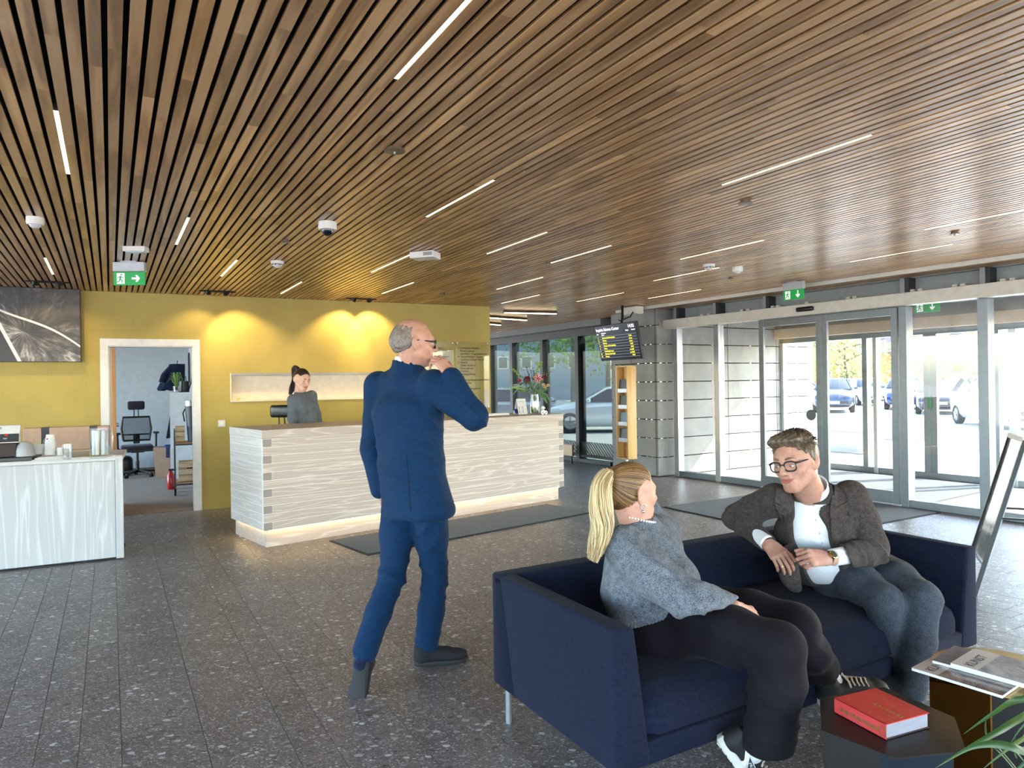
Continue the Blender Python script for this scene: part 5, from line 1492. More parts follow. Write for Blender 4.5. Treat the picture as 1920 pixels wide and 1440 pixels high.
# chair behind the desk
def office_chair(name, lab, loc, rz, seat_m, frame_m, head=True, leather=False):
    t = thing(name, lab, 'office chair', loc, rz)
    # faces -y
    b = MB(); b.box((0, -0.02, 0.49), (0.48, 0.46, 0.09), 0.04, 4); b.build('seat', seat_m, t, sm=0.9)
    b = MB()
    b.tube([(-0.20, 0.20, 0.60), (-0.225, 0.235, 0.8), (-0.20, 0.22, 1.0), (0.20, 0.22, 1.0), (0.225, 0.235, 0.8), (0.20, 0.20, 0.60), (-0.20, 0.20, 0.60)], 0.018, 10); b.tube([(-0.215, 0.225, 0.70), (0.215, 0.225, 0.70)], 0.012, 8); b.build('back_frame', frame_m, t, sm=1)
    def bf(u, v): return ((u - 0.5) * 0.41 * (1 + 0.1 * math.sin(PI * v)), 0.205 + 0.03 * math.sin(PI * v) - 0.02 * math.cos((u - 0.5) * PI), 0.59 + 0.41 * v)
    b = MB(); b.grid(bf, 8, 8); bk_ = b.build('back_mesh', NTmesh, t)
    b = MB(); b.box((0, 0.235, 0.62), (0.10, 0.03, 0.16), 0.01); b.build('spine', frame_m, t)
    if head:
        b = MB(); b.box((0, 0.19, 1.20), (0.26, 0.07, 0.15), 0.032, 4); b.build('headrest', seat_m, t, sm=0.9)
        b = MB()
        for xx in (-0.035, 0.035): b.bar((xx, 0.215, 1.0), (xx * 0.9, 0.20, 1.16), 0.014, 0.012)
        b.build('headrest_stem', frame_m, t)
    for sx_ in (-1, 1):
        b = MB(); b.tube([(sx_ * 0.24, 0.05, 0.46), (sx_ * 0.285, 0.03, 0.48), (sx_ * 0.29, 0.02, 0.72)], 0.016, 10); b.box((sx_ * 0.285, -0.02, 0.735), (0.085, 0.24, 0.03), 0.012); b.build('armrest', frame_m, t, sm=0.8)
    b = MB(); b.lathe([(0, 0.08), (0.028, 0.08), (0.028, 0.26), (0.02, 0.26), (0.02, 0.44), (0, 0.44)], n=16); b.box((0, 0, 0.43), (0.2, 0.24, 0.04), 0.01); b.bar((-0.30, 0.05, 0.415), (0.28, 0.02, 0.425), 0.03, 0.02); b.build('gas_column', frame_m, t, sm=0.6)
    for k in range(5):
        a = 2 * PI * k / 5 + 0.35
        d = Vector((math.cos(a), math.sin(a), 0))
        b = MB(); b.hexa([Vector((0, 0, 0.075)) + d.cross(Vector((0, 0, 1))) * 0.025, Vector((0, 0, 0.075)) - d.cross(Vector((0, 0, 1))) * 0.025, d * 0.32 - d.cross(Vector((0, 0, 1))) * 0.014 + Vector((0, 0, 0.058)), d * 0.32 + d.cross(Vector((0, 0, 1))) * 0.014 + Vector((0, 0, 0.058)),
               Vector((0, 0, 0.12)) + d.cross(Vector((0, 0, 1))) * 0.025, Vector((0, 0, 0.12)) - d.cross(Vector((0, 0, 1))) * 0.025, d * 0.32 - d.cross(Vector((0, 0, 1))) * 0.014 + Vector((0, 0, 0.078)), d * 0.32 + d.cross(Vector((0, 0, 1))) * 0.014 + Vector((0, 0, 0.078))])
        lg = b.build('base_arm', frame_m, t)
        b = MB(); s_ = d.cross(Vector((0, 0, 1)))
        for q_ in (-0.014, 0.014): b.tube([d * 0.31 + s_ * (q_ - 0.008) + Vector((0, 0, 0.029)), d * 0.31 + s_ * (q_ + 0.008) + Vector((0, 0, 0.029))], 0.028, 12)
        b.build('caster', M_BLACK, lg, sm=0.6)
    return t
_m = NT('black seat mesh'); _tr = _m.n('ShaderNodeBsdfTransparent'); _df = _m.n('ShaderNodeBsdfDiffuse'); _m.set(_df, 'Color', srgb(30, 32, 36))
_mx = _m.n('ShaderNodeMixShader'); _m.set(_mx, 0, 0.55); _m.t.links.new(_tr.outputs[0], _mx.inputs[1]); _m.t.links.new(_df.outputs[0], _mx.inputs[2]); _m.t.links.new(_mx.outputs[0], _m.out.inputs[0])
NTmesh = _m.m
M_CHSEAT = _fabric('plum grey chair fabric', (42, 38, 48), (62, 56, 68), 300)
M_CHBLK = plain('black chair plastic', (20, 21, 24), 0.4)
M_LEATH = plain('black leather', (22, 23, 25), 0.35, coat=0.2)
q = onplane(258, 880, WO + WN * 4.1, WD)
office_chair('office_chair', 'black mesh office chair with headrest in the office behind the doorway', (q.x, q.y, 0.007), WRZ + 0.08, M_CHSEAT, M_CHBLK)
q = W(516, 800, 8.0)
oc = office_chair('office_chair', 'black leather desk chair behind the reception desk next to the receptionist', (q.x, q.y, 0.0), DRZ - 0.75, M_LEATH, M_CHBLK)

# ================================================================== OFFICE THINGS
def opt(px, y, z=0.0):
    p = onplane(px, 800, WO + WN * y, WD); p.z = z; return p
def olx(px, y): return (onplane(px, 800, WO + WN * y, WD) - WO).dot(WD)
M_SHELF = plain('white laminate', (224, 228, 232), 0.45)
# shelf : open side faces left (local -x), stands against the right wall
sy0, sy1 = 2.55, 3.95
sx0 = olx(319, sy0); sxw = 0.40
p0 = WO + WD * sx0 + WN * sy0
shf = thing('shelf_unit', 'white open shelf unit along the right side of the office', 'shelf', (p0.x, p0.y, 0.007), WRZ)
SHH = 1.42; dl_ = sy1 - sy0
for yy, nm in ((0.0, 'end_panel'), (dl_ / 2, 'divider'), (dl_, 'end_panel')):
    b = MB(); b.box((sxw / 2, yy, SHH / 2), (sxw, 0.03, SHH), 0.001, 1); b.build(nm, M_SHELF, shf)
for zz in (0.03, 0.38, 0.73, 1.07, SHH - 0.015):
    b = MB(); b.box((sxw / 2, dl_ / 2, zz), (sxw, dl_, 0.025), 0.001, 1); b.build('shelf_board', M_SHELF, shf)
b = MB(); b.box((sxw - 0.005, dl_ / 2, SHH / 2), (0.008, dl_, SHH)); b.build('back_panel', M_SHELF, shf)
def oth(name, lab, cat, x, y, z): 
    q = WO + WD * x + WN * y; return thing(name, lab, cat, (q.x, q.y, z + 0.007), WRZ)
M_NAVY = _fabric('navy cloth', (18, 24, 44), (34, 44, 72), 90)
t = oth('jacket', 'dark navy jacket hanging on the wall hook above the shelf', 'jacket', sx0 + 0.12, sy1 - 0.05, 1.44)
b = MB()
def jf(u, v):
    a = u * 2 * PI; w = 0.10 + 0.09 * v + 0.02 * math.sin(3 * a); return (math.cos(a) * w * 1.1 - 0.10 * v, math.sin(a) * 0.10, 0.46 - 0.44 * v + 0.02 * math.sin(5 * a) * v)
b.grid(jf, 24, 8); b.tube([(-0.06, -0.02, 0.42), (-0.20, -0.05, 0.26), (-0.24, -0.06, 0.14)], [0.06, 0.055, 0.05], 12); b.build('cloth', M_NAVY, t, sm=1.2)
b = MB(); b.tube([(0, 0.02, 0.45), (0, -0.02, 0.52), (0.01, -0.05, 0.50)], 0.006, 6); b.build('hanging_loop', M_CHBLK, t)
t = oth('potted_plant', 'small green arching plant in a glass on top of the white shelf', 'plant', sx0 + 0.10, sy0 + 0.55, SHH)
b = MB(); b.lathe([(0, 0), (0.05, 0), (0.055, 0.1), (0.05, 0.1), (0.045, 0.01), (0, 0.01)], n=18); b.build('pot', M_CLEAR, t, sm=0.6)
b = MB()
for k in range(26):
    a = k * 2.4; r = 0.10 + 0.10 * ((k * 7) % 5) / 5
    pts = [Vector((0.01 * math.cos(a), 0.01 * math.sin(a), 0.08)), Vector((r * 0.5 * math.cos(a), r * 0.5 * math.sin(a), 0.22 + 0.05 * (k % 3))), Vector((r * math.cos(a), r * math.sin(a), 0.14 + 0.06 * (k % 4)))]
    s = Vector((-math.sin(a), math.cos(a), 0)) * 0.007
    b.raw([pts[0] - s, pts[0] + s, pts[1] + s, pts[1] - s, pts[2]], [[0, 1, 2, 3], [3, 2, 4]])
b.build('leaves', plain('fresh green', (120, 160, 70), 0.5), t, kind='stuff')
t = oth('watering_can', 'dark metal watering can with hoop handle on top of the white shelf', 'watering can', sx0 + 0.20, sy0 + 0.16, SHH)
b = MB(); b.lathe([(0, 0), (0.075, 0), (0.08, 0.02), (0.07, 0.17), (0.03, 0.18), (0, 0.18)], n=22); b.build('can_body', plain('gunmetal', (58, 58, 60), 0.3, 0.8), t, sm=0.6)
b = MB(); b.tube([(0.07, 0, 0.05), (0.10, 0, 0.14), (0.125, 0, 0.26)], [0.012, 0.01, 0.009], 10); b.build('spout', plain('gunmetal two', (58, 58, 60), 0.3, 0.8), t, sm=1)
b = MB(); b.tube([(-0.075 + 0.0, 0, 0.15), (-0.07, 0, 0.24), (-0.02, 0, 0.29), (0.03, 0, 0.24), (0.035, 0, 0.18)], 0.006, 8); b.build('hoop_handle', plain('gunmetal three', (58, 58, 60), 0.3, 0.8), t, sm=1)
t = oth('wall_frame', 'grey panel with dark edged frame on the white office side wall', 'frame', xor_ - 0.03, sy0 + 0.9, 1.62)
b = MB(); b.box((0, 0, 0.16), (0.03, 0.30, 0.5)); b.build('panel', plain('grey board', (176, 184, 188), 0.6), t)
b = MB()
for a, c in (((0.0, -0.5, -0.05), (0.0, -0.5, 0.42)), ((0.0, -0.22, -0.05), (0.0, -0.22, 0.42)), ((0, -0.5, 0.42), (0, -0.22, 0.42))): b.bar(a, c, 0.02, 0.02)
b.build('frame_edge', M_CHBLK, t)
# small things on the shelf
for lab, y, z, col in (('small dark bottles on the middle shelf of the office shelf unit', 1.15, 0.745, (40, 50, 86)), ('black folded item on the upper shelf of the office shelf unit', 0.35, 1.085, (30, 32, 36)), ('white plastic bag on a low shelf of the office shelf unit', 0.9, 0.395, (214, 220, 226))):
    t = oth('shelf_item', lab, 'shelf item', sx0 + 0.1, sy0 + y, z)
    b = MB()
    b.ball((0, 0, 0.06), (0.07, 0.10, 0.06), 10); b.ball((0.03, 0.08, 0.09), (0.05, 0.06, 0.06), 10); b.ball((0.0, -0.09, 0.05), (0.05, 0.06, 0.05), 10); b.build('bundle', plain('shelf item', col, 0.5), t, sm=1)
t = oth('blue_coat', 'dark blue coat hem hanging at the far end of the white shelf', 'coat', sx0 - 0.02, sy1 + 0.12, 0.62)
b = MB(); b.hexa([(-0.05, 0, 0), (0.10, 0, 0.02), (0.10, 0.06, 0.02), (-0.05, 0.06, 0), (0.03, 0, 0.48), (0.10, 0, 0.48), (0.10, 0.06, 0.48), (0.03, 0.06, 0.48)], 0.015, 2); b.build('cloth', M_NAVY, t, sm=0.9)
b = MB(); b.tube([(0.07, 0.03, 0.46), (0.07, 0.03, 0.86), (0.2, 0.05, 0.86)], 0.008, 6); b.build('hook', M_CHBLK, t)
t = oth('floor_box', 'open cardboard box with blue bag at the far end of the white shelf', 'box', sx0 - 0.10, sy1 - 0.1, 0)
b = MB(); b.hexa([(-0.13, -0.2, 0), (0.13, -0.2, 0), (0.13, 0.2, 0), (-0.13, 0.2, 0), (-0.16, -0.2, 0.5), (0.13, -0.2, 0.5), (0.13, 0.2, 0.5), (-0.16, 0.2, 0.5)]); b.build('carton', M_CARD, t)
b = MB(); b.box((0.06, -0.12, 0.42), (0.12, 0.16, 0.24), 0.03, 2); b.build('blue_bag', plain('blue bag', (40, 66, 140), 0.5), t, sm=0.8)
t = oth('backpack', 'black backpack on the carpet left of the office chair', 'backpack', olx(238, 3.9) - 0.12, 4.35, 0)
b = MB(); b.box((0, 0, 0.17), (0.36, 0.24, 0.34), 0.09, 5); b.build('bag_body', M_CHBLK, t, sm=0.9)
b = MB(); b.tube([(-0.07, 0, 0.32), (-0.06, 0, 0.42), (0.02, 0, 0.44), (0.04, 0, 0.33)], 0.012, 8); b.build('grab_handle', M_CHBLK, t, sm=1)
# trolley
ty0 = 1.35
tx0 = olx(327, ty0)
q = WO + WD * tx0 + WN * ty0
trl = thing('trolley', 'black framed trolley with wooden shelves in the office doorway', 'trolley', (q.x, q.y, 0.007), WRZ)
TWd, TDp = 0.42, 0.40
for xx in (0, TWd):
    for yy in (0, TDp):
        b = MB(); b.bar((xx, yy, 0.09), (xx, yy, 0.80), 0.022, 0.022); pst = b.build('post', M_CHBLK, trl)
        b = MB(); b.tube([(xx - 0.012, yy, 0.04), (xx + 0.012, yy, 0.04)], 0.04, 16); b.box((xx, yy, 0.082), (0.03, 0.03, 0.02)); b.build('caster', M_BLACK, pst, sm=0.6)
M_TSH = wood_mat('trolley wood', (150, 110, 72), (176, 134, 92), (196, 158, 116), 'X', 0.5)
for zz in (0.17, 0.72):
    b = MB(); b.box((TWd / 2, TDp / 2, zz), (TWd, TDp, 0.022), 0.002, 1); b.build('shelf_board', M_TSH, trl)
b = MB()
for yy in (0, TDp): b.bar((0, yy, 0.80), (0, yy, 0.90), 0.018, 0.018); b.bar((0, yy, 0.70), (TWd, yy, 0.70), 0.018, 0.018); b.bar((0, yy, 0.15), (TWd, yy, 0.15), 0.018, 0.018)
b.bar((0, 0, 0.90), (0, TDp, 0.90), 0.018, 0.018); b.build('rail', M_CHBLK, trl)
M_CRATE = wood_mat('pale crate wood', (198, 166, 122), (214, 186, 146), (228, 206, 172), 'X', 0.6)
def crate(lab, x, y, z, w, d, h, slot):
    t = thing('wooden_crate', lab, 'crate', (q + WD * x + WN * y + Vector((0, 0, z + 0.007)))[:], WRZ)
    for k in range(3):
        hh = h / 3
        for nm, c, s in (('slat', (w / 2, 0.006, hh * (k + 0.5)), (w, 0.012, hh - 0.012)), ('slat', (w / 2, d - 0.006, hh * (k + 0.5)), (w, 0.012, hh - 0.012)), ('slat', (0.006, d / 2, hh * (k + 0.5)), (0.012, d - 0.026, hh - 0.012)), ('slat', (w - 0.006, d / 2, hh * (k + 0.5)), (0.012, d - 0.026, hh - 0.012))):
            b = MB(); b.box((0, 0, 0), s, 0.001, 1); o = b.build(nm, M_CRATE, t); o.location = c
    b = MB(); b.box((w / 2, d / 2, 0.006), (w - 0.03, d - 0.03, 0.01)); b.build('crate_bottom', M_CRATE, t)
    if slot: b = MB(); b.box((w / 2, -0.001, h * 0.66), (0.12, 0.004, 0.014)); b.build('hand_slot', M_BLACK, t)
crate('pale wooden crate on the top shelf of the trolley', 0.01, 0.12, 0.733, 0.12, 0.25, 0.22, False)
crate('pale wooden crate with a dark hand slot on the lower shelf of the trolley', 0.04, 0.04, 0.183, 0.34, 0.3, 0.28, True)
t = thing('waste_bin', 'tall dark grey bin with steel rim on the top shelf of the trolley', 'bin', (q + WD * 0.27 + WN * 0.16 + Vector((0, 0, 0.74)))[:], WRZ)
b = MB(); b.lathe([(0, 0), (0.10, 0), (0.135, 0.50), (0.13, 0.5), (0, 0.49)], n=28); b.build('bin_body', plain('dark blue grey bin', (58, 66, 78), 0.4), t, sm=0.5)
b = MB(); b.lathe([(0.136, 0.50), (0.138, 0.57), (0.12, 0.575), (0, 0.575)], n=28); b.build('rim', M_ALUB, t, sm=0.5)
b = MB(); b.tube([(-0.13, 0, 0.46), (-0.16, 0, 0.40), (-0.14, 0, 0.28)], 0.01, 8); b.build('handle', M_CHBLK, t, sm=1)
t = oth('fire_extinguisher', 'red fire extinguisher on the carpet behind the trolley', 'fire extinguisher', olx(319, 2.1), 2.1, 0)
b = MB(); b.lathe([(0, 0), (0.05, 0), (0.055, 0.02), (0.055, 0.2), (0.03, 0.25), (0.02, 0.27), (0, 0.27)], n=22); b.build('cylinder_body', plain('signal red', (186, 32, 40), 0.3, coat=0.3), t, sm=0.6)
b = MB(); b.box((0.02, 0, 0.285), (0.10, 0.03, 0.03), 0.005); b.build('valve', M_CHBLK, t)

# ================================================================== PLANT at the lower right
M_BLADE = NT('grass green blade')
_v = M_BLADE.coord('Object'); _n = M_BLADE.noise(_v, 6.0, 3.0)
M_BLADE = M_BLADE.pbr(M_BLADE.ramp(_n, [(0.3, srgb(34, 66, 38)), (0.55, srgb(54, 86, 42)), (0.75, srgb(104, 112, 44))]), 0.4, spec=0.4)
plp = Vector((1.26, 1.36, 0))
plant = thing('potted_grass_plant', 'green plant with long arching blades in the lower right corner', 'plant', plp[:])
b = MB(); b.lathe([(0, 0), (0.13, 0), (0.16, 0.38), (0.15, 0.38), (0.14, 0.34), (0, 0.34)], n=28); b.build('pot', plain('grey pot', (96, 96, 94), 0.6), plant, sm=0.5)
b = MB(); b.lathe([(0, 0.345), (0.14, 0.34)], n=20); b.build('soil', plain('soil', (44, 34, 26), 0.95), plant)
root = Vector((0.0, 0.0, 0.34))
def leafblade(pts, w0, name='leaf_blade'):
    P = [root] + [W(*q_) - plp for q_ in pts]
    # Catmull-Rom
    def cr(t):
        k = t * (len(P) - 1); i = min(int(k), len(P) - 2); f = k - i
        p0, p1, p2, p3 = P[max(i - 1, 0)], P[i], P[i + 1], P[min(i + 2, len(P) - 1)]
        return 0.5 * ((2 * p1) + (p2 - p0) * f + (2 * p0 - 5 * p1 + 4 * p2 - p3) * f * f + (3 * p1 - p0 - 3 * p2 + p3) * f ** 3)
    b = MB()
    def f(u, v):
        p = cr(u); d = (cr(min(1, u + 0.01)) - cr(max(0, u - 0.01))).normalized()
        s = d.cross(Vector((0.15, -0.75, 0.6))).normalized(); n_ = s.cross(d)
        w = 0.62 * w0 * min(1.0, (1.0 - u) * 2.2 + 0.03) * min(1, 0.35 + 2 * u)
        x = (v - 0.5)
        return p + s * w * x - n_ * w * 0.35 * abs(x)
    b.grid(f, 26, 4); b.build(name, M_BLADE, plant, sm=2)
leafblade([(2010, 1330, 1.30), (1920, 1310, 1.32), (1863, 1338, 1.36), (1806, 1377, 1.40)], 0.020)
leafblade([(2010, 1310, 1.22), (1920, 1344, 1.22), (1873, 1371, 1.20), (1813, 1404, 1.18), (1752, 1441, 1.16)], 0.018)
leafblade([(1985, 1440, 1.18), (1920, 1408, 1.12), (1873, 1395, 1.12), (1823, 1401, 1.12), (1775, 1428, 1.12)], 0.022)
leafblade([(1990, 1350, 1.28), (1920, 1385, 1.28), (1880, 1412, 1.28), (1838, 1446, 1.28)], 0.012)
leafblade([(1975, 1340, 1.34), (1925, 1356, 1.36), (1893, 1396, 1.36)], 0.010)
leafblade([(1990, 1380, 1.2), (1930, 1424, 1.2), (1890, 1460, 1.2)], 0.016)
for pts in ([(1900, 1440, 1.36), (1856, 1398, 1.38), (1848, 1342, 1.39)], [(1905, 1440, 1.36), (1850, 1380, 1.37), (1853, 1335, 1.37)], [(1930, 1440, 1.32), (1906, 1420, 1.33), (1903, 1370, 1.33)]): leafblade(pts, 0.005, 'thin_stem')
for k in range(8):
    a = 2.2 + k * 0.75
    leafblade([(2050 + 30 * math.cos(a), 1300 + 25 * k, 1.3 + 0.05 * math.sin(a)), (2120 + 70 * math.cos(a), 1250 + 60 * math.sin(a), 1.34)], 0.014)
# ================================================================== OUTSIDE
def _ground():
    t = NT('pale dry asphalt'); v = t.coord('World'); n1 = t.noise(v, 0.35, 4.0, 0.6); n2 = t.noise(v, 30.0, 3.0, 0.7)
    g = t.math('ADD', t.math('MULTIPLY', n1, 0.7), t.math('MULTIPLY', n2, 0.3))
    return t.pbr(t.ramp(g, [(0.35, srgb(160, 156, 150)), (0.65, srgb(196, 192, 186))]), 0.85, spec=0.2)
gnd = thing('ground', 'pale sunlit asphalt of the car park outside', 'ground', (0, 0, 0), 0, kind='structure')
b = MB(); b.quad((-150, -120, -0.09), (200, -120, -0.09), (200, 240, -0.09), (-150, 240, -0.09)); b.build('asphalt', _ground(), gnd)
def out(px, Y):
    p = W(px, 720, Y); return Vector((p.x, p.y, -0.09))
M_TYRE = plain('tyre rubber', (24, 24, 25), 0.8); M_RIM = plain('alloy rim', (170, 174, 178), 0.3, 0.9); M_CGL = NT('car glass').pbr(srgb(22, 30, 36), 0.05, spec=0.8); M_LAMP = plain('headlamp glass', (220, 226, 232), 0.1, coat=0.6); M_CTRIM = plain('black car trim', (20, 20, 22), 0.5); M_PLATE = plain('number plate', (232, 232, 228), 0.5)
def lerp(a, c, f): return a + (c - a) * f
def make_car(name, lab, p, rz, paint, suv=False, group=None):
    t = thing(name, lab, 'car', p[:], rz, group=group)
    hgt = 1.62 if suv else 1.44
    # stations along x (front = +x): x, half width, bottom z, shoulder z, deck z
    st = [(2.28, 0.62, 0.34, 0.56, 0.60), (2.18, 0.78, 0.24, 0.62, 0.70), (1.9, 0.87, 0.20, 0.70, 0.80), (1.45, 0.90, 0.20, 0.76, 0.90), (0.95, 0.90, 0.19, 0.80, 0.97), (0.0, 0.91, 0.19, 0.84, 0.98), (-1.0, 0.91, 0.19, 0.86, 1.0), (-1.7, 0.90, 0.22, 0.88, 1.03), (-2.1, 0.85, 0.28, 0.88, 1.03), (-2.26, 0.74, 0.38, 0.84, 0.98)]
    if suv: st = [(a, w, z0 + 0.05, z1 + 0.1, z2 + 0.12) for a, w, z0, z1, z2 in st]
    V, F = [], []
    for a, w, z0, z1, z2 in st:
        ring = [(-w * 0.86, z0), (-w * 0.97, z0 + 0.12), (-w, lerp(z0, z1, 0.6)), (-w * 0.98, z1), (-w * 0.86, z2 - 0.02), (-w * 0.4, z2 + 0.02), (0, z2 + 0.03), (w * 0.4, z2 + 0.02), (w * 0.86, z2 - 0.02), (w * 0.98, z1), (w, lerp(z0, z1, 0.6)), (w * 0.97, z0 + 0.12), (w * 0.86, z0)]
        V += [(a, y, z) for y, z in ring]
    n_ = 13
    for i in range(len(st) - 1):
        for k in range(n_):
            k2 = (k + 1) % n_
            F.append((i * n_ + k, i * n_ + k2, (i + 1) * n_ + k2, (i + 1) * n_ + k))
    F.append(tuple(range(n_))); F.append(tuple(range((len(st) - 1) * n_, len(st) * n_))[::-1])
    b = MB(); b.raw(V, F); bmesh.ops.recalc_face_normals(b.bm, faces=list(b.bm.faces)); b.build('body', paint, t, sm=0.6)
    zb = 1.08 if suv else 0.96
    fx, rx = 1.05, (-2.05 if suv else -1.75)
    tf, tr_ = 0.25, (-1.75 if suv else -1.05)
    wb, wt = 0.82, 0.60
    lo = [(fx, -wb, zb), (fx, wb, zb), (rx, wb, zb), (rx, -wb, zb)]; hi = [(tf, -wt, hgt - 0.05), (tf, wt, hgt - 0.05), (tr_, wt, hgt - 0.05), (tr_, -wt, hgt - 0.05)]
    b = MB(); b.hexa(lo + hi, 0.03, 2); b.build('window_glass', M_CGL, t, sm=0.5)
    b = MB(); b.hexa([(tf + 0.05, -wt - 0.02, hgt - 0.07), (tf + 0.05, wt + 0.02, hgt - 0.07), (tr_ - 0.05, wt + 0.02, hgt - 0.07), (tr_ - 0.05, -wt - 0.02, hgt - 0.07), (tf - 0.12, -wt + 0.06, hgt), (tf - 0.12, wt - 0.06, hgt), (tr_ + 0.12, wt - 0.06, hgt), (tr_ + 0.12, -wt + 0.06, hgt)], 0.02, 2); b.build('roof', paint, t, sm=0.6)
    for sy in (-1, 1):
        b = MB(); b.bar((fx, sy * (wb + 0.005), zb), (tf, sy * (wt + 0.01), hgt - 0.05), 0.06, 0.05); b.bar((rx, sy * wb, zb), (tr_, sy * wt, hgt - 0.05), 0.14, 0.05); mx_ = -0.45; b.bar((mx_, sy * (wb + 0.004), zb), (mx_ - 0.05, sy * (wt + 0.006), hgt - 0.05), 0.07, 0.03); b.build('pillar', paint, t)
        b = MB(); b.box((0.85, sy * 0.98, zb + 0.06), (0.12, 0.17, 0.12), 0.03, 2); b.build('mirror', paint, t, sm=0.8)
        z = 0.68 if not suv else 0.80
        b = MB(); b.hexa([(2.16, sy * 0.50, z - 0.06), (2.02, sy * 0.84, z - 0.03), (1.8, sy * 0.84, z), (1.95, sy * 0.5, z - 0.02), (2.12, sy * 0.50, z + 0.06), (1.96, sy * 0.82, z + 0.1), (1.7, sy * 0.84, z + 0.12), (1.9, sy * 0.5, z + 0.08)], 0.015, 1); b.build('headlight', M_LAMP, t)
        b = MB(); b.box((-2.17, sy * 0.66, z + 0.14), (0.12, 0.28, 0.12), 0.02, 1); b.build('tail_light', plain('red lamp', (180, 30, 30), 0.2), t)
    b = MB(); b.box((2.24, 0, 0.42 if not suv else 0.5), (0.09, 1.25, 0.16), 0.03, 2); b.box((2.2, 0, 0.27 if not suv else 0.32), (0.14, 1.35, 0.07), 0.02, 2); b.build('grille', M_CTRIM, t)
    for x_ in (2.30, -2.28):
        b = MB(); b.box((x_, 0, 0.50 if x_ > 0 else 0.62), (0.015, 0.52, 0.115)); b.build('number_plate', M_PLATE, t)
    for x_ in (1.42, -1.38):
        for sy in (-1, 1):
            b = MB(); b.lathe([(0.21, -0.1), (0.30, -0.11), (0.325, -0.08), (0.325, 0.08), (0.30, 0.11), (0.21, 0.1)], (x_, sy * 0.80, 0.325), 24, Matrix.Rotation(PI / 2, 3, 'X')); wh = b.build('wheel', M_TYRE, t, sm=0.6)
            b = MB(); b.lathe([(0, -0.05), (0.05, -0.10), (0.06, -0.07), (0.2, -0.075), (0.215, -0.09), (0.215, 0.09), (0.2, 0.075), (0.06, 0.07), (0.05, 0.10), (0, 0.05)], (x_, sy * 0.80, 0.325), 24, Matrix.Rotation(PI / 2, 3, 'X'))
            b.build('rim', M_RIM, wh, sm=0.4)
            b = MB()
            for k in range(5):
                a = k * 2 * PI / 5 + 0.3
                b.bar((x_, sy * 0.905, 0.325), (x_ + 0.2 * math.cos(a), sy * 0.895, 0.325 + 0.2 * math.sin(a)), 0.045, 0.02, up=(0, sy, 0))
            b.build('spokes', M_RIM, wh)
    return t
def paint(name, rgb): return plain(name, rgb, 0.22, 0.25, coat=0.8)
P_NAVY, P_WHITE, P_BLUE, P_SILV, P_BLACK, P_GREY = paint('navy paint', (26, 40, 62)), paint('white paint', (230, 232, 234)), paint('blue paint', (40, 66, 130)), paint('silver paint', (166, 172, 178)), paint('black paint', (20, 22, 26)), paint('graphite paint', (82, 88, 96))
def face_cam(p, da=0.0): return math.atan2(-p.y, -p.x) + da
cars = [(1562, 34, 'car', 'dark navy suv facing the entrance, seen through the left door leaf', P_NAVY, True, 0.0), (1594, 54, 'car', 'dark estate car behind the navy suv in the car park', P_GREY, True, 0.1), (1624, 42, 'car', 'white car parked between the navy and blue cars', P_WHITE, True, 0.25),
        (1696, 36, 'car', 'blue car facing the entrance behind the right door leaf', P_BLUE, True, 0.0), (1762, 31, 'car', 'black low car facing the entrance behind the outer door handle', P_BLACK, False, 0.0), (1822, 36, 'car', 'white car showing its tail beyond the black low car', P_WHITE, False, 2.9),
        (1880, 22, 'car', 'large white car close to the vestibule behind the right post', P_WHITE, True, 0.35), (1500, 40, 'car', 'silver car near the granite wall seen through the left leaf', P_SILV, False, 0.4)]
for px, Y, nm, lab, pt, suv, da in cars:
    p = out(px, Y); make_car(nm, lab, p, face_cam(p, da), pt, suv)
p = out(985, 25); make_car('car', 'dark grey car side on behind the far glazing left part', p, math.radians(2), P_SILV, False)
p = out(1148, 22.5); make_car('car', 'white car side on behind the far glazing beside the leaflet rack', p, math.radians(178), P_WHITE, False)

# trees
M_BARK = plain('grey bark', (112, 104, 96), 0.9)
def leafmat(n, a, c):
    t = NT(n); i_ = t.n('ShaderNodeNewGeometry'); nn = t.noise(t.coord('Object'), 1.4, 3.0)
    col = t.ramp(nn, [(0.3, srgb(*a)), (0.7, srgb(*c))])
    d = t.n('ShaderNodeBsdfDiffuse'); t.set(d, 'Color', col); tl = t.n('ShaderNodeBsdfTranslucent'); t.set(tl, 'Color', col)
    mx = t.n('ShaderNodeMixShader'); t.set(mx, 0, 0.45); t.t.links.new(d.outputs[0], mx.inputs[1]); t.t.links.new(tl.outputs[0], mx.inputs[2]); t.t.links.new(mx.outputs[0], t.out.inputs[0])
    return t.m
L_YEL, L_GRN, L_DRK = leafmat('yellow autumn leaves', (150, 152, 96), (190, 190, 134)), leafmat('green leaves', (92, 118, 66), (136, 156, 92)), leafmat('dark needles', (40, 60, 44), (74, 92, 62))
rt_ = random.Random(9)
def crown_mesh(blobs, n_, s):
    V, F = [], []
    for _ in range(n_):
        c, r = rt_.choice(blobs)
        d = Vector((rt_.gauss(0, 1), rt_.gauss(0, 1), rt_.gauss(0, 1))).normalized() * (rt_.random() ** 0.4)
        q = Vector(c) + Vector((d.x * r[0], d.y * r[1], d.z * r[2]))
        a = Vector((rt_.gauss(0, 1), rt_.gauss(0, 1), rt_.gauss(0, 1))).normalized(); e = a.cross(Vector((rt_.gauss(0, 1), rt_.gauss(0, 1), rt_.gauss(0, 1)))).normalized()
        k = s * rt_.uniform(0.6, 1.3); i = len(V)
        V += [q - a * k, q + e * k * 0.6, q + a * k, q - e * k * 0.6]; F.append((i, i + 1, i + 2, i + 3))
    me = bpy.data.meshes.new('crown'); me.from_pydata([v[:] for v in V], [], F); return me
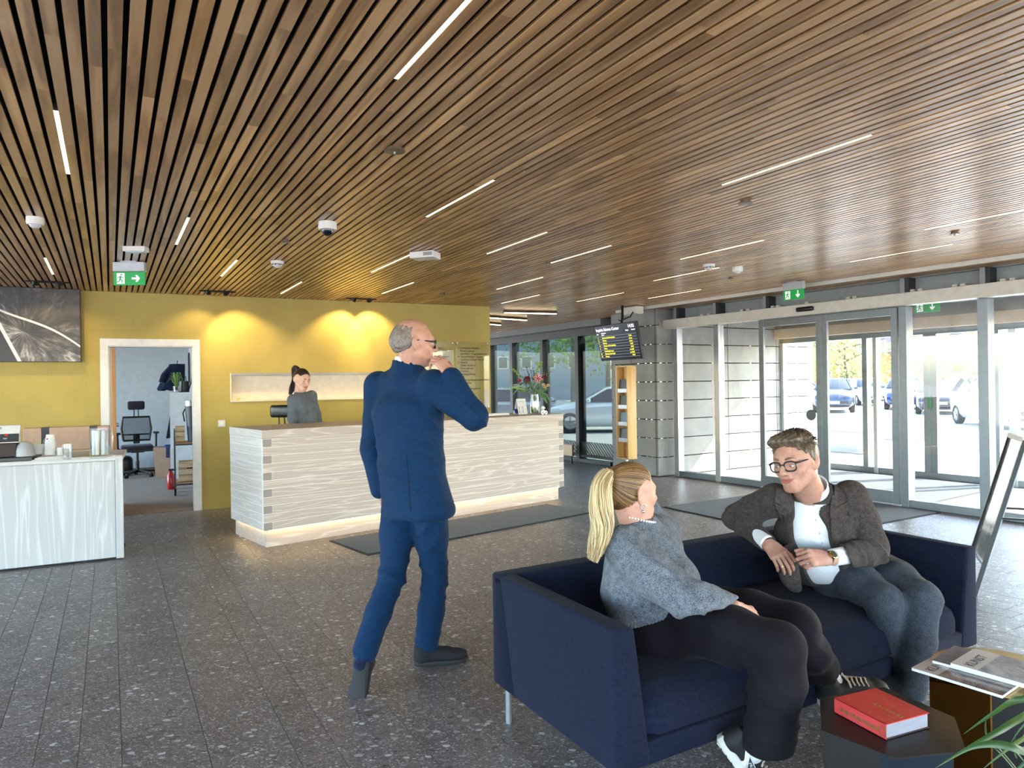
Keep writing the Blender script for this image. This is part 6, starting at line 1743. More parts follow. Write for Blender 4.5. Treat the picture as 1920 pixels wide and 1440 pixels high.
def tree(nm, lab, px, Y, h, r, mat, n_, tall=False, trunk=0.22):
    p = out(px, Y); t = thing(nm, lab, 'tree', p[:])
    b = MB(); b.tube([(0, 0, 0), (0.05, 0, h * 0.4), (0.0, 0.1, h * 0.92)], [trunk, trunk * 0.75, trunk * 0.25], 10)
    for k in range(7):
        a = k * 2.4; z = h * (0.45 + 0.07 * k) if not tall else h * (0.5 + 0.065 * k)
        b.tube([(0.02, 0.02, z), (r * 0.7 * math.cos(a), r * 0.7 * math.sin(a), z + 0.6)], [trunk * 0.35, 0.03], 6)
    b.build('trunk', M_BARK, t, sm=1)
    if tall: bl = [((r * 0.5 * math.cos(k * 2.4), r * 0.5 * math.sin(k * 2.4), h * (0.5 + 0.07 * k)), (r * 0.6, r * 0.6, 0.7)) for k in range(8)]
    else: bl = [((r * 0.5 * math.cos(k * 2.4), r * 0.5 * math.sin(k * 2.4), h * (0.35 + 0.08 * k)), (r * 0.6, r * 0.6, h * 0.16)) for k in range(8)]
    mobj('crown', crown_mesh(bl, n_, 0.15), mat, t, kind='stuff')
tree('bush', 'yellow green bushy tree behind the navy suv', 1585, 54, 5.0, 4.0, L_YEL, 2600)
tree('pine_tree', 'tall pine with bare trunk at the left of the door view', 1580, 58, 17, 3.0, L_DRK, 1500, True, 0.35)
tree('pine_tree', 'second tall pine with bare trunk just right of the first', 1602, 60, 18, 3.0, L_DRK, 1500, True, 0.4)
tree('pine_tree', 'tall pine behind the dark arrow sign', 1708, 60, 18, 3.0, L_DRK, 1500, True, 0.45)
tree('pine_tree', 'thick trunked pine between outer door and right post', 1795, 42, 16, 3.0, L_GRN, 1500, True, 0.45)
tree('bush', 'green leafy bush left of the thick pine trunk', 1768, 50, 5.5, 3.4, L_GRN, 2200)
tree('bush', 'yellow olive bush right of the thick pine trunk', 1828, 46, 4.8, 3.4, L_YEL, 2400)
tree('bush', 'tall olive tree beyond the white car at the right', 1856, 56, 8.0, 3.6, L_YEL, 2600)
tree('bush', 'dark green tree at the far left of the door view near the granite wall', 1545, 60, 9, 4.0, L_GRN, 2000)
tree('bush', 'green tree seen through the far glazing beside the screen', 1075, 44, 9, 5.0, L_GRN, 2400)
tree('bush', 'rounded green tree seen through the far glazing above the white car', 1140, 52, 10, 5.5, L_GRN, 2400)

# houses
M_HWALL = plain('orange brown wall', (186, 128, 76), 0.8); M_HWHITE = plain('white boarding', (236, 234, 228), 0.8); M_HROOF = plain('dark roof tiles', (96, 88, 90), 0.8); M_HGL = plain('house window glass', (70, 84, 96), 0.1)
def house(lab, p, rz, w, d, h, rh, wall_m, roof_m):
    t = thing('house', lab, 'house', p[:], rz)
    b = MB(); b.box((0, 0, h / 2), (w, d, h)); b.raw([(-w / 2, -d / 2, h), (-w / 2, d / 2, h), (-w / 2, 0, h + rh)], [[0, 1, 2]]); b.raw([(w / 2, -d / 2, h), (w / 2, d / 2, h), (w / 2, 0, h + rh)], [[0, 1, 2]]); b.build('wall', wall_m, t)
    for sy in (-1, 1):
        b = MB(); b.hexa([(-w / 2 - 0.4, sy * (d / 2 + 0.4), h - 0.25), (w / 2 + 0.4, sy * (d / 2 + 0.4), h - 0.25), (w / 2 + 0.4, 0, h + rh), (-w / 2 - 0.4, 0, h + rh), (-w / 2 - 0.4, sy * (d / 2 + 0.4), h - 0.1), (w / 2 + 0.4, sy * (d / 2 + 0.4), h - 0.1), (w / 2 + 0.4, 0, h + rh + 0.15), (-w / 2 - 0.4, 0, h + rh + 0.15)]); b.build('roof', roof_m, t)
    for k in range(int(w // 2.2)):
        x = -w / 2 + 1.2 + k * 2.2
        b = MB(); b.box((x, -d / 2 - 0.03, h * 0.55), (1.0, 0.08, 1.2)); fr = b.build('window', M_HWHITE, t)
        b = MB(); b.box((x, -d / 2 - 0.08, h * 0.55), (0.8, 0.03, 1.0)); b.build('pane', M_HGL, fr)
    for k in range(int(d // 2.6)):
        y = -d / 2 + 1.4 + k * 2.6
        for sx_ in (-1, 1):
            b = MB(); b.box((sx_ * (w / 2 + 0.03), y, h * 0.55), (0.08, 1.0, 1.2)); fr = b.build('window', M_HWHITE, t)
            b = MB(); b.box((sx_ * (w / 2 + 0.08), y, h * 0.55), (0.03, 0.8, 1.0)); b.build('pane', M_HGL, fr)
house('orange brown house with dark tiled roof beyond the blue car', out(1660, 72), math.radians(-35), 12, 9, 4.2, 3.8, M_HWALL, M_HROOF)
house('white house with pale gable at the right beyond the large white car', out(1890, 70), math.radians(20), 9, 8, 4.0, 2.6, M_HWHITE, plain('pale roof', (200, 196, 190), 0.8))
house('long grey blue building seen through the far glazing', out(930, 70), math.radians(-5), 22, 9, 6.5, 0.8, plain('grey blue render', (150, 164, 176), 0.8), M_HROOF)
# white picket fence
fp = out(1775, 43)
fe = thing('picket_fence', 'low white picket fence beyond the black car', 'fence', fp[:], math.radians(-8))
for k in range(16):
    b = MB(); b.box((-2.2 + k * 0.28, 0, 0.55), (0.1, 0.03, 1.1)); b.build('picket', M_HWHITE, fe)
for z in (0.3, 0.85):
    b = MB(); b.box((-0.1, 0.04, z), (4.6, 0.04, 0.09)); b.build('rail', M_HWHITE, fe)
# concrete blocks
M_CONC = plain('pale concrete', (186, 182, 172), 0.85)
for px, py, w, lab in ((1585, 850, 0.95, 'pale concrete block on the paving outside the left leaf'), (1690, 826, 0.9, 'pale concrete block on the paving outside behind the right leaf')):
    q = G(px, py, -0.09); t = thing('concrete_block', lab, 'concrete block', q[:], ERZ)
    b = MB(); b.box((0, 0.25, 0.23), (w, 0.5, 0.46), 0.02, 2); b.build('block', M_CONC, t)
    b = MB(); b.box((0, 0.25, 0.475), (w + 0.03, 0.53, 0.03), 0.008, 2); b.build('cap_slab', M_CONC, t)
# arrow sign outside
q = out(1722, 27)
t = thing('arrow_sign', 'dark blue direction sign with white arrow on a post in the car park', 'sign', q[:], face_cam(q) + PI / 2)
b = MB(); b.tube([(-0.25, 0, 0), (-0.25, 0, 3.0)], 0.035, 8); b.tube([(0.25, 0, 0), (0.25, 0, 3.0)], 0.035, 8); b.build('post', M_STEEL, t)
b = MB(); b.box((0, -0.05, 2.65), (0.75, 0.03, 0.75), 0.004, 1); sg = b.build('sign_panel', plain('slate blue sign', (74, 92, 112), 0.5), t)
b = MB(); b.raw([(-0.2, -0.07, 2.5), (0.02, -0.07, 2.5), (0.02, -0.07, 2.4), (0.22, -0.07, 2.56), (0.02, -0.07, 2.72), (0.02, -0.07, 2.62), (-0.2, -0.07, 2.62)], [[0, 1, 2, 3, 4, 5, 6]]); b.build('arrow', M_PRWHITE, sg)
b = MB(); b.box((0, -0.068, 2.86), (0.5, 0.004, 0.06)); b.build('sign_lettering', M_PRWHITE, sg)
# overhead cable with lamp
# ================================================================== PEOPLE : signed distance modelling
class SDF:
    """blends rounded shapes into one continuous skin"""
    def __init__(self): self.ops = []
    @staticmethod
    def A(v): return np.array([v[0], v[1], v[2]], dtype=np.float32)
    def cone(self, a, b, r1, r2, k=0.02, op='u', sq=None):
        """tapered capsule; sq=(axis, factor) flattens the section along a direction"""
        a, b = self.A(a), self.A(b)
        R = max(r1, r2)
        lo, hi = np.minimum(a, b) - R * 1.5, np.maximum(a, b) + R * 1.5
        ab = b - a; L2 = float(ab @ ab) + 1e-12
        if sq is not None:
            ax = self.A(sq[0]); ax = ax / np.linalg.norm(ax); fac = sq[1]
        def f(P):
            q = P - a
            t = np.clip((q @ ab) / L2, 0, 1)
            d = q - t[..., None] * ab
            if sq is not None:
                c = d @ ax
                d = d + (c * (1 / fac - 1))[..., None] * ax
            return np.sqrt((d * d).sum(-1)) * 1.0 - (r1 + (r2 - r1) * t)
        self.ops.append((f, lo, hi, k, op)); return self
    def chain(self, pts, rs, k=0.02, op='u', sq=None):
        for i in range(len(pts) - 1): self.cone(pts[i], pts[i + 1], rs[i], rs[i + 1], k, op, sq)
        return self
    def ell(self, c, r, M=None, k=0.02, op='u'):
        c, r = self.A(c), self.A(r)
        R = float(r.max())
        Mi = None if M is None else np.array(M.inverted(), dtype=np.float32)
        rm = float(r.min())
        def f(P):
            q = P - c
            if Mi is not None: q = q @ Mi.T
            k0 = np.sqrt(((q / r) ** 2).sum(-1)); k1 = np.sqrt(((q / (r * r)) ** 2).sum(-1)) + 1e-9
            return k0 * (k0 - 1) / k1
        self.ops.append((f, c - R * 1.25, c + R * 1.25, k, op)); return self
    def econe(self, a, b, s, w1, w2, d1, d2, k=0.03, op='u'):
        """tapered section with width w along s and depth d across"""
        a, b, s = self.A(a), self.A(b), self.A(s)
        ab = b - a; L = float(np.linalg.norm(ab)); t_ = ab / L
        s = s - t_ * (s @ t_); s = s / np.linalg.norm(s); n_ = np.cross(t_, s)
        R = max(w1, w2, d1, d2)
        def f(P):
            q = P - a
            z = q @ t_; t = np.clip(z / L, 0, 1)
            w = w1 + (w2 - w1) * t; d = d1 + (d2 - d1) * t; m = np.minimum(w, d)
            ez = z - t * L
            x = q @ s; y = q @ n_
            k0 = np.sqrt((x / w) ** 2 + (y / d) ** 2 + (ez / (m * 0.7)) ** 2)
            k1 = np.sqrt((x / (w * w)) ** 2 + (y / (d * d)) ** 2 + (ez / (m * m * 0.49)) ** 2) + 1e-9
            return k0 * (k0 - 1) / k1
        self.ops.append((f, np.minimum(a, b) - R * 1.2, np.maximum(a, b) + R * 1.2, k, op)); return self
    def half(self, p, n_, k=0.005):
        """cut away the side the normal points to"""
        p, n_ = self.A(p), self.A(n_); n_ = n_ / np.linalg.norm(n_)
        def f(P): return -((P - p) @ n_)
        self.ops.append((f, None, None, k, 's')); return self
    def mesh(self, res, wr=None):
        lo = np.min([o[1] for o in self.ops if o[1] is not None and o[4] == 'u'], 0) - res * 3
        hi = np.max([o[2] for o in self.ops if o[2] is not None and o[4] == 'u'], 0) + res * 3
        n_ = np.ceil((hi - lo) / res).astype(int) + 1
        gx, gy, gz = [lo[i] + res * np.arange(n_[i], dtype=np.float32) for i in range(3)]
        D = np.full(tuple(n_), 0.5, dtype=np.float32)
        for f, l, h, k, op in self.ops:
            if l is None: i0, i1 = np.zeros(3, int), n_
            else:
                pad = k + res * 2.5
                i0 = np.clip(np.floor((l - pad - lo) / res).astype(int), 0, n_); i1 = np.clip(np.ceil((h + pad - lo) / res).astype(int) + 1, 0, n_)
            if (i1 <= i0).any(): continue
            sl = tuple(slice(i0[j], i1[j]) for j in range(3))
            P = np.stack(np.meshgrid(gx[sl[0]], gy[sl[1]], gz[sl[2]], indexing='ij'), -1)
            d = f(P).astype(np.float32); c = D[sl]
            if op == 'u':
                hh = np.clip(0.5 + 0.5 * (c - d) / k, 0, 1); D[sl] = c + (d - c) * hh - k * hh * (1 - hh)
            else:
                hh = np.clip(0.5 - 0.5 * (c + d) / k, 0, 1); D[sl] = c + (-d - c) * hh + k * hh * (1 - hh)
        return surface_net(D, lo, res, wr)

def surface_net(D, lo, res, wr=None):
    n_ = D.shape
    S = D < 0
    c = [S[i:n_[0] - 1 + i, j:n_[1] - 1 + j, k:n_[2] - 1 + k] for i in (0, 1) for j in (0, 1) for k in (0, 1)]
    anyi = np.logical_or.reduce(c); alli = np.logical_and.reduce(c)
    cells = np.argwhere(anyi & ~alli)
    idx = -np.ones(tuple(x - 1 for x in n_), dtype=np.int64)
    idx[tuple(cells.T)] = np.arange(len(cells))
    acc = np.zeros((len(cells), 3)); cnt = np.zeros(len(cells))
    offs = [(i, j, k) for i in (0, 1) for j in (0, 1) for k in (0, 1)]
    val = {o: D[cells[:, 0] + o[0], cells[:, 1] + o[1], cells[:, 2] + o[2]] for o in offs}
    for a in offs:
        for ax in range(3):
            if a[ax] == 1: continue
            e = list(a); e[ax] = 1; e = tuple(e)
            va, ve = val[a], val[e]
            m = (va < 0) != (ve < 0)
            t = np.where(m, va / np.where(m, va - ve, 1), 0)
            p = np.tile(np.array(a, float), (len(cells), 1)); p[:, ax] += t
            acc[m] += p[m]; cnt[m] += 1
    V = lo + res * (cells + acc / cnt[:, None])
    F = []
    for ax in range(3):
        b, d = (ax + 1) % 3, (ax + 2) % 3
        s0 = [slice(None)] * 3; s1 = [slice(None)] * 3
        s0[ax] = slice(0, n_[ax] - 1); s1[ax] = slice(1, n_[ax])
        A, B = S[tuple(s0)], S[tuple(s1)]
        e = np.argwhere(A != B)
        ok = (e[:, b] > 0) & (e[:, d] > 0) & (e[:, b] < n_[b] - 1) & (e[:, d] < n_[d] - 1)
        e = e[ok]; fl = A[tuple(e.T)]
        def cell(ob, od):
            q = e.copy(); q[:, b] += ob; q[:, d] += od; return idx[tuple(q.T)]
        q = np.stack([cell(-1, -1), cell(0, -1), cell(0, 0), cell(-1, 0)], 1)
        q[~fl] = q[~fl][:, ::-1]
        F.append(q)
    F = np.concatenate(F)
    F = F[(F >= 0).all(1)]
    if wr is not None:
        N = vnormals(V, F); V = V + N * wr(V)[:, None]
    return V, F

def vnormals(V, F):
    fn = np.cross(V[F[:, 2]] - V[F[:, 0]], V[F[:, 3]] - V[F[:, 1]])
    N = np.zeros_like(V)
    for i in range(4): np.add.at(N, F[:, i], fn)
    return N / (np.linalg.norm(N, axis=1)[:, None] + 1e-12)

def to_mesh(VF, M=None, nm='skin', sm=True):
    V, F = VF
    if M is not None:
        A = np.array(M); V = V @ A[:3, :3].T + A[:3, 3]
    me = bpy.data.meshes.new(nm)
    me.vertices.add(len(V)); me.vertices.foreach_set('co', V.astype(np.float32).ravel())
    me.loops.add(len(F) * 4); me.loops.foreach_set('vertex_index', F.astype(np.int32).ravel())
    me.polygons.add(len(F)); me.polygons.foreach_set('loop_start', np.arange(0, len(F) * 4, 4, dtype=np.int32)); me.polygons.foreach_set('loop_total', np.full(len(F), 4, dtype=np.int32))
    me.polygons.foreach_set('use_smooth', np.ones(len(F), dtype=bool))
    me.update(calc_edges=True)
    return me
def join(vfs):
    Vs, Fs, o = [], [], 0
    for V, F in vfs: Vs.append(V); Fs.append(F + o); o += len(V)
    return np.concatenate(Vs), np.concatenate(Fs)
def xf(VF, M):
    A = np.array(M); return VF[0] @ A[:3, :3].T + A[:3, 3], VF[1]

def wrinkle(seed, amp, f=14.0, n_=7, zones=None, aniso=None):
    """soft cloth folds; zones = [(centre, radius, amp, direction, freq)] local folds"""
    r = np.random.RandomState(seed)
    K = r.normal(size=(n_, 3)) * f; ph = r.uniform(0, 6.28, n_)
    if aniso is not None: K = K * np.array(aniso)
    def g(V):
        w = np.zeros(len(V))
        for i in range(n_):
            w += np.sin(V @ K[i] + ph[i] + 0.8 * np.sin(V @ K[(i + 1) % n_] * 0.6))
        w = amp * w / math.sqrt(n_)
        for c, R, a, d, fr in (zones or []):
            q = V - np.array(c); m = np.exp(-(q ** 2).sum(1) / (R * R))
            dd = np.array(d, float); dd /= np.linalg.norm(dd)
            s_ = q @ dd + 0.012 * np.sin(q @ np.array([31., 17., 23.]))
            w += a * m * (1 - 2 * np.abs(np.sin(s_ * fr)) ** 0.7)
        return w
    return g

# ---------------------------------------------------------------- materials
def skin_mat(name, rgb, blush=(196, 110, 96)):
    t = NT(name); v = t.coord('Object'); n1 = t.noise(v, 28.0, 3.0, 0.6); n2 = t.noise(v, 260.0, 2.0)
    at = t.n('ShaderNodeAttribute', attribute_name='lip')
    col = t.mix(at.outputs['Fac'], t.ramp(n1, [(0.3, srgb(*blush)), (0.55, srgb(*rgb))]), srgb(rgb[0] * 0.88, rgb[1] * 0.66, rgb[2] * 0.66))
    return t.pbr(col, 0.5, spec=0.3, sss=0.06, normal=t.bump(n2, 0.08, 0.001))
def hair_mat(name, dark, light, scale=(60, 60, 6), rough=0.42, island=False):
    t = NT(name)
    if island:
        g_ = t.n('ShaderNodeNewGeometry'); n2 = t.noise(t.coord('Object'), 12.0, 2.0)
        g = t.math('ADD', t.math('MULTIPLY', g_.outputs['Random Per Island'], 0.75), t.math('MULTIPLY', n2, 0.3))
        return t.pbr(t.ramp(g, [(0.1, srgb(*dark)), (0.9, srgb(*light))]), rough, spec=0.5)
    n1 = t.noise(t.coord('Object', scale), 3.0, 4.0, 0.6); n2 = t.noise(t.coord('Object'), 9.0, 2.0)
    g = t.math('ADD', t.math('MULTIPLY', n1, 0.7), t.math('MULTIPLY', n2, 0.3))
    return t.pbr(t.ramp(g, [(0.35, srgb(*dark)), (0.62, srgb(*light))]), rough, spec=0.45, normal=t.bump(n1, 0.35, 0.003))
M_LIP = plain('lip', (176, 104, 92), 0.45); M_EYE = plain('eye white', (224, 220, 214), 0.15); M_IRIS = plain('iris', (70, 60, 50), 0.1); M_BROW = None
M_TEETH = plain('teeth', (232, 226, 214), 0.3)

# ---------------------------------------------------------------- head, local frame: +Y face, +Z up, +X the person's left... right-handed
def head_sdf(jaw=1.0, fat=0.0, smile=0.0, nose=1.0, neck_to=None, neck_r=0.056):
    s = SDF()
    s.ell((0, -0.014, 0.030), (0.074, 0.098, 0.086), k=0.03)
    s.ell((0, 0.030, -0.022), (0.061 + fat, 0.062, 0.080), k=0.035)
    s.ell((0, 0.060, -0.094), (0.026 * jaw, 0.022, 0.018), k=0.03)
    for x in (-1, 1):
        s.cone((x * (0.052 + fat), 0.005, -0.055), (x * 0.018 * jaw, 0.066, -0.096), 0.015 + fat, 0.014, k=0.03)
        s.ell((x * 0.041, 0.060, -0.024 + 0.004 * smile), (0.024 + fat * .6, 0.020, 0.022), k=0.025)
        s.ell((x * 0.066, 0.010, 0.02), (0.012, 0.03, 0.03), k=0.03)
    s.cone((-0.034, 0.078, 0.024), (0.034, 0.078, 0.024), 0.011, 0.011, k=0.022)
    for x in (-1, 1): s.ell((x * 0.032, 0.102, 0.002), (0.017, 0.016, 0.013), k=0.014, op='s')
    for x in (-1, 1): s.ell((x * 0.032, 0.0765, 0.002), (0.0148, 0.0135, 0.0128), k=0.005)
    # nose
    s.cone((0, 0.088, 0.016), (0, 0.108 + 0.004 * nose, -0.022), 0.0085, 0.0115 * nose, k=0.012)
    s.ell((0, 0.112 * (0.97 + 0.03 * nose), -0.027), (0.0112, 0.010, 0.0095), k=0.010)
    for x in (-1, 1):
        s.ell((x * 0.0120, 0.098, -0.030), (0.0072, 0.010, 0.0070), k=0.006)
        s.ell((x * 0.006, 0.108, -0.0385), (0.0035, 0.005, 0.003), k=0.003, op='s')
    # mouth
    s.ell((0, 0.083, -0.060), (0.032, 0.014, 0.024), k=0.02)
    g = smile
    w = 0.024 + 0.006 * g; zc = -0.0585 + 0.0045 * g
    for x in (-1, 1):
        s.cone((x * w, 0.0825, zc), (x * 0.011, 0.0925, -0.0555), 0.0030, 0.0046, k=0.004); s.cone((x * 0.011, 0.0925, -0.0555), (0, 0.0940, -0.0560), 0.0046, 0.0042, k=0.004)
        s.cone((x * w, 0.0820, zc - 0.001), (x * 0.012, 0.0910, -0.0665), 0.0028, 0.0052, k=0.004); s.cone((x * 0.012, 0.0910, -0.0665), (0, 0.0925, -0.0685), 0.0052, 0.0056, k=0.004)
        s.cone((x * (w - 0.003), 0.0895, zc - 0.0005), (0, 0.1000, -0.0610), 0.0012, 0.0016 + 0.0018 * g, k=0.002, op='s')
    for x in (-1, 1):
        if smile:
            s.cone((x * 0.023, 0.0985, -0.034), (x * 0.037, 0.082, -0.062), 0.0022, 0.0018, k=0.006, op='s')
            s.ell((x * (0.028 + 0.004 * smile), 0.094, -0.056 + 0.004 * smile), (0.006, 0.008, 0.005), k=0.008, op='s')
        # ears
        Me = Matrix.Rotation(x * math.radians(24), 3, 'Z') @ Matrix.Rotation(math.radians(10), 3, 'X')
        s.ell((x * 0.0800, -0.010, -0.004), (0.0095, 0.023, 0.035), Me, k=0.005)
        s.ell((x * 0.0890, -0.005, 0.002), (0.006, 0.013, 0.021), Me, k=0.004, op='s')
        s.ell((x * 0.0785, 0.008, -0.008), (0.005, 0.006, 0.008), k=0.004)
    if neck_to is not None:
        s.cone((0, -0.018, -0.045), neck_to, neck_r * 0.96, neck_r * 1.06, k=0.035)
    return s

def hairline(P, front=0.060, temple=0.0):
    """True where scalp hair grows (local head points)"""
    x, y, z = P[:, 0], P[:, 1], P[:, 2]
    line = 0.072 - 0.6 * np.clip(0.06 - y, 0, 1) * 0
    return z > line

def eye_parts(parent, M, look=(0, 1, 0), lid=0.35):
    for x in (-1, 1):
        b = MB(); b.ball((x * 0.032, 0.0775, 0.002), 0.0138, 16); me = b.mesh('eye', 2); me.transform(M); e = mobj('eyeball', me, M_EYE, parent)
        d = Vector((look[0], look[1], look[2])).normalized()
        b = MB(); b.ball(Vector((x * 0.032, 0.0775, 0.002)) + d * 0.0088, 0.0064, 12); me = b.mesh('iris', 2); me.transform(M); mobj('iris', me, M_IRIS, e)

def brows(parent, M, mat, dz=0.0, th=0.0042):
    for x in (-1, 1):
        b = MB(); b.tube([(x * 0.014, 0.0930, 0.0245 + dz), (x * 0.028, 0.0920, 0.0285 + dz), (x * 0.042, 0.0835, 0.0275 + dz), (x * 0.051, 0.0745, 0.0215 + dz)], [th * 0.8, th, th * 0.8, th * 0.3], 8)
        me = b.mesh('brow', 2); me.transform(M); mobj('eyebrow', me, mat, parent)

def lash_line(parent, M, mat):
    for x in (-1, 1):
        pts = [(x * 0.032 + 0.0145 * math.cos(a), 0.0775 + 0.0128 * abs(math.sin(a)) + 0.001, 0.0025 + 0.0035 * math.sin(a)) for a in np.linspace(0.15, PI - 0.15, 9)]
        b = MB(); b.tube(pts, 0.0011, 6); me = b.mesh('lash', 2); me.transform(M); mobj('eyelash', me, mat, parent)

def lids(parent, M, mat, up=12.0, low=-28.0):
    """upper and lower eyelids as skin shells over the eyeball; up/low = edge elevation in degrees"""
    for x in (-1, 1):
        b = MB()
        for e0, e1 in ((up, 88), (-80, low)):
            def f(u, v):
                a = math.radians(-86 + 172 * u); e = math.radians(e0 + (e1 - e0) * v); r = 0.0151
                return (x * 0.032 + r * math.sin(a) * math.cos(e), 0.0772 + r * math.cos(a) * math.cos(e), 0.002 + r * 0.95 * math.sin(e))
            b.grid(f, 14, 7)
        me = b.mesh('lids', 2); me.transform(M); mobj('eyelids', me, mat, parent)

def paint_lips(me, Mi):
    A = np.array(Mi); n_ = len(me.vertices); c = np.zeros(n_ * 3, dtype=np.float32); me.vertices.foreach_get('co', c); c = c.reshape(-1, 3)
    q = c @ A[:3, :3].T + A[:3, 3]
    r = np.sqrt((q[:, 0] / 0.028) ** 2 + ((q[:, 2] + 0.0610 - 7.0 * q[:, 0] ** 2) / 0.0105) ** 2)
    v = np.clip((1.12 - r) / 0.3, 0, 1) * (q[:, 1] > 0.078)
    at = me.attributes.new('lip', 'FLOAT', 'POINT'); at.data.foreach_set('value', v.astype(np.float32))

# ---------------------------------------------------------------- hand, local: wrist at origin, fingers +Y, back of hand +Z, thumb on side*X
def hand_sdf(side=1, curl=(20, 25, 20), spread=0.0, thumb=(35, 20), s=1.0, curls=None):
    h = SDF()
    h.econe((0, -0.03, 0), (0, 0.012, 0), (1, 0, 0), 0.029, 0.029, 0.024, 0.020, k=0.01)
    h.econe((0, 0.010, 0), (0, 0.080, 0.002), (1, 0, 0), 0.031, 0.040, 0.017, 0.013, k=0.014)
    h.ell((side * 0.026, 0.035, -0.006), (0.016, 0.03, 0.014), k=0.012)
    roots = [(0.030, 0.086), (0.010, 0.091), (-0.010, 0.088), (-0.028, 0.080)]
    lens = [(0.043, 0.026, 0.020), (0.048, 0.030, 0.021), (0.044, 0.028, 0.021), (0.035, 0.021, 0.018)]
    rad = [0.0088, 0.0090, 0.0086, 0.0076]
    for i in range(4):
        p = Vector((side * roots[i][0], roots[i][1], 0.001)); a = 0.0
        sp = math.radians(spread) * (1.5 - i) * side
        cu = curls[i] if curls else curl
        h.ell(p + Vector((0, -0.004, 0.004)), (rad[i] * 1.15, rad[i] * 1.3, rad[i] * 1.1), k=0.008)
        for j in range(3):
            a += math.radians(cu[j])
            d = Vector((math.sin(sp) * math.cos(a), math.cos(sp) * math.cos(a), -math.sin(a)))
            q = p + d * lens[i][j]
            h.cone(p, q, rad[i] * (1 - 0.08 * j), rad[i] * (0.93 - 0.09 * j), k=0.0035)
            p = q
    t1 = math.radians(thumb[0]); 
    p = Vector((side * 0.026, 0.022, -0.006)); d = Vector((side * math.sin(t1), math.cos(t1), -0.25)).normalized()
    for L, r1, r2 in ((0.040, 0.0125, 0.0110), (0.032, 0.0108, 0.0098), (0.026, 0.0096, 0.0078)):
        q = p + d * L; h.cone(p, q, r1, r2, k=0.006); p = q
        d = (Matrix.Rotation(side * math.radians(thumb[1]), 3, 'Z') @ d); d.z -= 0.12; d.normalize()
    if s != 1.0: pass
    return h
def hand_frame(wrist, fingers, back):
    y = Vector(fingers).normalized(); z = Vector(back); z = (z - y * z.dot(y)).normalized(); x = y.cross(z)
    M = Matrix((x, y, z)).transposed().to_4x4(); M.translation = Vector(wrist); return M

def face_frame(c, facing, roll=0.0, scale=1.0):
    """facing: direction of the face (+Y), kept upright then rolled"""
    y = Vector(facing).normalized(); x = y.cross(Vector((0, 0, 1))).normalized(); z = x.cross(y)
    M = Matrix((x, y, z)).transposed().to_4x4() @ Matrix.Rotation(roll, 4, 'Y') @ Matrix.Scale(scale, 4)
    M.translation = Vector(c); return M

def person(lab, loc):
    return thing('person', lab, 'person', loc)
def rel(o):
    L = Vector(o.location); return lambda v: Vector(v) - L
def put(name, VF, mat, parent, wr=None, label=None):
    """world-space surface as a part of a person"""
    M = Matrix.Translation(-Vector(parent.location))
    me = to_mesh(VF, M)
    return mobj(name, me, mat, parent, label)

def strands(guides, n_, r0, spread, seed, wob=0.004, seg=14, nr=5):
    """bundle of tapered hair strands around a guide curve [(point, radius)]"""
    rr = random.Random(seed); b = MB(); P = [Vector(g[0]) for g in guides]; R = [g[1] for g in guides]
    def cr(t):
        k = t * (len(P) - 1); i = min(int(k), len(P) - 2); f = k - i
        p0, p1, p2, p3 = P[max(i - 1, 0)], P[i], P[i + 1], P[min(i + 2, len(P) - 1)]
        return 0.5 * ((2 * p1) + (p2 - p0) * f + (2 * p0 - 5 * p1 + 4 * p2 - p3) * f * f + (3 * p1 - p0 - 3 * p2 + p3) * f ** 3), R[i] * (1 - f) + R[i + 1] * f
    V, F = [], []
    for s_ in range(n_):
        a = rr.uniform(0, 2 * PI); q = rr.random() ** 0.5 * 1.0; ph = rr.uniform(0, 6.28); end = rr.uniform(0.82, 1.0); fr = rr.uniform(6, 11)
        rings = []
        for i in range(seg + 1):
            t = i / seg * end; c, R_ = cr(t)
            d = (cr(min(1, t + 0.02))[0] - cr(max(0, t - 0.02))[0]).normalized()
            x = d.cross(Vector((0.3, 0.9, 0.2))).normalized(); y = d.cross(x)
            aa = a + 0.5 * math.sin(t * 3 + ph * 0.2)
            c = c + (x * math.cos(aa) + y * math.sin(aa)) * R_ * q + (x * math.sin(t * fr + ph) + y * math.cos(t * fr * 0.8 + ph)) * wob * t
            w = r0 * (1 - 0.75 * (i / seg) ** 2) * (0.35 if i == 0 else 1)
            rings.append([c + (x * math.cos(2 * PI * k / nr) + y * math.sin(2 * PI * k / nr)) * w for k in range(nr)])
        o = len(V)
        for rg in rings: V += rg
        for i in range(seg):
            for k in range(nr): F.append((o + i * nr + k, o + i * nr + (k + 1) % nr, o + (i + 1) * nr + (k + 1) % nr, o + (i + 1) * nr + k))
    me = bpy.data.meshes.new('strands'); me.from_pydata([v[:] for v in V], [], F); smooth(me); return me

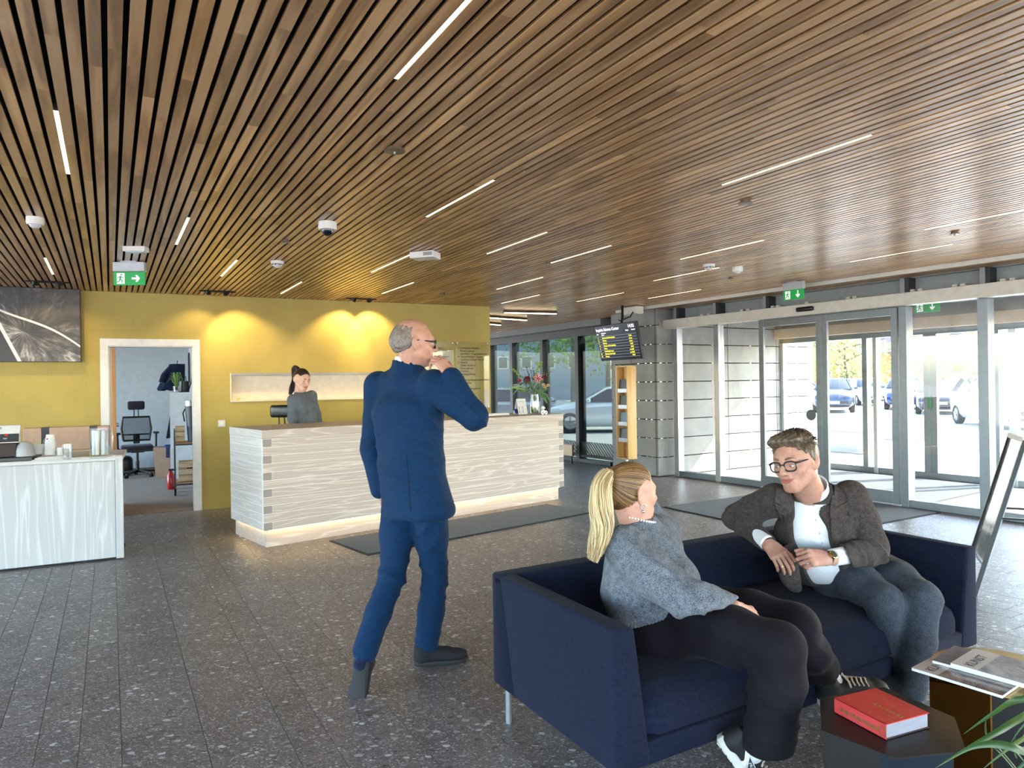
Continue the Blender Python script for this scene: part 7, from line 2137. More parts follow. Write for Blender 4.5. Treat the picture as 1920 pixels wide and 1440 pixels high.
def glasses(parent, M, mat, lens_m, y0=0.102):
    """full rim spectacles in the head frame"""
    b = MB()
    for x in (-1, 1):
        pts = []
        for k in range(29):
            a = 2 * PI * k / 28
            cx = math.copysign(abs(math.cos(a)) ** 0.7, math.cos(a)) * 0.0255; cz = math.copysign(abs(math.sin(a)) ** 0.75, math.sin(a)) * (0.019 if math.sin(a) > 0 else 0.021)
            pts.append((x * 0.034 + cx, y0 - 0.22 * (abs(x * 0.034 + cx) - 0.01) ** 2 * 10, 0.001 + cz))
        b.tube(pts, 0.0029, 8, False)
        b.tube([(x * 0.060, y0 - 0.006, 0.012), (x * 0.070, y0 - 0.02, 0.012), (x * 0.0815, 0.0, 0.012), (x * 0.080, -0.025, 0.0)], [0.0038, 0.0034, 0.003, 0.0025], 8)
    b.tube([(-0.0095, y0, 0.006), (0, y0 + 0.003, 0.0085), (0.0095, y0, 0.006)], 0.003, 8)
    me = b.mesh('frame', 2); me.transform(M); g = mobj('spectacles', me, mat, parent)
    b = MB()
    for x in (-1, 1):
        pts = []
        for k in range(24):
            a = 2 * PI * k / 24
            pts.append(Vector((x * 0.034 + math.copysign(abs(math.cos(a)) ** 0.7, math.cos(a)) * 0.0255, y0 - 0.003, 0.001 + math.copysign(abs(math.sin(a)) ** 0.75, math.sin(a)) * 0.0195)))
        b.raw(pts, [list(range(24))])
    me = b.mesh('lens'); me.transform(M); mobj('lenses', me, lens_m, g)
    return g
M_SPEC = plain('black spectacle frame', (22, 20, 20), 0.25)
M_LENS = glass_mat('spectacle lens', (0.97, 0.98, 0.98, 1), 0.5)
# ---------------------------------------------------------------- shoes
SOLE = [(-0.005, 0.018), (0.012, 0.031), (0.06, 0.035), (0.12, 0.036), (0.18, 0.046), (0.225, 0.045), (0.255, 0.034), (0.272, 0.016)]
def shoe(parent, heel, toe, up, mat, sole_mat, L=0.275, thick=0.028, laces=None, res=0.005, badge=False, tread=False):
    heel = Vector(heel); d = Vector(toe) - heel; up = Vector(up)
    M = hand_frame(heel, d, up)      # y = toe direction, z = up
    k = L / 0.275
    Mp = Matrix.Translation(-Vector(parent.location)) @ M @ Matrix.Scale(k, 4)
    s = SDF()
    s.cone((0, 0.035, 0.055), (0, 0.16, 0.043), 0.037, 0.038, k=0.02); s.ell((0, 0.205, 0.036), (0.043, 0.062, 0.031), k=0.02); s.cone((0, 0.036, 0.06), (0, 0.028, 0.095), 0.037, 0.034, k=0.02); s.ell((0, 0.03, 0.03), (0.034, 0.036, 0.04), k=0.02)
    s.half((0, 0, thick * 0.6), (0, 0, -1), 0.004)
    s.half((0, 0.02, 0.102), (0, -0.25, 1), 0.004)
    u = mobj('shoe', to_mesh(s.mesh(res), Mp), mat, parent)
    pts = [(w, y) for y, w in SOLE] + [(-w, y) for y, w in SOLE[::-1]]
    b = MB(); b.prism(pts, 0.0, thick, 0.004); me = b.mesh('sole', 0.9); me.transform(Mp); so_ = mobj('sole', me, sole_mat, u)
    if tread:
        b = MB()
        for i in range(9):
            y = 0.01 + i * 0.028
            for x in (-0.022, 0.0, 0.022): b.box((x, y, -0.001), (0.017, 0.021, 0.004), 0.001, 1)
        me = b.mesh('tread'); me.transform(Mp); mobj('tread', me, sole_mat, u)
    if laces is not None:
        b = MB()
        for i in range(5):
            y = 0.105 + i * 0.018; z = 0.096 - i * 0.0042
            b.tube([(-0.024, y, z - 0.012), (-0.01, y + 0.004, z - 0.002), (0.01, y - 0.004, z - 0.002), (0.024, y, z - 0.012)], 0.0032, 6)
        b.tube([(0, 0.10, 0.094), (0.02, 0.095, 0.102), (0.034, 0.10, 0.084), (0.012, 0.105, 0.093)], 0.003, 6); b.tube([(0, 0.10, 0.094), (-0.02, 0.095, 0.102), (-0.036, 0.105, 0.078)], 0.003, 6)
        me = b.mesh('laces', 1); me.transform(Mp); mobj('laces', me, laces, u)
    if badge:
        b = MB(); b.raw([(0.0385, 0.085, 0.07), (0.0425, 0.16, 0.052), (0.047, 0.125, 0.022)], [[0, 1, 2]])
        me = b.mesh('badge'); me.transform(Mp @ Matrix.Translation((0.006, 0, 0))); bd = mobj('badge', me, plain('black badge', (12, 12, 14), 0.3), u)
        b = MB(); q = [Vector((0.0395, 0.083, 0.0715)), Vector((0.0435, 0.163, 0.0522)), Vector((0.048, 0.125, 0.020))]
        b.tube(q + [q[0]], 0.0014, 6, False); me = b.mesh('rim'); me.transform(Mp @ Matrix.Translation((0.007, 0, 0))); mobj('badge_rim', me, M_WHITE, u)
        tm = text_mesh('PRADA', 0.014); tm.transform(Mp @ Matrix.Translation((0.008, 0, 0)) @ frame((0.0405, 0.10, 0.052), (0.06, 1, -0.2), (-0.1, 0.2, 1))); mobj('badge_lettering', tm, M_WHITE, u)
    return u
M_SNKR = plain('black sneaker canvas', (18, 18, 20), 0.7); M_SOLEW = plain('white rubber sole', (206, 204, 196), 0.6); M_SOCK = _fabric('white ribbed sock', (206, 208, 212), (232, 234, 236), 160); M_LACE = plain('cream lace', (222, 212, 192), 0.8)
M_SUEDE = plain('dark suede', (24, 25, 32), 0.85); M_SOLED = plain('dark rubber sole', (30, 32, 36), 0.7)

def scalp_strands(parent, M, c, r, tie, starts, mat, n_, seed, w=0.0018, lift=0.003):
    """slicked back strands that run over the scalp ellipsoid to the hair tie"""
    rr = random.Random(seed); c = Vector(c); b = []
    V, F = [], []
    for k in range(n_):
        f = rr.random() * (len(starts) - 1); i = min(int(f), len(starts) - 2); p = Vector(starts[i]).lerp(Vector(starts[i + 1]), f - i)
        p += Vector((rr.uniform(-1, 1), rr.uniform(-1, 1), rr.uniform(-1, 1))) * 0.005
        rings = []
        for j in range(11):
            t = j / 10; q = p.lerp(Vector(tie), t) - c
            nrm = math.sqrt((q.x / r[0]) ** 2 + (q.y / r[1]) ** 2 + (q.z / r[2]) ** 2)
            q = c + q * ((1 + lift / 0.09 * rr.uniform(0.7, 1.0)) / max(nrm, 1e-3)) if t < 0.97 else Vector(tie)
            rings.append(q)
        o = len(V)
        for j, q in enumerate(rings):
            d = (rings[min(j + 1, 10)] - rings[max(j - 1, 0)]).normalized(); n_v = (q - c).normalized(); s = d.cross(n_v).normalized(); ww = w * (0.5 + 0.8 * math.sin(PI * j / 10))
            V += [q - s * ww, q + n_v * ww * 0.9, q + s * ww]
        for j in range(10):
            a = o + j * 3
            F += [(a, a + 1, a + 4, a + 3), (a + 1, a + 2, a + 5, a + 4)]
    me = bpy.data.meshes.new('strands'); me.from_pydata([v[:] for v in V], [], F); smooth(me); me.transform(M)
    return mobj('combed_strands', me, mat, parent, kind='stuff')

from mathutils.bvhtree import BVHTree
def bvh_of(VF):
    return BVHTree.FromPolygons([tuple(v) for v in VF[0]], [tuple(int(i) for i in f) for f in VF[1]])
EYE = Vector((0, 0, H))
def hit(bv, px, py, lift=0.004):
    d = (W(px, py, 1.0) - EYE).normalized()
    r = bv.ray_cast(EYE, d)
    if r[0] is None: return None
    return r[0] + r[1] * lift if r[1].dot(d) < 0 else r[0] - r[1] * lift
def drape(name, bv, quad, nu, nv, mat, parent, lift=0.005, thick=0.004):
    """cloth panel laid on a body surface; quad = four corners as seen, nu x nv cells"""
    P = {}
    last = None
    for i in range(nu + 1):
        for j in range(nv + 1):
            u, v = i / nu, j / nv
            x = (quad[0][0] * (1 - u) + quad[1][0] * u) * (1 - v) + (quad[3][0] * (1 - u) + quad[2][0] * u) * v
            y = (quad[0][1] * (1 - u) + quad[1][1] * u) * (1 - v) + (quad[3][1] * (1 - u) + quad[2][1] * u) * v
            h = hit(bv, x, y, lift)
            if h is None:
                h = W(x, y, last.y) if last is not None else None
            P[i, j] = h; last = h if h is not None else last
    for key in P:
        if P[key] is None: P[key] = last
    L = Vector(parent.location) if parent is not None else Vector((0, 0, 0))
    b = MB(); vs_ = {}
    for (i, j), p in P.items():
        d = (EYE - p).normalized() * thick
        vs_[i, j, 0] = b.bm.verts.new(p - L); vs_[i, j, 1] = b.bm.verts.new(p + d - L)
    for i in range(nu):
        for j in range(nv):
            b.bm.faces.new((vs_[i, j, 1], vs_[i + 1, j, 1], vs_[i + 1, j + 1, 1], vs_[i, j + 1, 1]))
    for i in range(nu):
        b.bm.faces.new((vs_[i, 0, 0], vs_[i + 1, 0, 0], vs_[i + 1, 0, 1], vs_[i, 0, 1])); b.bm.faces.new((vs_[i, nv, 1], vs_[i + 1, nv, 1], vs_[i + 1, nv, 0], vs_[i, nv, 0]))
    for j in range(nv):
        b.bm.faces.new((vs_[0, j, 1], vs_[0, j + 1, 1], vs_[0, j + 1, 0], vs_[0, j, 0])); b.bm.faces.new((vs_[nu, j, 0], vs_[nu, j + 1, 0], vs_[nu, j + 1, 1], vs_[nu, j, 1]))
    bmesh.ops.recalc_face_normals(b.bm, faces=list(b.bm.faces))
    return b.build(name, mat, parent, sm=0.9)

# ================================================================== SEATED WOMAN
M_SKINW = skin_mat('fair skin', (208, 160, 140), (200, 144, 124))
M_KNIT = _fabric('grey melange knit', (46, 52, 60), (132, 141, 150), 330, 0.95, 0.1, 0.7, 0.005)
M_TROUW = _fabric('dark plum trousers', (17, 15, 21), (27, 24, 31), 420, 0.85, 0.02, 0.1)
wo = person('seated woman with blonde ponytail, grey knit sweater and dark trousers on the sofa', (0.62, 2.8, 0))
Mo = Matrix.Translation(-Vector(wo.location))
F_w = Vector((0.78, -0.63, 0)); S_w = Vector((0.63, 0.78, 0))
hc = Vector((0.487, 2.86, 1.025))
HM = face_frame(hc, (0.90, 0.42, -0.06), math.radians(-2), 1.02)
nb = HM.inverted() @ Vector((0.515, 2.865, 0.86))
hs = head_sdf(0.95, 0.006, 0.6, 0.95, nb, 0.06)
hv = xf(hs.mesh(0.0030), HM)
# inner body + hands joined into the same skin
bs = SDF(); bs.econe((0.60, 2.84, 0.50), (0.53, 2.86, 0.84), S_w, 0.13, 0.12, 0.10, 0.08, k=0.03); bs.chain([(0.47, 2.75, 0.83), (0.63, 2.52, 0.68), (0.81, 2.535, 0.648)], [0.04, 0.03, 0.024]); bs.chain([(0.60, 2.96, 0.83), W(1240, 985, 3.22), W(1216, 948, 3.06)], [0.04, 0.03, 0.025])
bs.chain([(0.64, 2.72, 0.53), (0.89, 2.34, 0.59), (0.85, 2.40, 0.24)], [0.06, 0.05, 0.035]); bs.chain([(0.72, 2.92, 0.53), (1.06, 2.61, 0.56), (1.235, 2.80, 0.30)], [0.06, 0.05, 0.035])
h1 = xf(hand_sdf(1, (22, 30, 20), 3, (30, 10)).mesh(0.0028), hand_frame((0.822, 2.537, 0.645), (0.75, 0.35, -0.40), (0.15, -0.55, 0.85)) @ Matrix.Scale(0.92, 4))
h2 = xf(hand_sdf(-1, (30, 40, 30), 3, (30, 10)).mesh(0.0032), hand_frame(W(1216, 948, 3.06), (-0.5, -0.1, 0.75), (0.2, 0.9, 0.3)) @ Matrix.Scale(0.92, 4))
me = to_mesh(join([hv, bs.mesh(0.012), h1, h2]), Mo); paint_lips(me, HM.inverted() @ Mo.inverted())
mobj('body', me, M_SKINW, wo)
MoH = Mo @ HM
eye_parts(wo, MoH, (0.1, 1, 0)); lids(wo, MoH, M_SKINW); M_BROWW = hair_mat('light brown brow', (104, 76, 50), (140, 108, 74)); brows(wo, MoH, M_BROWW); lash_line(wo, MoH, M_BROWW)
M_HAIRW = hair_mat('brown blonde scalp hair', (70, 48, 30), (104, 76, 48), (20, 20, 20)); M_HAIRP = hair_mat('blonde ponytail hair', (150, 118, 70), (240, 222, 176), island=True); M_HAIRS = hair_mat('combed blonde strands', (70, 48, 30), (158, 122, 78), island=True)
s = SDF(); s.ell((0, -0.016, 0.034), (0.0785, 0.102, 0.0875), k=0.02); s.ell((0, -0.052, -0.012), (0.062, 0.058, 0.062), k=0.03)
s.half((0, 0.070, 0.078), (0, 0.84, -0.54), 0.012); s.half((0, 0.004, -0.012), (0, 0.62, -0.78), 0.012)
hw = s.mesh(0.0035)
hair_w = mobj('hair', to_mesh(hw, MoH), M_HAIRW, wo)
tie_l = Vector((0, -0.118, 0.052))
starts = [(0.078, 0.0, -0.012), (0.076, 0.022, 0.02), (0.068, 0.048, 0.05), (0.045, 0.068, 0.08), (0.0, 0.078, 0.088), (-0.045, 0.068, 0.08), (-0.07, 0.04, 0.04), (-0.078, 0.0, -0.012)]
scalp_strands(hair_w, MoH, (0, -0.016, 0.034), (0.0785, 0.102, 0.0875), tie_l, starts, M_HAIRS, 170, 2, 0.0016)
starts2 = [(0.078, -0.004, -0.014), (0.070, -0.03, -0.035), (0.058, -0.055, -0.055), (0.03, -0.085, -0.07), (0, -0.095, -0.075)]
scalp_strands(hair_w, MoH, (0, -0.03, 0.02), (0.077, 0.09, 0.098), tie_l, starts2, M_HAIRS, 70, 3, 0.0016)
tw = HM @ tie_l
gd = [(tw, 0.016), (W(1138, 889, 2.80), 0.026), (W(1128, 912, 2.75), 0.038), (W(1127, 950, 2.72), 0.044), (W(1129, 985, 2.70), 0.042), (W(1119, 1022, 2.69), 0.030), (W(1110, 1052, 2.69), 0.012)]
me = strands(gd, 620, 0.0027, 1, 5, 0.012, 20, 4); me.transform(Mo); pony = mobj('ponytail', me, M_HAIRP, wo, kind='stuff')
b = MB(); b.lathe([(0.014, -0.008), (0.021, -0.004), (0.022, 0.004), (0.014, 0.008)], n=16, M=(MoH.to_3x3() @ Matrix.Rotation(PI / 2, 3, 'X'))); me = b.mesh('tie', 1); me.transform(Matrix.Translation(MoH @ tie_l)); mobj('hair_tie', me, M_BLACK, pony)
# jewellery
M_PEARL = plain('pearl', (238, 232, 224), 0.15, coat=0.6); M_SILV = plain('silver', (214, 212, 208), 0.15, 1.0)
b = MB()
for x in (1, -1):
    for k in range(12):
        a = k * 2 * PI / 12; b.ball((x * 0.081, -0.001 + 0.011 * math.cos(a), -0.047 + 0.011 * math.sin(a)), 0.0033, 8)
    b.ball((x * 0.081, -0.001, -0.066), 0.0055, 8); b.ball((x * 0.081, 0.001, -0.078), 0.004, 8)
me = b.mesh('earrings', 1); me.transform(MoH); mobj('earrings', me, M_SILV, wo)
b = MB(); nc = Vector((0.512, 2.866, 0.905))
for k in range(44):
    a = k * 2 * PI / 44; q = nc + (Vector((0.9, 0.42, 0)) * math.cos(a) * 0.082 + Vector((0.42, -0.9, 0)) * math.sin(a) * 0.078) + Vector((0, 0, 0.012 - 0.02 * math.cos(a))); b.ball(Mo @ q, 0.0052, 8)
mobj('pearl_necklace', b.mesh('pearls', 1), M_PEARL, wo, kind='stuff')
# sweater
KS = 0.010
s = SDF()
s.econe((0.585, 2.83, 0.50), (0.545, 2.85, 0.63), S_w, 0.205, 0.205, 0.185, 0.180, k=0.04); s.econe((0.545, 2.85, 0.63), (0.535, 2.86, 0.78), S_w, 0.205, 0.190, 0.178, 0.150, k=0.04); s.econe((0.535, 2.86, 0.78), (0.512, 2.865, 0.865), S_w, 0.175, 0.105, 0.135, 0.085, k=0.04)
s.cone((0.515, 2.865, 0.86), (0.512, 2.866, 0.895), 0.082, 0.072, k=0.03)
s.cone((0.435, 2.725, 0.835), (0.515, 2.610, 0.755), 0.085, 0.088, k=0.025); s.chain([(0.515, 2.610, 0.755), (0.638, 2.500, 0.682), (0.812, 2.535, 0.648)], [0.088, 0.078, 0.046], k=KS)
s.chain([(0.610, 2.955, 0.83), (0.66, 3.08, 0.815), W(1240, 986, 3.22), W(1218, 950, 3.06)], [0.080, 0.070, 0.056, 0.042], k=0.03)
s.ell((0.635, 2.77, 0.68), (0.10, 0.10, 0.10), k=0.05)
s.half((0.50, 2.88, 0.505), (0.30, -0.24, -1), 0.02)
s.cone((0.512, 2.866, 0.87), (0.505, 2.866, 0.98), 0.064, 0.066, k=0.006, op='s')
wrw = wrinkle(3, 0.0032, 15.0, 7, [((0.46, 2.69, 0.87), 0.07, 0.007, (0.75, -0.6, 0.2), 75), ((0.63, 2.50, 0.70), 0.09, 0.013, (0.8, -0.2, 0.7), 40), ((0.55, 2.56, 0.78), 0.08, 0.010, (0.6, 0.2, 0.8), 42), ((0.50, 2.72, 0.60), 0.13, 0.009, (0.2, 0.1, 1), 34), ((0.58, 2.70, 0.78), 0.10, 0.008, (0.9, 0.3, 0.5), 36), ((0.74, 2.55, 0.65), 0.06, 0.005, (1, 0, 0.2), 60)])
sw_ = s.mesh(0.0075, wrw)
put('sweater', sw_, M_KNIT, wo)
# ribbed hem band
s = SDF(); s.econe((0.587, 2.83, 0.49), (0.548, 2.848, 0.66), S_w, 0.203, 0.205, 0.183, 0.180, k=0.02); s.half((0.50, 2.88, 0.494), (0.30, -0.24, -1), 0.008); s.half((0.50, 2.88, 0.545), (-0.30, 0.24, 1), 0.008)
def ribs(V):
    a = np.arctan2(V[:, 1] - 2.83, V[:, 0] - 0.58); return 0.0018 * np.sin(a * 90)
put('ribbed_hem', s.mesh(0.006, ribs), M_KNIT, wo)
# trousers
s = SDF(); s.econe((0.62, 2.80, 0.47), (0.59, 2.83, 0.54), S_w, 0.19, 0.185, 0.17, 0.165, k=0.04)
s.chain([(0.66, 2.695, 0.525), (0.78, 2.50, 0.565), (0.893, 2.345, 0.575), (0.885, 2.355, 0.46), (0.862, 2.385, 0.245)], [0.112, 0.098, 0.082, 0.085, 0.090], k=0.035)
s.chain([(0.74, 2.90, 0.525), (0.93, 2.74, 0.55), (1.06, 2.625, 0.55), (1.13, 2.69, 0.43), (1.225, 2.79, 0.315)], [0.110, 0.095, 0.080, 0.080, 0.078], k=0.03)
s.half((0.862, 2.385, 0.205), (0.05, -0.05, -1), 0.01); s.half((1.225, 2.79, 0.315), (0.36, 0.46, -0.81), 0.01)
wrt = wrinkle(8, 0.0034, 15.0, 7, [((0.84, 2.40, 0.49), 0.09, 0.010, (0.6, -0.5, 0.9), 42), ((0.86, 2.38, 0.34), 0.12, 0.007, (0.2, 0, 1), 50), ((0.70, 2.66, 0.58), 0.12, 0.006, (0.9, 0.5, 0), 40), ((1.10, 2.67, 0.45), 0.10, 0.006, (0.3, 0.5, 1), 40)])
put('trousers', s.mesh(0.0075, wrt), M_TROUW, wo)
# socks and sneakers
def sock(parent, a, c, r1, r2):
    s = SDF(); s.cone(a, c, r1, r2, k=0.01); put('sock', s.mesh(0.006), M_SOCK, parent)
sock(wo, (0.850, 2.40, 0.25), (0.800, 2.435, 0.150), 0.042, 0.040)
shoe(wo, W(1345, 1385, 2.46), W(1436, 1507, 2.41), Vector((0.80, -0.25, 0.42)), M_SNKR, M_SOLEW, 0.275, 0.032, M_LACE, badge=True, tread=True)
sock(wo, (1.235, 2.80, 0.325), (1.285, 2.80, 0.235), 0.044, 0.042)
shoe(wo, W(1534, 1318, 2.80), W(1674, 1300, 2.83), Vector((-0.12, -0.30, 0.95)), M_SNKR, M_SOLEW, 0.30, 0.032, M_LACE)

# ================================================================== SEATED MAN
M_SKINM = skin_mat('ruddy skin', (190, 146, 126), (180, 128, 110))
M_TWEED = _fabric('brown grey tweed', (28, 25, 25), (90, 82, 78), 430, 0.95, 0.05, 0.5, 0.003)
M_SHIRT = _fabric('white shirt cotton', (222, 228, 232), (238, 242, 244), 300, 0.8, 0.0, 0.05)
M_TROUM = _fabric('blue grey wool trousers', (44, 50, 58), (78, 86, 96), 300, 0.9, 0.05, 0.2)
mn = person('seated man with spectacles, brown tweed jacket and white shirt on the sofa', (1.55, 3.4, 0))
Mo = Matrix.Translation(-Vector(mn.location))
hc = W(1492, 866, 3.22)
HM = face_frame(hc, (-0.78, -0.60, -0.13), math.radians(9), 1.10)
nb = HM.inverted() @ Vector((1.452, 3.375, 0.90))
hv = xf(head_sdf(1.0, 0.000, 1.0, 1.0, nb, 0.062).mesh(0.0028), HM)
bs = SDF(); bs.econe((1.62, 3.46, 0.52), (1.47, 3.39, 0.86), (1, 0, 0), 0.13, 0.13, 0.09, 0.08, k=0.03); bs.chain([(1.26, 3.37, 0.90), (1.155, 3.59, 0.765), (1.226, 3.35, 0.690)], [0.04, 0.03, 0.022]); bs.chain([(1.63, 3.35, 0.91), (1.69, 3.27, 0.665), (1.43, 3.14, 0.664)], [0.04, 0.03, 0.022])
bs.chain([(1.60, 3.45, 0.50), (1.64, 3.08, 0.46), (1.68, 3.12, 0.14)], [0.06, 0.05, 0.035]); bs.chain([(1.76, 3.50, 0.50), (1.82, 3.08, 0.47), (1.71, 3.02, 0.14)], [0.06, 0.05, 0.035])
wR = W(1441, 1020, 3.33); wL = W(1551, 1047, 3.13)
hR = xf(hand_sdf(-1, None, 2, (24, 8), curls=[(40, 34, 20), (44, 34, 22), (48, 34, 22), (50, 34, 22)]).mesh(0.0026), hand_frame(wR, W(1472, 1056, 3.215) - wR, Vector((-0.25, -0.75, 0.62))) @ Matrix.Scale(1.06, 4))
hL = xf(hand_sdf(1, None, 2, (20, 8), curls=[(58, 70, 40), (62, 72, 40), (64, 72, 40), (66, 72, 40)]).mesh(0.0026), hand_frame(wL, W(1500, 1046, 3.10) - wL, Vector((-0.1, -0.80, 0.55))) @ Matrix.Scale(1.06, 4))
me = to_mesh(join([hv, bs.mesh(0.012), hR, hL]), Mo); paint_lips(me, HM.inverted() @ Mo.inverted())
mobj('body', me, M_SKINM, mn)
MoH = Mo @ HM
eye_parts(mn, MoH, (0.3, 1, -0.3)); lids(mn, MoH, M_SKINM, -1, -24); M_BROWM = hair_mat('grey brown brow', (84, 66, 50), (124, 104, 84)); brows(mn, MoH, M_BROWM, 0.003, 0.0048); lash_line(mn, MoH, M_BROWM)
glasses(mn, MoH, M_SPEC, M_LENS)
b = MB(); b.grid(lambda u, v: ((u - 0.5) * 0.042, 0.0900 - 0.18 * ((u - 0.5) * 0.2) ** 2 * 10, -0.0585 + (v - 0.5) * 0.006 + 0.004 * (2 * (u - 0.5)) ** 2), 8, 2); me = b.mesh('teeth'); me.transform(MoH); mobj('teeth', me, M_TEETH, mn)
M_HAIRM = hair_mat('grey brown short hair', (62, 52, 42), (112, 98, 82), (50, 14, 50)); M_LOCKM = hair_mat('grey brown locks', (56, 46, 36), (128, 112, 92), island=True)
s = SDF(); s.ell((0, -0.020, 0.036), (0.0795, 0.103, 0.088), k=0.02); s.ell((-0.004, 0.042, 0.096), (0.058, 0.042, 0.022), Matrix.Rotation(0.15, 3, 'Y'), k=0.025); s.ell((0.036, 0.030, 0.098), (0.040, 0.055, 0.026), k=0.025); s.ell((0, -0.02, 0.100), (0.06, 0.08, 0.028), k=0.03)
for x in (-1, 1): s.ell((x * 0.072, -0.006, 0.022), (0.014, 0.050, 0.045), k=0.02)
s.half((0, 0.071, 0.082), (0, 0.76, -0.65), 0.010); s.half((0, 0.0, -0.008), (0, 0.52, -0.85), 0.010)
def hairw(V):
    q = V; return 0.0022 * np.sin(q[:, 0] * 260 + 6 * np.sin(q[:, 1] * 40) + q[:, 2] * 60) + 0.0016 * np.sin(q[:, 1] * 170 + q[:, 0] * 220)
hair_m = mobj('hair', to_mesh(s.mesh(0.0030, hairw), MoH), M_HAIRM, mn)
rr = random.Random(12); V, F = [], []
for k in range(620):
    a = rr.uniform(-PI, PI); e = rr.uniform(0.15, 1.0)
    d = Vector((math.sin(a) * math.cos(e * 1.4), math.cos(a) * math.cos(e * 1.4), math.sin(e * 1.4)))
    p = Vector((0, -0.018, 0.038)) + Vector((d.x * 0.082, d.y * 0.105, d.z * 0.096))
    if (p.y - 0.071) * 0.76 + (p.z - 0.082) * (-0.65) > -0.002: continue
    if p.y * 0.52 - (p.z + 0.008) * 0.85 > -0.006: continue
    flow = Vector((-0.9 if p.z > 0.07 else 0.0, -0.5 if p.z < 0.07 else 0.35, -0.35 if p.z < 0.07 else 0.05)); flow = (flow - d * flow.dot(d) * 0.9 + Vector((rr.uniform(-.2, .2), rr.uniform(-.2, .2), rr.uniform(-.1, .1)))).normalized()
    sd = flow.cross(d).normalized() * 0.0019; L = rr.uniform(0.02, 0.04)
    i = len(V); V += [p - sd, p + sd, p + flow * L * 0.5 + d * 0.006 + sd, p + flow * L * 0.5 + d * 0.006 - sd, p + flow * L + d * 0.003]; F += [(i, i + 1, i + 2, i + 3), (i + 3, i + 2, i + 4)]
me = bpy.data.meshes.new('locks'); me.from_pydata([v[:] for v in V], [], F); smooth(me); me.transform(MoH); mobj('hair_locks', me, M_LOCKM, hair_m, kind='stuff')
# shirt
def torso_m(s, off):
    s.econe((1.635, 3.475, 0.50), (1.585, 3.445, 0.62), (1, 0.05, 0.2), 0.185 + off, 0.190 + off, 0.150 + off, 0.155 + off, k=0.04); s.econe((1.585, 3.445, 0.62), (1.495, 3.40, 0.79), (1, 0.0, 0.1), 0.190 + off, 0.200 + off, 0.152 + off, 0.128 + off, k=0.04); s.econe((1.495, 3.40, 0.79), (1.452, 3.375, 0.905), (1, 0, 0.05), 0.190 + off, 0.115 + off, 0.122 + off, 0.075 + off, k=0.04)
s = SDF(); torso_m(s, 0.0); s.cone((1.452, 3.372, 0.89), (1.448, 3.362, 0.935), 0.078, 0.074, k=0.02)
s.cone((1.448, 3.362, 0.91), (1.435, 3.34, 1.02), 0.064, 0.068, k=0.004, op='s')
s.half((1.62, 3.46, 0.50), (0.15, 0.0, -1), 0.02)
sh = s.mesh(0.007, wrinkle(21, 0.0022, 14, 7, [((1.54, 3.27, 0.72), 0.12, 0.006, (0.7, 0, 0.8), 40), ((1.60, 3.29, 0.58), 0.10, 0.006, (0.3, 0, 1), 38)]))
put('shirt', sh, M_SHIRT, mn)
bv = bvh_of(sh)
for (px, py) in ((1537, 1000), (1541, 1018), (1530, 975), (1526, 948)):
    h = hit(bv, px, py, 0.003)
    if h is not None:
        b = MB(); b.ball(Mo @ h, 0.0048, 8); b.build('button', plain('pearl button', (206, 208, 208), 0.2), mn, sm=1)
# jacket
s = SDF(); torso_m(s, 0.022)
s.chain([(1.272, 3.375, 0.895), (1.20, 3.48, 0.83), (1.150, 3.595, 0.768), (1.222, 3.365, 0.696)], [0.084, 0.074, 0.066, 0.049], k=0.014)
s.chain([(1.628, 3.36, 0.905), (1.672, 3.32, 0.79), (1.695, 3.275, 0.668), (1.465, 3.155, 0.666)], [0.090, 0.080, 0.072, 0.053], k=0.012)
s.cone((1.40, 3.41, 0.91), (1.52, 3.41, 0.91), 0.062, 0.062, k=0.03)
s.chain([(1.70, 3.46, 0.56), (1.765, 3.40, 0.545)], [0.12, 0.095], k=0.04); s.ell(W(1678, 1078, 3.36), (0.095, 0.13, 0.075), k=0.05)
s.ell(W(1486, 1066, 3.32), (0.072, 0.024, 0.12), Matrix.Rotation(-0.25, 3, 'Y'), k=0.03)
s.econe(W(1517, 915, 3.24), W(1522, 985, 3.22), (1, 0, 0.05), 0.045, 0.082, 0.13, 0.13, k=0.006, op='s'); s.econe(W(1522, 985, 3.22), W(1572, 1150, 3.20), (1, 0, 0.1), 0.080, 0.135, 0.14, 0.18, k=0.006, op='s')
s.cone((1.452, 3.372, 0.89), (1.436, 3.34, 1.04), 0.088, 0.094, k=0.008, op='s')
s.half((1.62, 3.46, 0.475), (0.12, 0.0, -1), 0.02)
jk = s.mesh(0.0075, wrinkle(31, 0.0034, 14.0, 7, [((1.155, 3.55, 0.77), 0.10, 0.010, (0.5, 0.8, 0.5), 46), ((1.69, 3.25, 0.68), 0.10, 0.011, (0.8, 0.3, 0.6), 42), ((1.64, 3.30, 0.80), 0.08, 0.007, (0.3, 0, 1), 44), ((1.58, 3.2, 0.68), 0.07, 0.006, (1, 0, 0.3), 50), ((1.26, 3.36, 0.84), 0.07, 0.006, (0.7, 0.3, 0.8), 44)]))
jacket = put('jacket', jk, M_TWEED, mn)
bv = bvh_of(jk)
# lapels, breast pocket
for nm, quad in (('lapel', ((1456, 918), (1472, 908), (1485, 962), (1452, 940))), ('lapel', ((1452, 942), (1485, 962), (1487, 1018), (1482, 1014))), ('lapel', ((1562, 910), (1578, 918), (1590, 938), (1556, 958))), ('lapel', ((1556, 958), (1590, 940), (1572, 1012), (1560, 1012)))):
    drape(nm, bv, quad, 5, 8, M_TWEED, mn, 0.002, 0.012)
drape('breast_pocket', bv, ((1590, 958), (1618, 952), (1620, 961), (1592, 967)), 4, 2, M_TWEED, mn, 0.001, 0.005)
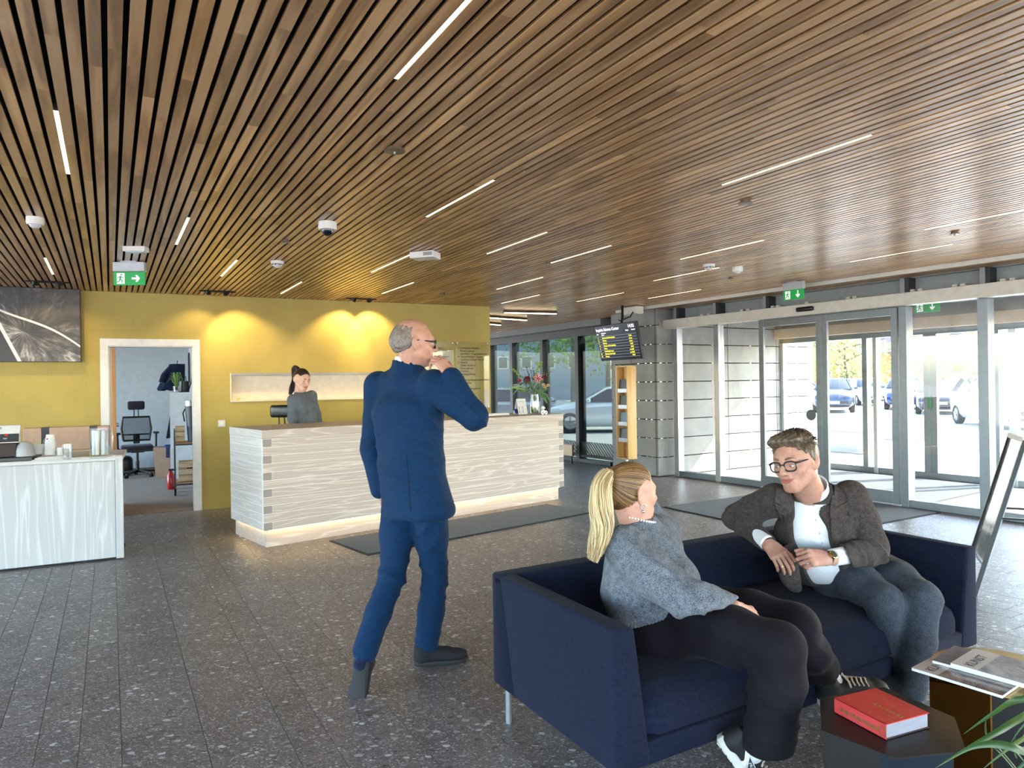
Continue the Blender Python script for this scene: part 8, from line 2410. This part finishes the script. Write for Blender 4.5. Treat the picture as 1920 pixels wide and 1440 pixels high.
# collar wings and cuffs
bc = bvh_of(join([sh, hv]))
nA, nB = Vector((1.453, 3.380, 0.895)), Vector((1.416, 3.318, 1.010))
s = SDF(); s.cone(nA, nB, 0.084, 0.079, k=0.01); s.cone(nA - (nB - nA), nB + (nB - nA), 0.076, 0.070, k=0.003, op='s'); s.half((1.432, 3.345, 0.982), (-0.34, -0.55, 0.85), 0.004); s.econe((1.375, 3.245, 1.04), (1.437, 3.285, 0.89), (1, 0, 0), 0.055, 0.004, 0.06, 0.05, k=0.003, op='s')
put('collar', s.mesh(0.004), M_SHIRT, mn)
s = SDF(); s.cone(nA, nB, 0.104, 0.092, k=0.01); s.cone(nA - (nB - nA), nB + (nB - nA), 0.088, 0.080, k=0.003, op='s'); s.half((1.440, 3.358, 0.958), (-0.34, -0.62, 0.85), 0.005); s.half((1.445, 3.36, 0.895), (0, 0.1, -1), 0.01)
put('jacket_collar', s.mesh(0.005), M_TWEED, mn)
def cuff(parent, a, c, r, mat, nm='cuff'):
    s = SDF(); s.cone(a, c, r, r * 0.95, k=0.005); d = (Vector(c) - Vector(a)).normalized(); s.half(c, d, 0.003); put(nm, s.mesh(0.004), mat, parent)
dR = (Vector(wR) - Vector((1.150, 3.595, 0.768))).normalized(); cuff(mn, Vector(wR) - dR * 0.11, Vector(wR) - dR * 0.008, 0.040, M_SHIRT)
dL = (Vector(wL) - Vector((1.695, 3.275, 0.668))).normalized(); cuff(mn, Vector(wL) - dL * 0.13, Vector(wL) - dL * 0.035, 0.041, M_SHIRT)
# watch and ring
Mw = hand_frame(Vector(wL) - dL * 0.012, dL, Vector((-0.1, -0.80, 0.55)))
b = MB(); b.lathe([(0.0295, -0.009), (0.032, -0.009), (0.032, 0.009), (0.0295, 0.009)], n=28, M=Matrix.Rotation(PI / 2, 3, 'X'))
for v in b.bm.verts: v.co.z *= 0.86
me = b.mesh('strap', 0.6); me.transform(Mo @ Mw); wt = mobj('wrist_watch', me, plain('black leather strap', (24, 20, 20), 0.5), mn)
b = MB(); b.lathe([(0, 0.0265), (0.019, 0.0265), (0.019, 0.034), (0.016, 0.036), (0, 0.036)], n=28); me = b.mesh('case', 0.6); me.transform(Mo @ Mw); mobj('watch_case', me, plain('gold and steel case', (220, 196, 130), 0.2, 1.0), wt)
b = MB(); b.lathe([(0, 0.0364), (0.0145, 0.0364)], n=28); me = b.mesh('dial'); me.transform(Mo @ Mw); mobj('watch_dial', me, plain('dark dial', (60, 66, 50), 0.3), wt)
rp_ = hit(bvh_of(hR), 1467, 1062, 0.0)
if rp_ is not None:
    b = MB(); b.lathe([(0.0095, -0.002), (0.0108, -0.002), (0.0108, 0.002), (0.0095, 0.002)], n=20, M=Matrix.Rotation(0.4, 3, 'Y')); me = b.mesh('ring', 1); me.transform(Mo @ Matrix.Translation(rp_ + (rp_ - EYE).normalized() * 0.008)); mobj('ring', me, plain('gold ring', (226, 186, 96), 0.2, 1.0), mn)
# trousers
s = SDF(); s.econe((1.66, 3.46, 0.48), (1.63, 3.47, 0.56), (1, 0.1, 0), 0.175, 0.170, 0.15, 0.14, k=0.04)
s.chain([(1.60, 3.44, 0.505), (1.63, 3.25, 0.515), (1.652, 3.10, 0.485), (1.672, 3.11, 0.32), (1.685, 3.13, 0.12)], [0.098, 0.088, 0.074, 0.066, 0.064], k=0.03)
s.chain([(1.755, 3.47, 0.505), (1.80, 3.26, 0.52), (1.815, 3.09, 0.492), (1.765, 3.05, 0.32), (1.716, 3.03, 0.125)], [0.098, 0.090, 0.077, 0.072, 0.072], k=0.025)
s.half((1.70, 3.05, 0.085), (0, 0, -1), 0.008)
put('trousers', s.mesh(0.007, wrinkle(41, 0.0034, 14, 7, [((1.81, 3.10, 0.50), 0.08, 0.006, (0.2, 0.4, 1), 44), ((1.66, 3.12, 0.47), 0.08, 0.006, (0.5, 0.4, 0.8), 40), ((1.62, 3.38, 0.57), 0.10, 0.006, (0.9, 0.3, 0.2), 36), ((1.73, 3.04, 0.2), 0.09, 0.005, (0.1, 0, 1), 44)])), M_TROUM, mn)
M_SHOEM = plain('black leather shoe', (20, 20, 24), 0.4)
shoe(mn, (1.700, 3.075, 0.0), (1.765, 2.81, 0.0), (0, 0, 1), M_SHOEM, M_SOLED, 0.285, 0.022)
shoe(mn, (1.675, 3.17, 0.0), (1.60, 2.91, 0.0), (0, 0, 1), M_SHOEM, M_SOLED, 0.285, 0.022)
for a, c in (((1.716, 3.03, 0.16), (1.708, 3.05, 0.06)), ((1.685, 3.13, 0.15), (1.672, 3.14, 0.06))):
    s = SDF(); s.cone(a, c, 0.042, 0.04, k=0.01); put('sock', s.mesh(0.007), M_NAVY, mn)

# ================================================================== WALKING MAN
M_BLUE = _fabric('bright navy suit wool', (5, 33, 60), (13, 50, 86), 300, 0.8, 0.04, 0.1)
wk = person('walking man in blue suit with one hand raised to his face', (-0.55, 3.65, 0))
Mo = Matrix.Translation(-Vector(wk.location))
F_k = Vector((0.6, 0.8, 0)); S_k = Vector((0.8, -0.6, 0))
hc = W(777, 642, 3.66)
HM = face_frame(hc, (0.93, 0.34, -0.10), math.radians(3), 1.04)
nb = HM.inverted() @ Vector((-0.552, 3.68, 1.53))
hv = xf(head_sdf(1.1, 0.002, 0.0, 1.1, nb, 0.060).mesh(0.0036), HM)
bs = SDF(); bs.econe((-0.52, 3.68, 0.90), (-0.56, 3.69, 1.42), S_k, 0.12, 0.13, 0.08, 0.08, k=0.03)
shR = Vector((-0.405, 3.585, 1.475)); elR = W(890, 782, 3.50); wrR = W(843, 702, 3.545)
shL = Vector((-0.725, 3.80, 1.475)); elL = W(697, 842, 3.82); wrL = W(712, 918, 3.78)
bs.chain([shR, elR, wrR], [0.05, 0.042, 0.03]); bs.chain([shL, elL, wrL], [0.05, 0.042, 0.03])
hipL, knL, anL = Vector((-0.60, 3.74, 0.90)), Vector((-0.635, 3.60, 0.49)), W(684, 1222, 3.40)
hipR, knR, anR = Vector((-0.44, 3.62, 0.90)), Vector((-0.425, 3.68, 0.47)), W(800, 1208, 3.70)
bs.chain([hipL, knL, anL], [0.07, 0.05, 0.036]); bs.chain([hipR, knR, anR], [0.07, 0.05, 0.036])
hK = xf(hand_sdf(1, None, 3, (40, 10), curls=[(25, 40, 25), (30, 45, 30), (38, 50, 30), (42, 50, 30)]).mesh(0.0032), hand_frame(wrR, W(812, 660, 3.60) - wrR, Vector((0.55, -0.7, 0.45))) @ Matrix.Scale(1.05, 4))
hK2 = xf(hand_sdf(-1, (18, 22, 16), 2, (25, 10)).mesh(0.0034), hand_frame(wrL, W(722, 950, 3.78) - wrL, Vector((-0.8, -0.4, 0.1))))
me = to_mesh(join([hv, bs.mesh(0.014), hK, hK2]), Mo); paint_lips(me, HM.inverted() @ Mo.inverted()); mobj('body', me, M_SKINM, wk)
MoH = Mo @ HM
M_HAIRK = hair_mat('short grey hair', (84, 74, 66), (136, 126, 116), (50, 50, 50)); eye_parts(wk, MoH); lids(wk, MoH, M_SKINM); brows(wk, MoH, M_HAIRK); glasses(wk, MoH, M_SPEC, M_LENS)
s = SDF(); s.ell((0, -0.026, 0.016), (0.0785, 0.098, 0.086), k=0.02); s.ell((0, -0.05, -0.01), (0.064, 0.064, 0.062), k=0.03)
s.half((0, 0.022, 0.05), (0, 0.90, -0.30), 0.012); s.half((0, -0.006, -0.014), (0, 0.52, -0.85), 0.012)
mobj('hair', to_mesh(s.mesh(0.0045, hairw), MoH), M_HAIRK, wk)
# shirt collar and cuff
s = SDF(); s.cone((-0.552, 3.682, 1.55), (-0.545, 3.68, 1.625), 0.077, 0.073, k=0.01); s.cone((-0.552, 3.682, 1.53), (-0.535, 3.678, 1.68), 0.066, 0.066, k=0.004, op='s'); s.half((-0.545, 3.68, 1.612), (0.35, 0.1, 1), 0.004)
put('shirt_collar', s.mesh(0.0035), M_SHIRT, wk)
dK = (wrR - elR).normalized(); cuff(wk, wrR - dK * 0.06, wrR + dK * 0.004, 0.041, M_SHIRT)
# jacket
s = SDF(); s.econe((-0.505, 3.675, 0.81), (-0.545, 3.685, 1.06), S_k, 0.222, 0.196, 0.165, 0.142, k=0.04); s.econe((-0.545, 3.685, 1.06), (-0.56, 3.69, 1.34), S_k, 0.196, 0.215, 0.142, 0.148, k=0.04); s.econe((-0.56, 3.69, 1.34), (-0.555, 3.685, 1.475), S_k, 0.205, 0.125, 0.135, 0.085, k=0.05)
nk = Vector((-0.553, 3.684, 1.545)); s.cone(nk, shL + Vector((0, 0, -0.02)), 0.066, 0.070, k=0.05); s.cone(nk, shR + Vector((0, 0, -0.02)), 0.066, 0.070, k=0.05)
s.chain([shR, shR.lerp(elR, 0.5), elR, wrR - dK * 0.02], [0.084, 0.074, 0.068, 0.052], k=0.02)
s.chain([shL, shL.lerp(elL, 0.5), elL, wrL], [0.084, 0.072, 0.064, 0.052], k=0.012)
s.cone((-0.553, 3.683, 1.50), (-0.55, 3.68, 1.585), 0.090, 0.078, k=0.03)
s.half((-0.505, 3.675, 0.795), (0.02, 0.05, -1), 0.012)
s.cone((-0.552, 3.682, 1.53), (-0.54, 3.678, 1.68), 0.070, 0.072, k=0.006, op='s')
jk = s.mesh(0.0085, wrinkle(51, 0.0042, 12, 7, [((-0.44, 3.53, 1.10), 0.12, 0.008, (0.3, 0, 1), 32), ((-0.40, 3.52, 1.28), 0.12, 0.009, (0.7, 0, 0.9), 34), ((-0.66, 3.60, 1.05), 0.10, 0.006, (0.2, 0, 1), 34), ((-0.19, 3.5, 1.32), 0.09, 0.008, (0.6, 0.2, 0.8), 40), ((-0.74, 3.78, 1.15), 0.10, 0.006, (0.2, 0, 1), 40)]))
put('jacket', jk, M_BLUE, wk)
s = SDF(); s.cone((-0.553, 3.684, 1.53), (-0.549, 3.682, 1.598), 0.097, 0.085, k=0.01); s.cone((-0.552, 3.682, 1.51), (-0.535, 3.678, 1.68), 0.0735, 0.0735, k=0.003, op='s'); s.half((-0.549, 3.682, 1.588), (0.35, 0.1, 1), 0.005)
put('jacket_collar', s.mesh(0.0038), M_BLUE, wk)
bv = bvh_of(jk)
b = MB()
pts = [hit(bv, 762 + 8 * k / 12, 850 + 108 * k / 12, 0.001) for k in range(13)]
pts = [Mo @ p for p in pts if p is not None]
if len(pts) > 3: b.tube(pts, 0.0018, 6); b.build('back_vent', plain('dark seam', (8, 20, 44), 0.9), wk)
s = SDF(); s.econe((-0.52, 3.68, 0.86), (-0.52, 3.68, 1.0), S_k, 0.175, 0.17, 0.125, 0.12, k=0.04)
s.chain([hipL, hipL.lerp(knL, 0.5), knL, knL.lerp(anL, 0.5), anL], [0.104, 0.088, 0.068, 0.064, 0.060], k=0.03); s.half(anL + (anL - knL).normalized() * 0.05, anL - knL, 0.006)
s.chain([hipR, hipR.lerp(knR, 0.5), knR, knR.lerp(anR, 0.5), anR], [0.104, 0.090, 0.072, 0.066, 0.063], k=0.025); s.half((0, 0, 0.065), (0, 0, -1), 0.006)
put('trousers', s.mesh(0.0085, wrinkle(61, 0.0040, 13, 7, [(knR, 0.14, 0.009, (0.5, 0.2, 0.9), 36), (hipR + Vector((0, -.08, -.12)), 0.12, 0.009, (0.8, 0, -0.7), 34), (knL, 0.12, 0.008, (0.3, 0.2, 1), 36), (anR, 0.09, 0.006, (0.2, 0, 1), 44)])), M_BLUE, wk)
for a, c in ((anL, (-0.12, -0.2, -0.33)), (anR, (0, 0, -1))):
    d = Vector(c).normalized(); s = SDF(); s.cone(a - d * 0.03, a + d * 0.06, 0.038, 0.036, k=0.01); put('sock', s.mesh(0.008), M_NAVY, wk)
fR = G(779, 1247, 0.0); shoe(wk, fR, fR + Vector((0.265, 0.06, 0)), (0, 0, 1), M_SUEDE, M_SOLED, 0.285, 0.022)
tL = W(668, 1302, 3.30); shoe(wk, W(680, 1226, 3.38), tL, Vector((0.15, 0.75, 0.45)), M_SUEDE, M_SOLED, 0.28, 0.022)

# ================================================================== RECEPTIONIST
M_SLATEK = _fabric('slate grey jersey', (82, 90, 97), (108, 116, 123), 200, 0.9, 0.1, 0.1)
M_SKINR = skin_mat('light olive skin', (228, 184, 160), (216, 160, 138))
rc_ = person('receptionist with dark ponytail and grey long sleeved top standing behind the desk', (-2.32, 7.8, 0))
Mo = Matrix.Translation(-Vector(rc_.location))
hc = W(566, 712, 7.78)
HM = face_frame(hc, (0.76, -0.62, -0.26), math.radians(-5), 1.02)
nbw = W(561, 738, 7.82); nb = HM.inverted() @ nbw
hv = xf(head_sdf(0.88, -0.004, 0.7, 0.9, nb, 0.050).mesh(0.0045), HM)
rsh, lsh = W(549, 750, 7.70), W(584, 742, 7.92)
rel_, rwr = W(547, 785, 7.65), W(552, 818, 7.60); lel_, lwr = W(593, 775, 7.98), W(601, 806, 7.94)
hip = W(577, 812, 7.82)
S_r = (lsh - rsh).normalized()
bs = SDF(); bs.econe(hip, (rsh + lsh) / 2, S_r, 0.10, 0.10, 0.07, 0.06, k=0.03); bs.chain([rsh, rel_, rwr], [0.04, 0.035, 0.026]); bs.chain([lsh, lel_, lwr], [0.04, 0.035, 0.026])
g1 = xf(hand_sdf(1, (12, 16, 12), 3, (30, 10)).mesh(0.005), hand_frame(rwr, (0.1, 0.1, -1), (-0.7, -0.7, 0))); g2 = xf(hand_sdf(-1, (12, 16, 12), 3, (30, 10)).mesh(0.005), hand_frame(lwr, (0.1, -0.1, -1), (0.7, 0.7, 0)))
bs.chain([hip + Vector((-0.05, -0.05, -0.1)), Vector((hip.x - 0.06, hip.y - 0.06, 0.48)), Vector((hip.x - 0.06, hip.y - 0.04, 0.08))], [0.06, 0.05, 0.035]); bs.chain([hip + Vector((0.05, 0.05, -0.1)), Vector((hip.x + 0.06, hip.y + 0.06, 0.48)), Vector((hip.x + 0.06, hip.y + 0.08, 0.08))], [0.06, 0.05, 0.035])
me = to_mesh(join([hv, bs.mesh(0.014), g1, g2]), Mo); paint_lips(me, HM.inverted() @ Mo.inverted()); mobj('body', me, M_SKINR, rc_)
MoH = Mo @ HM
M_HAIRR = hair_mat('dark brown hair', (26, 18, 15), (58, 40, 32), (40, 40, 10)); eye_parts(rc_, MoH, (0, 1, -0.4)); lids(rc_, MoH, M_SKINR, -8, -30); brows(rc_, MoH, M_HAIRR, 0.0, 0.0036); lash_line(rc_, MoH, M_HAIRR)
s = SDF(); s.ell((0, -0.016, 0.036), (0.079, 0.103, 0.0885), k=0.02); s.ell((0, -0.052, -0.012), (0.062, 0.058, 0.060), k=0.03)
s.half((0, 0.066, 0.074), (0, 0.92, -0.38), 0.012); s.half((0, 0.010, -0.028), (0, 0.45, -0.9), 0.012)
hr = mobj('hair', to_mesh(s.mesh(0.005), MoH), M_HAIRR, rc_)
tl_ = HM @ Vector((0, -0.095, 0.088))
me = strands([(tl_, 0.02), (tl_ + Vector((-0.06, 0.05, 0.02)), 0.03), (W(553, 712, 7.90), 0.034), (W(548, 728, 7.88), 0.03), (W(543, 741, 7.86), 0.012)], 110, 0.006, 1, 8, 0.008, 14, 4); me.transform(Mo); mobj('ponytail', me, M_HAIRR, rc_, kind='stuff')
chest = (rsh + lsh) / 2
s = SDF(); wst = hip.lerp(chest, 0.45)
s.econe(hip + Vector((0, 0, -0.1)), wst, S_r, 0.165, 0.130, 0.115, 0.092, k=0.04); s.econe(wst, hip.lerp(chest, 0.80), S_r, 0.130, 0.150, 0.092, 0.105, k=0.04); s.econe(hip.lerp(chest, 0.80), nbw + Vector((0, 0, -0.02)), S_r, 0.150, 0.070, 0.095, 0.055, k=0.05); s.cone(rsh, lsh, 0.055, 0.055, k=0.05)
fr_ = Vector((S_r.y, -S_r.x, 0)) * 1.0
for k in (-1, 1): s.ell(hip.lerp(chest, 0.72) + S_r * 0.065 * k + fr_ * 0.075, (0.055, 0.055, 0.055), k=0.05)
s.chain([rsh, rel_, rwr], [0.058, 0.046, 0.036], k=0.03); s.chain([lsh, lel_, lwr], [0.058, 0.046, 0.036], k=0.03)
s.cone(nbw + Vector((0, 0, -0.03)), nbw + Vector((0, 0, 0.04)), 0.058, 0.055, k=0.02); s.cone(nbw, nbw + Vector((0.01, 0, 0.12)), 0.052, 0.054, k=0.004, op='s')
put('top', s.mesh(0.010, wrinkle(71, 0.003, 14, 7, [(hip.lerp(chest, 0.4), 0.12, 0.006, (0.5, 0, 0.9), 40)])), M_SLATEK, rc_)
s = SDF(); s.econe(hip + Vector((0, 0, -0.14)), hip + Vector((0, 0, -0.02)), S_r, 0.17, 0.16, 0.12, 0.11, k=0.04)
s.chain([hip + Vector((-0.06, -0.05, -0.16)), Vector((hip.x - 0.06, hip.y - 0.06, 0.5)), Vector((hip.x - 0.06, hip.y - 0.05, 0.1))], [0.09, 0.065, 0.055]); s.chain([hip + Vector((0.06, 0.05, -0.16)), Vector((hip.x + 0.06, hip.y + 0.06, 0.5)), Vector((hip.x + 0.06, hip.y + 0.07, 0.1))], [0.09, 0.065, 0.055])
put('trousers', s.mesh(0.014), M_SLATEK, rc_)
for a in ((-0.06, -0.05), (0.06, 0.07)): q = Vector((hip.x + a[0] - 0.05, hip.y + a[1] + 0.03, 0)); shoe(rc_, q, q + Vector((0.16, -0.13, 0)), (0, 0, 1), M_SNKR, M_SOLED, 0.245, 0.022, res=0.008)
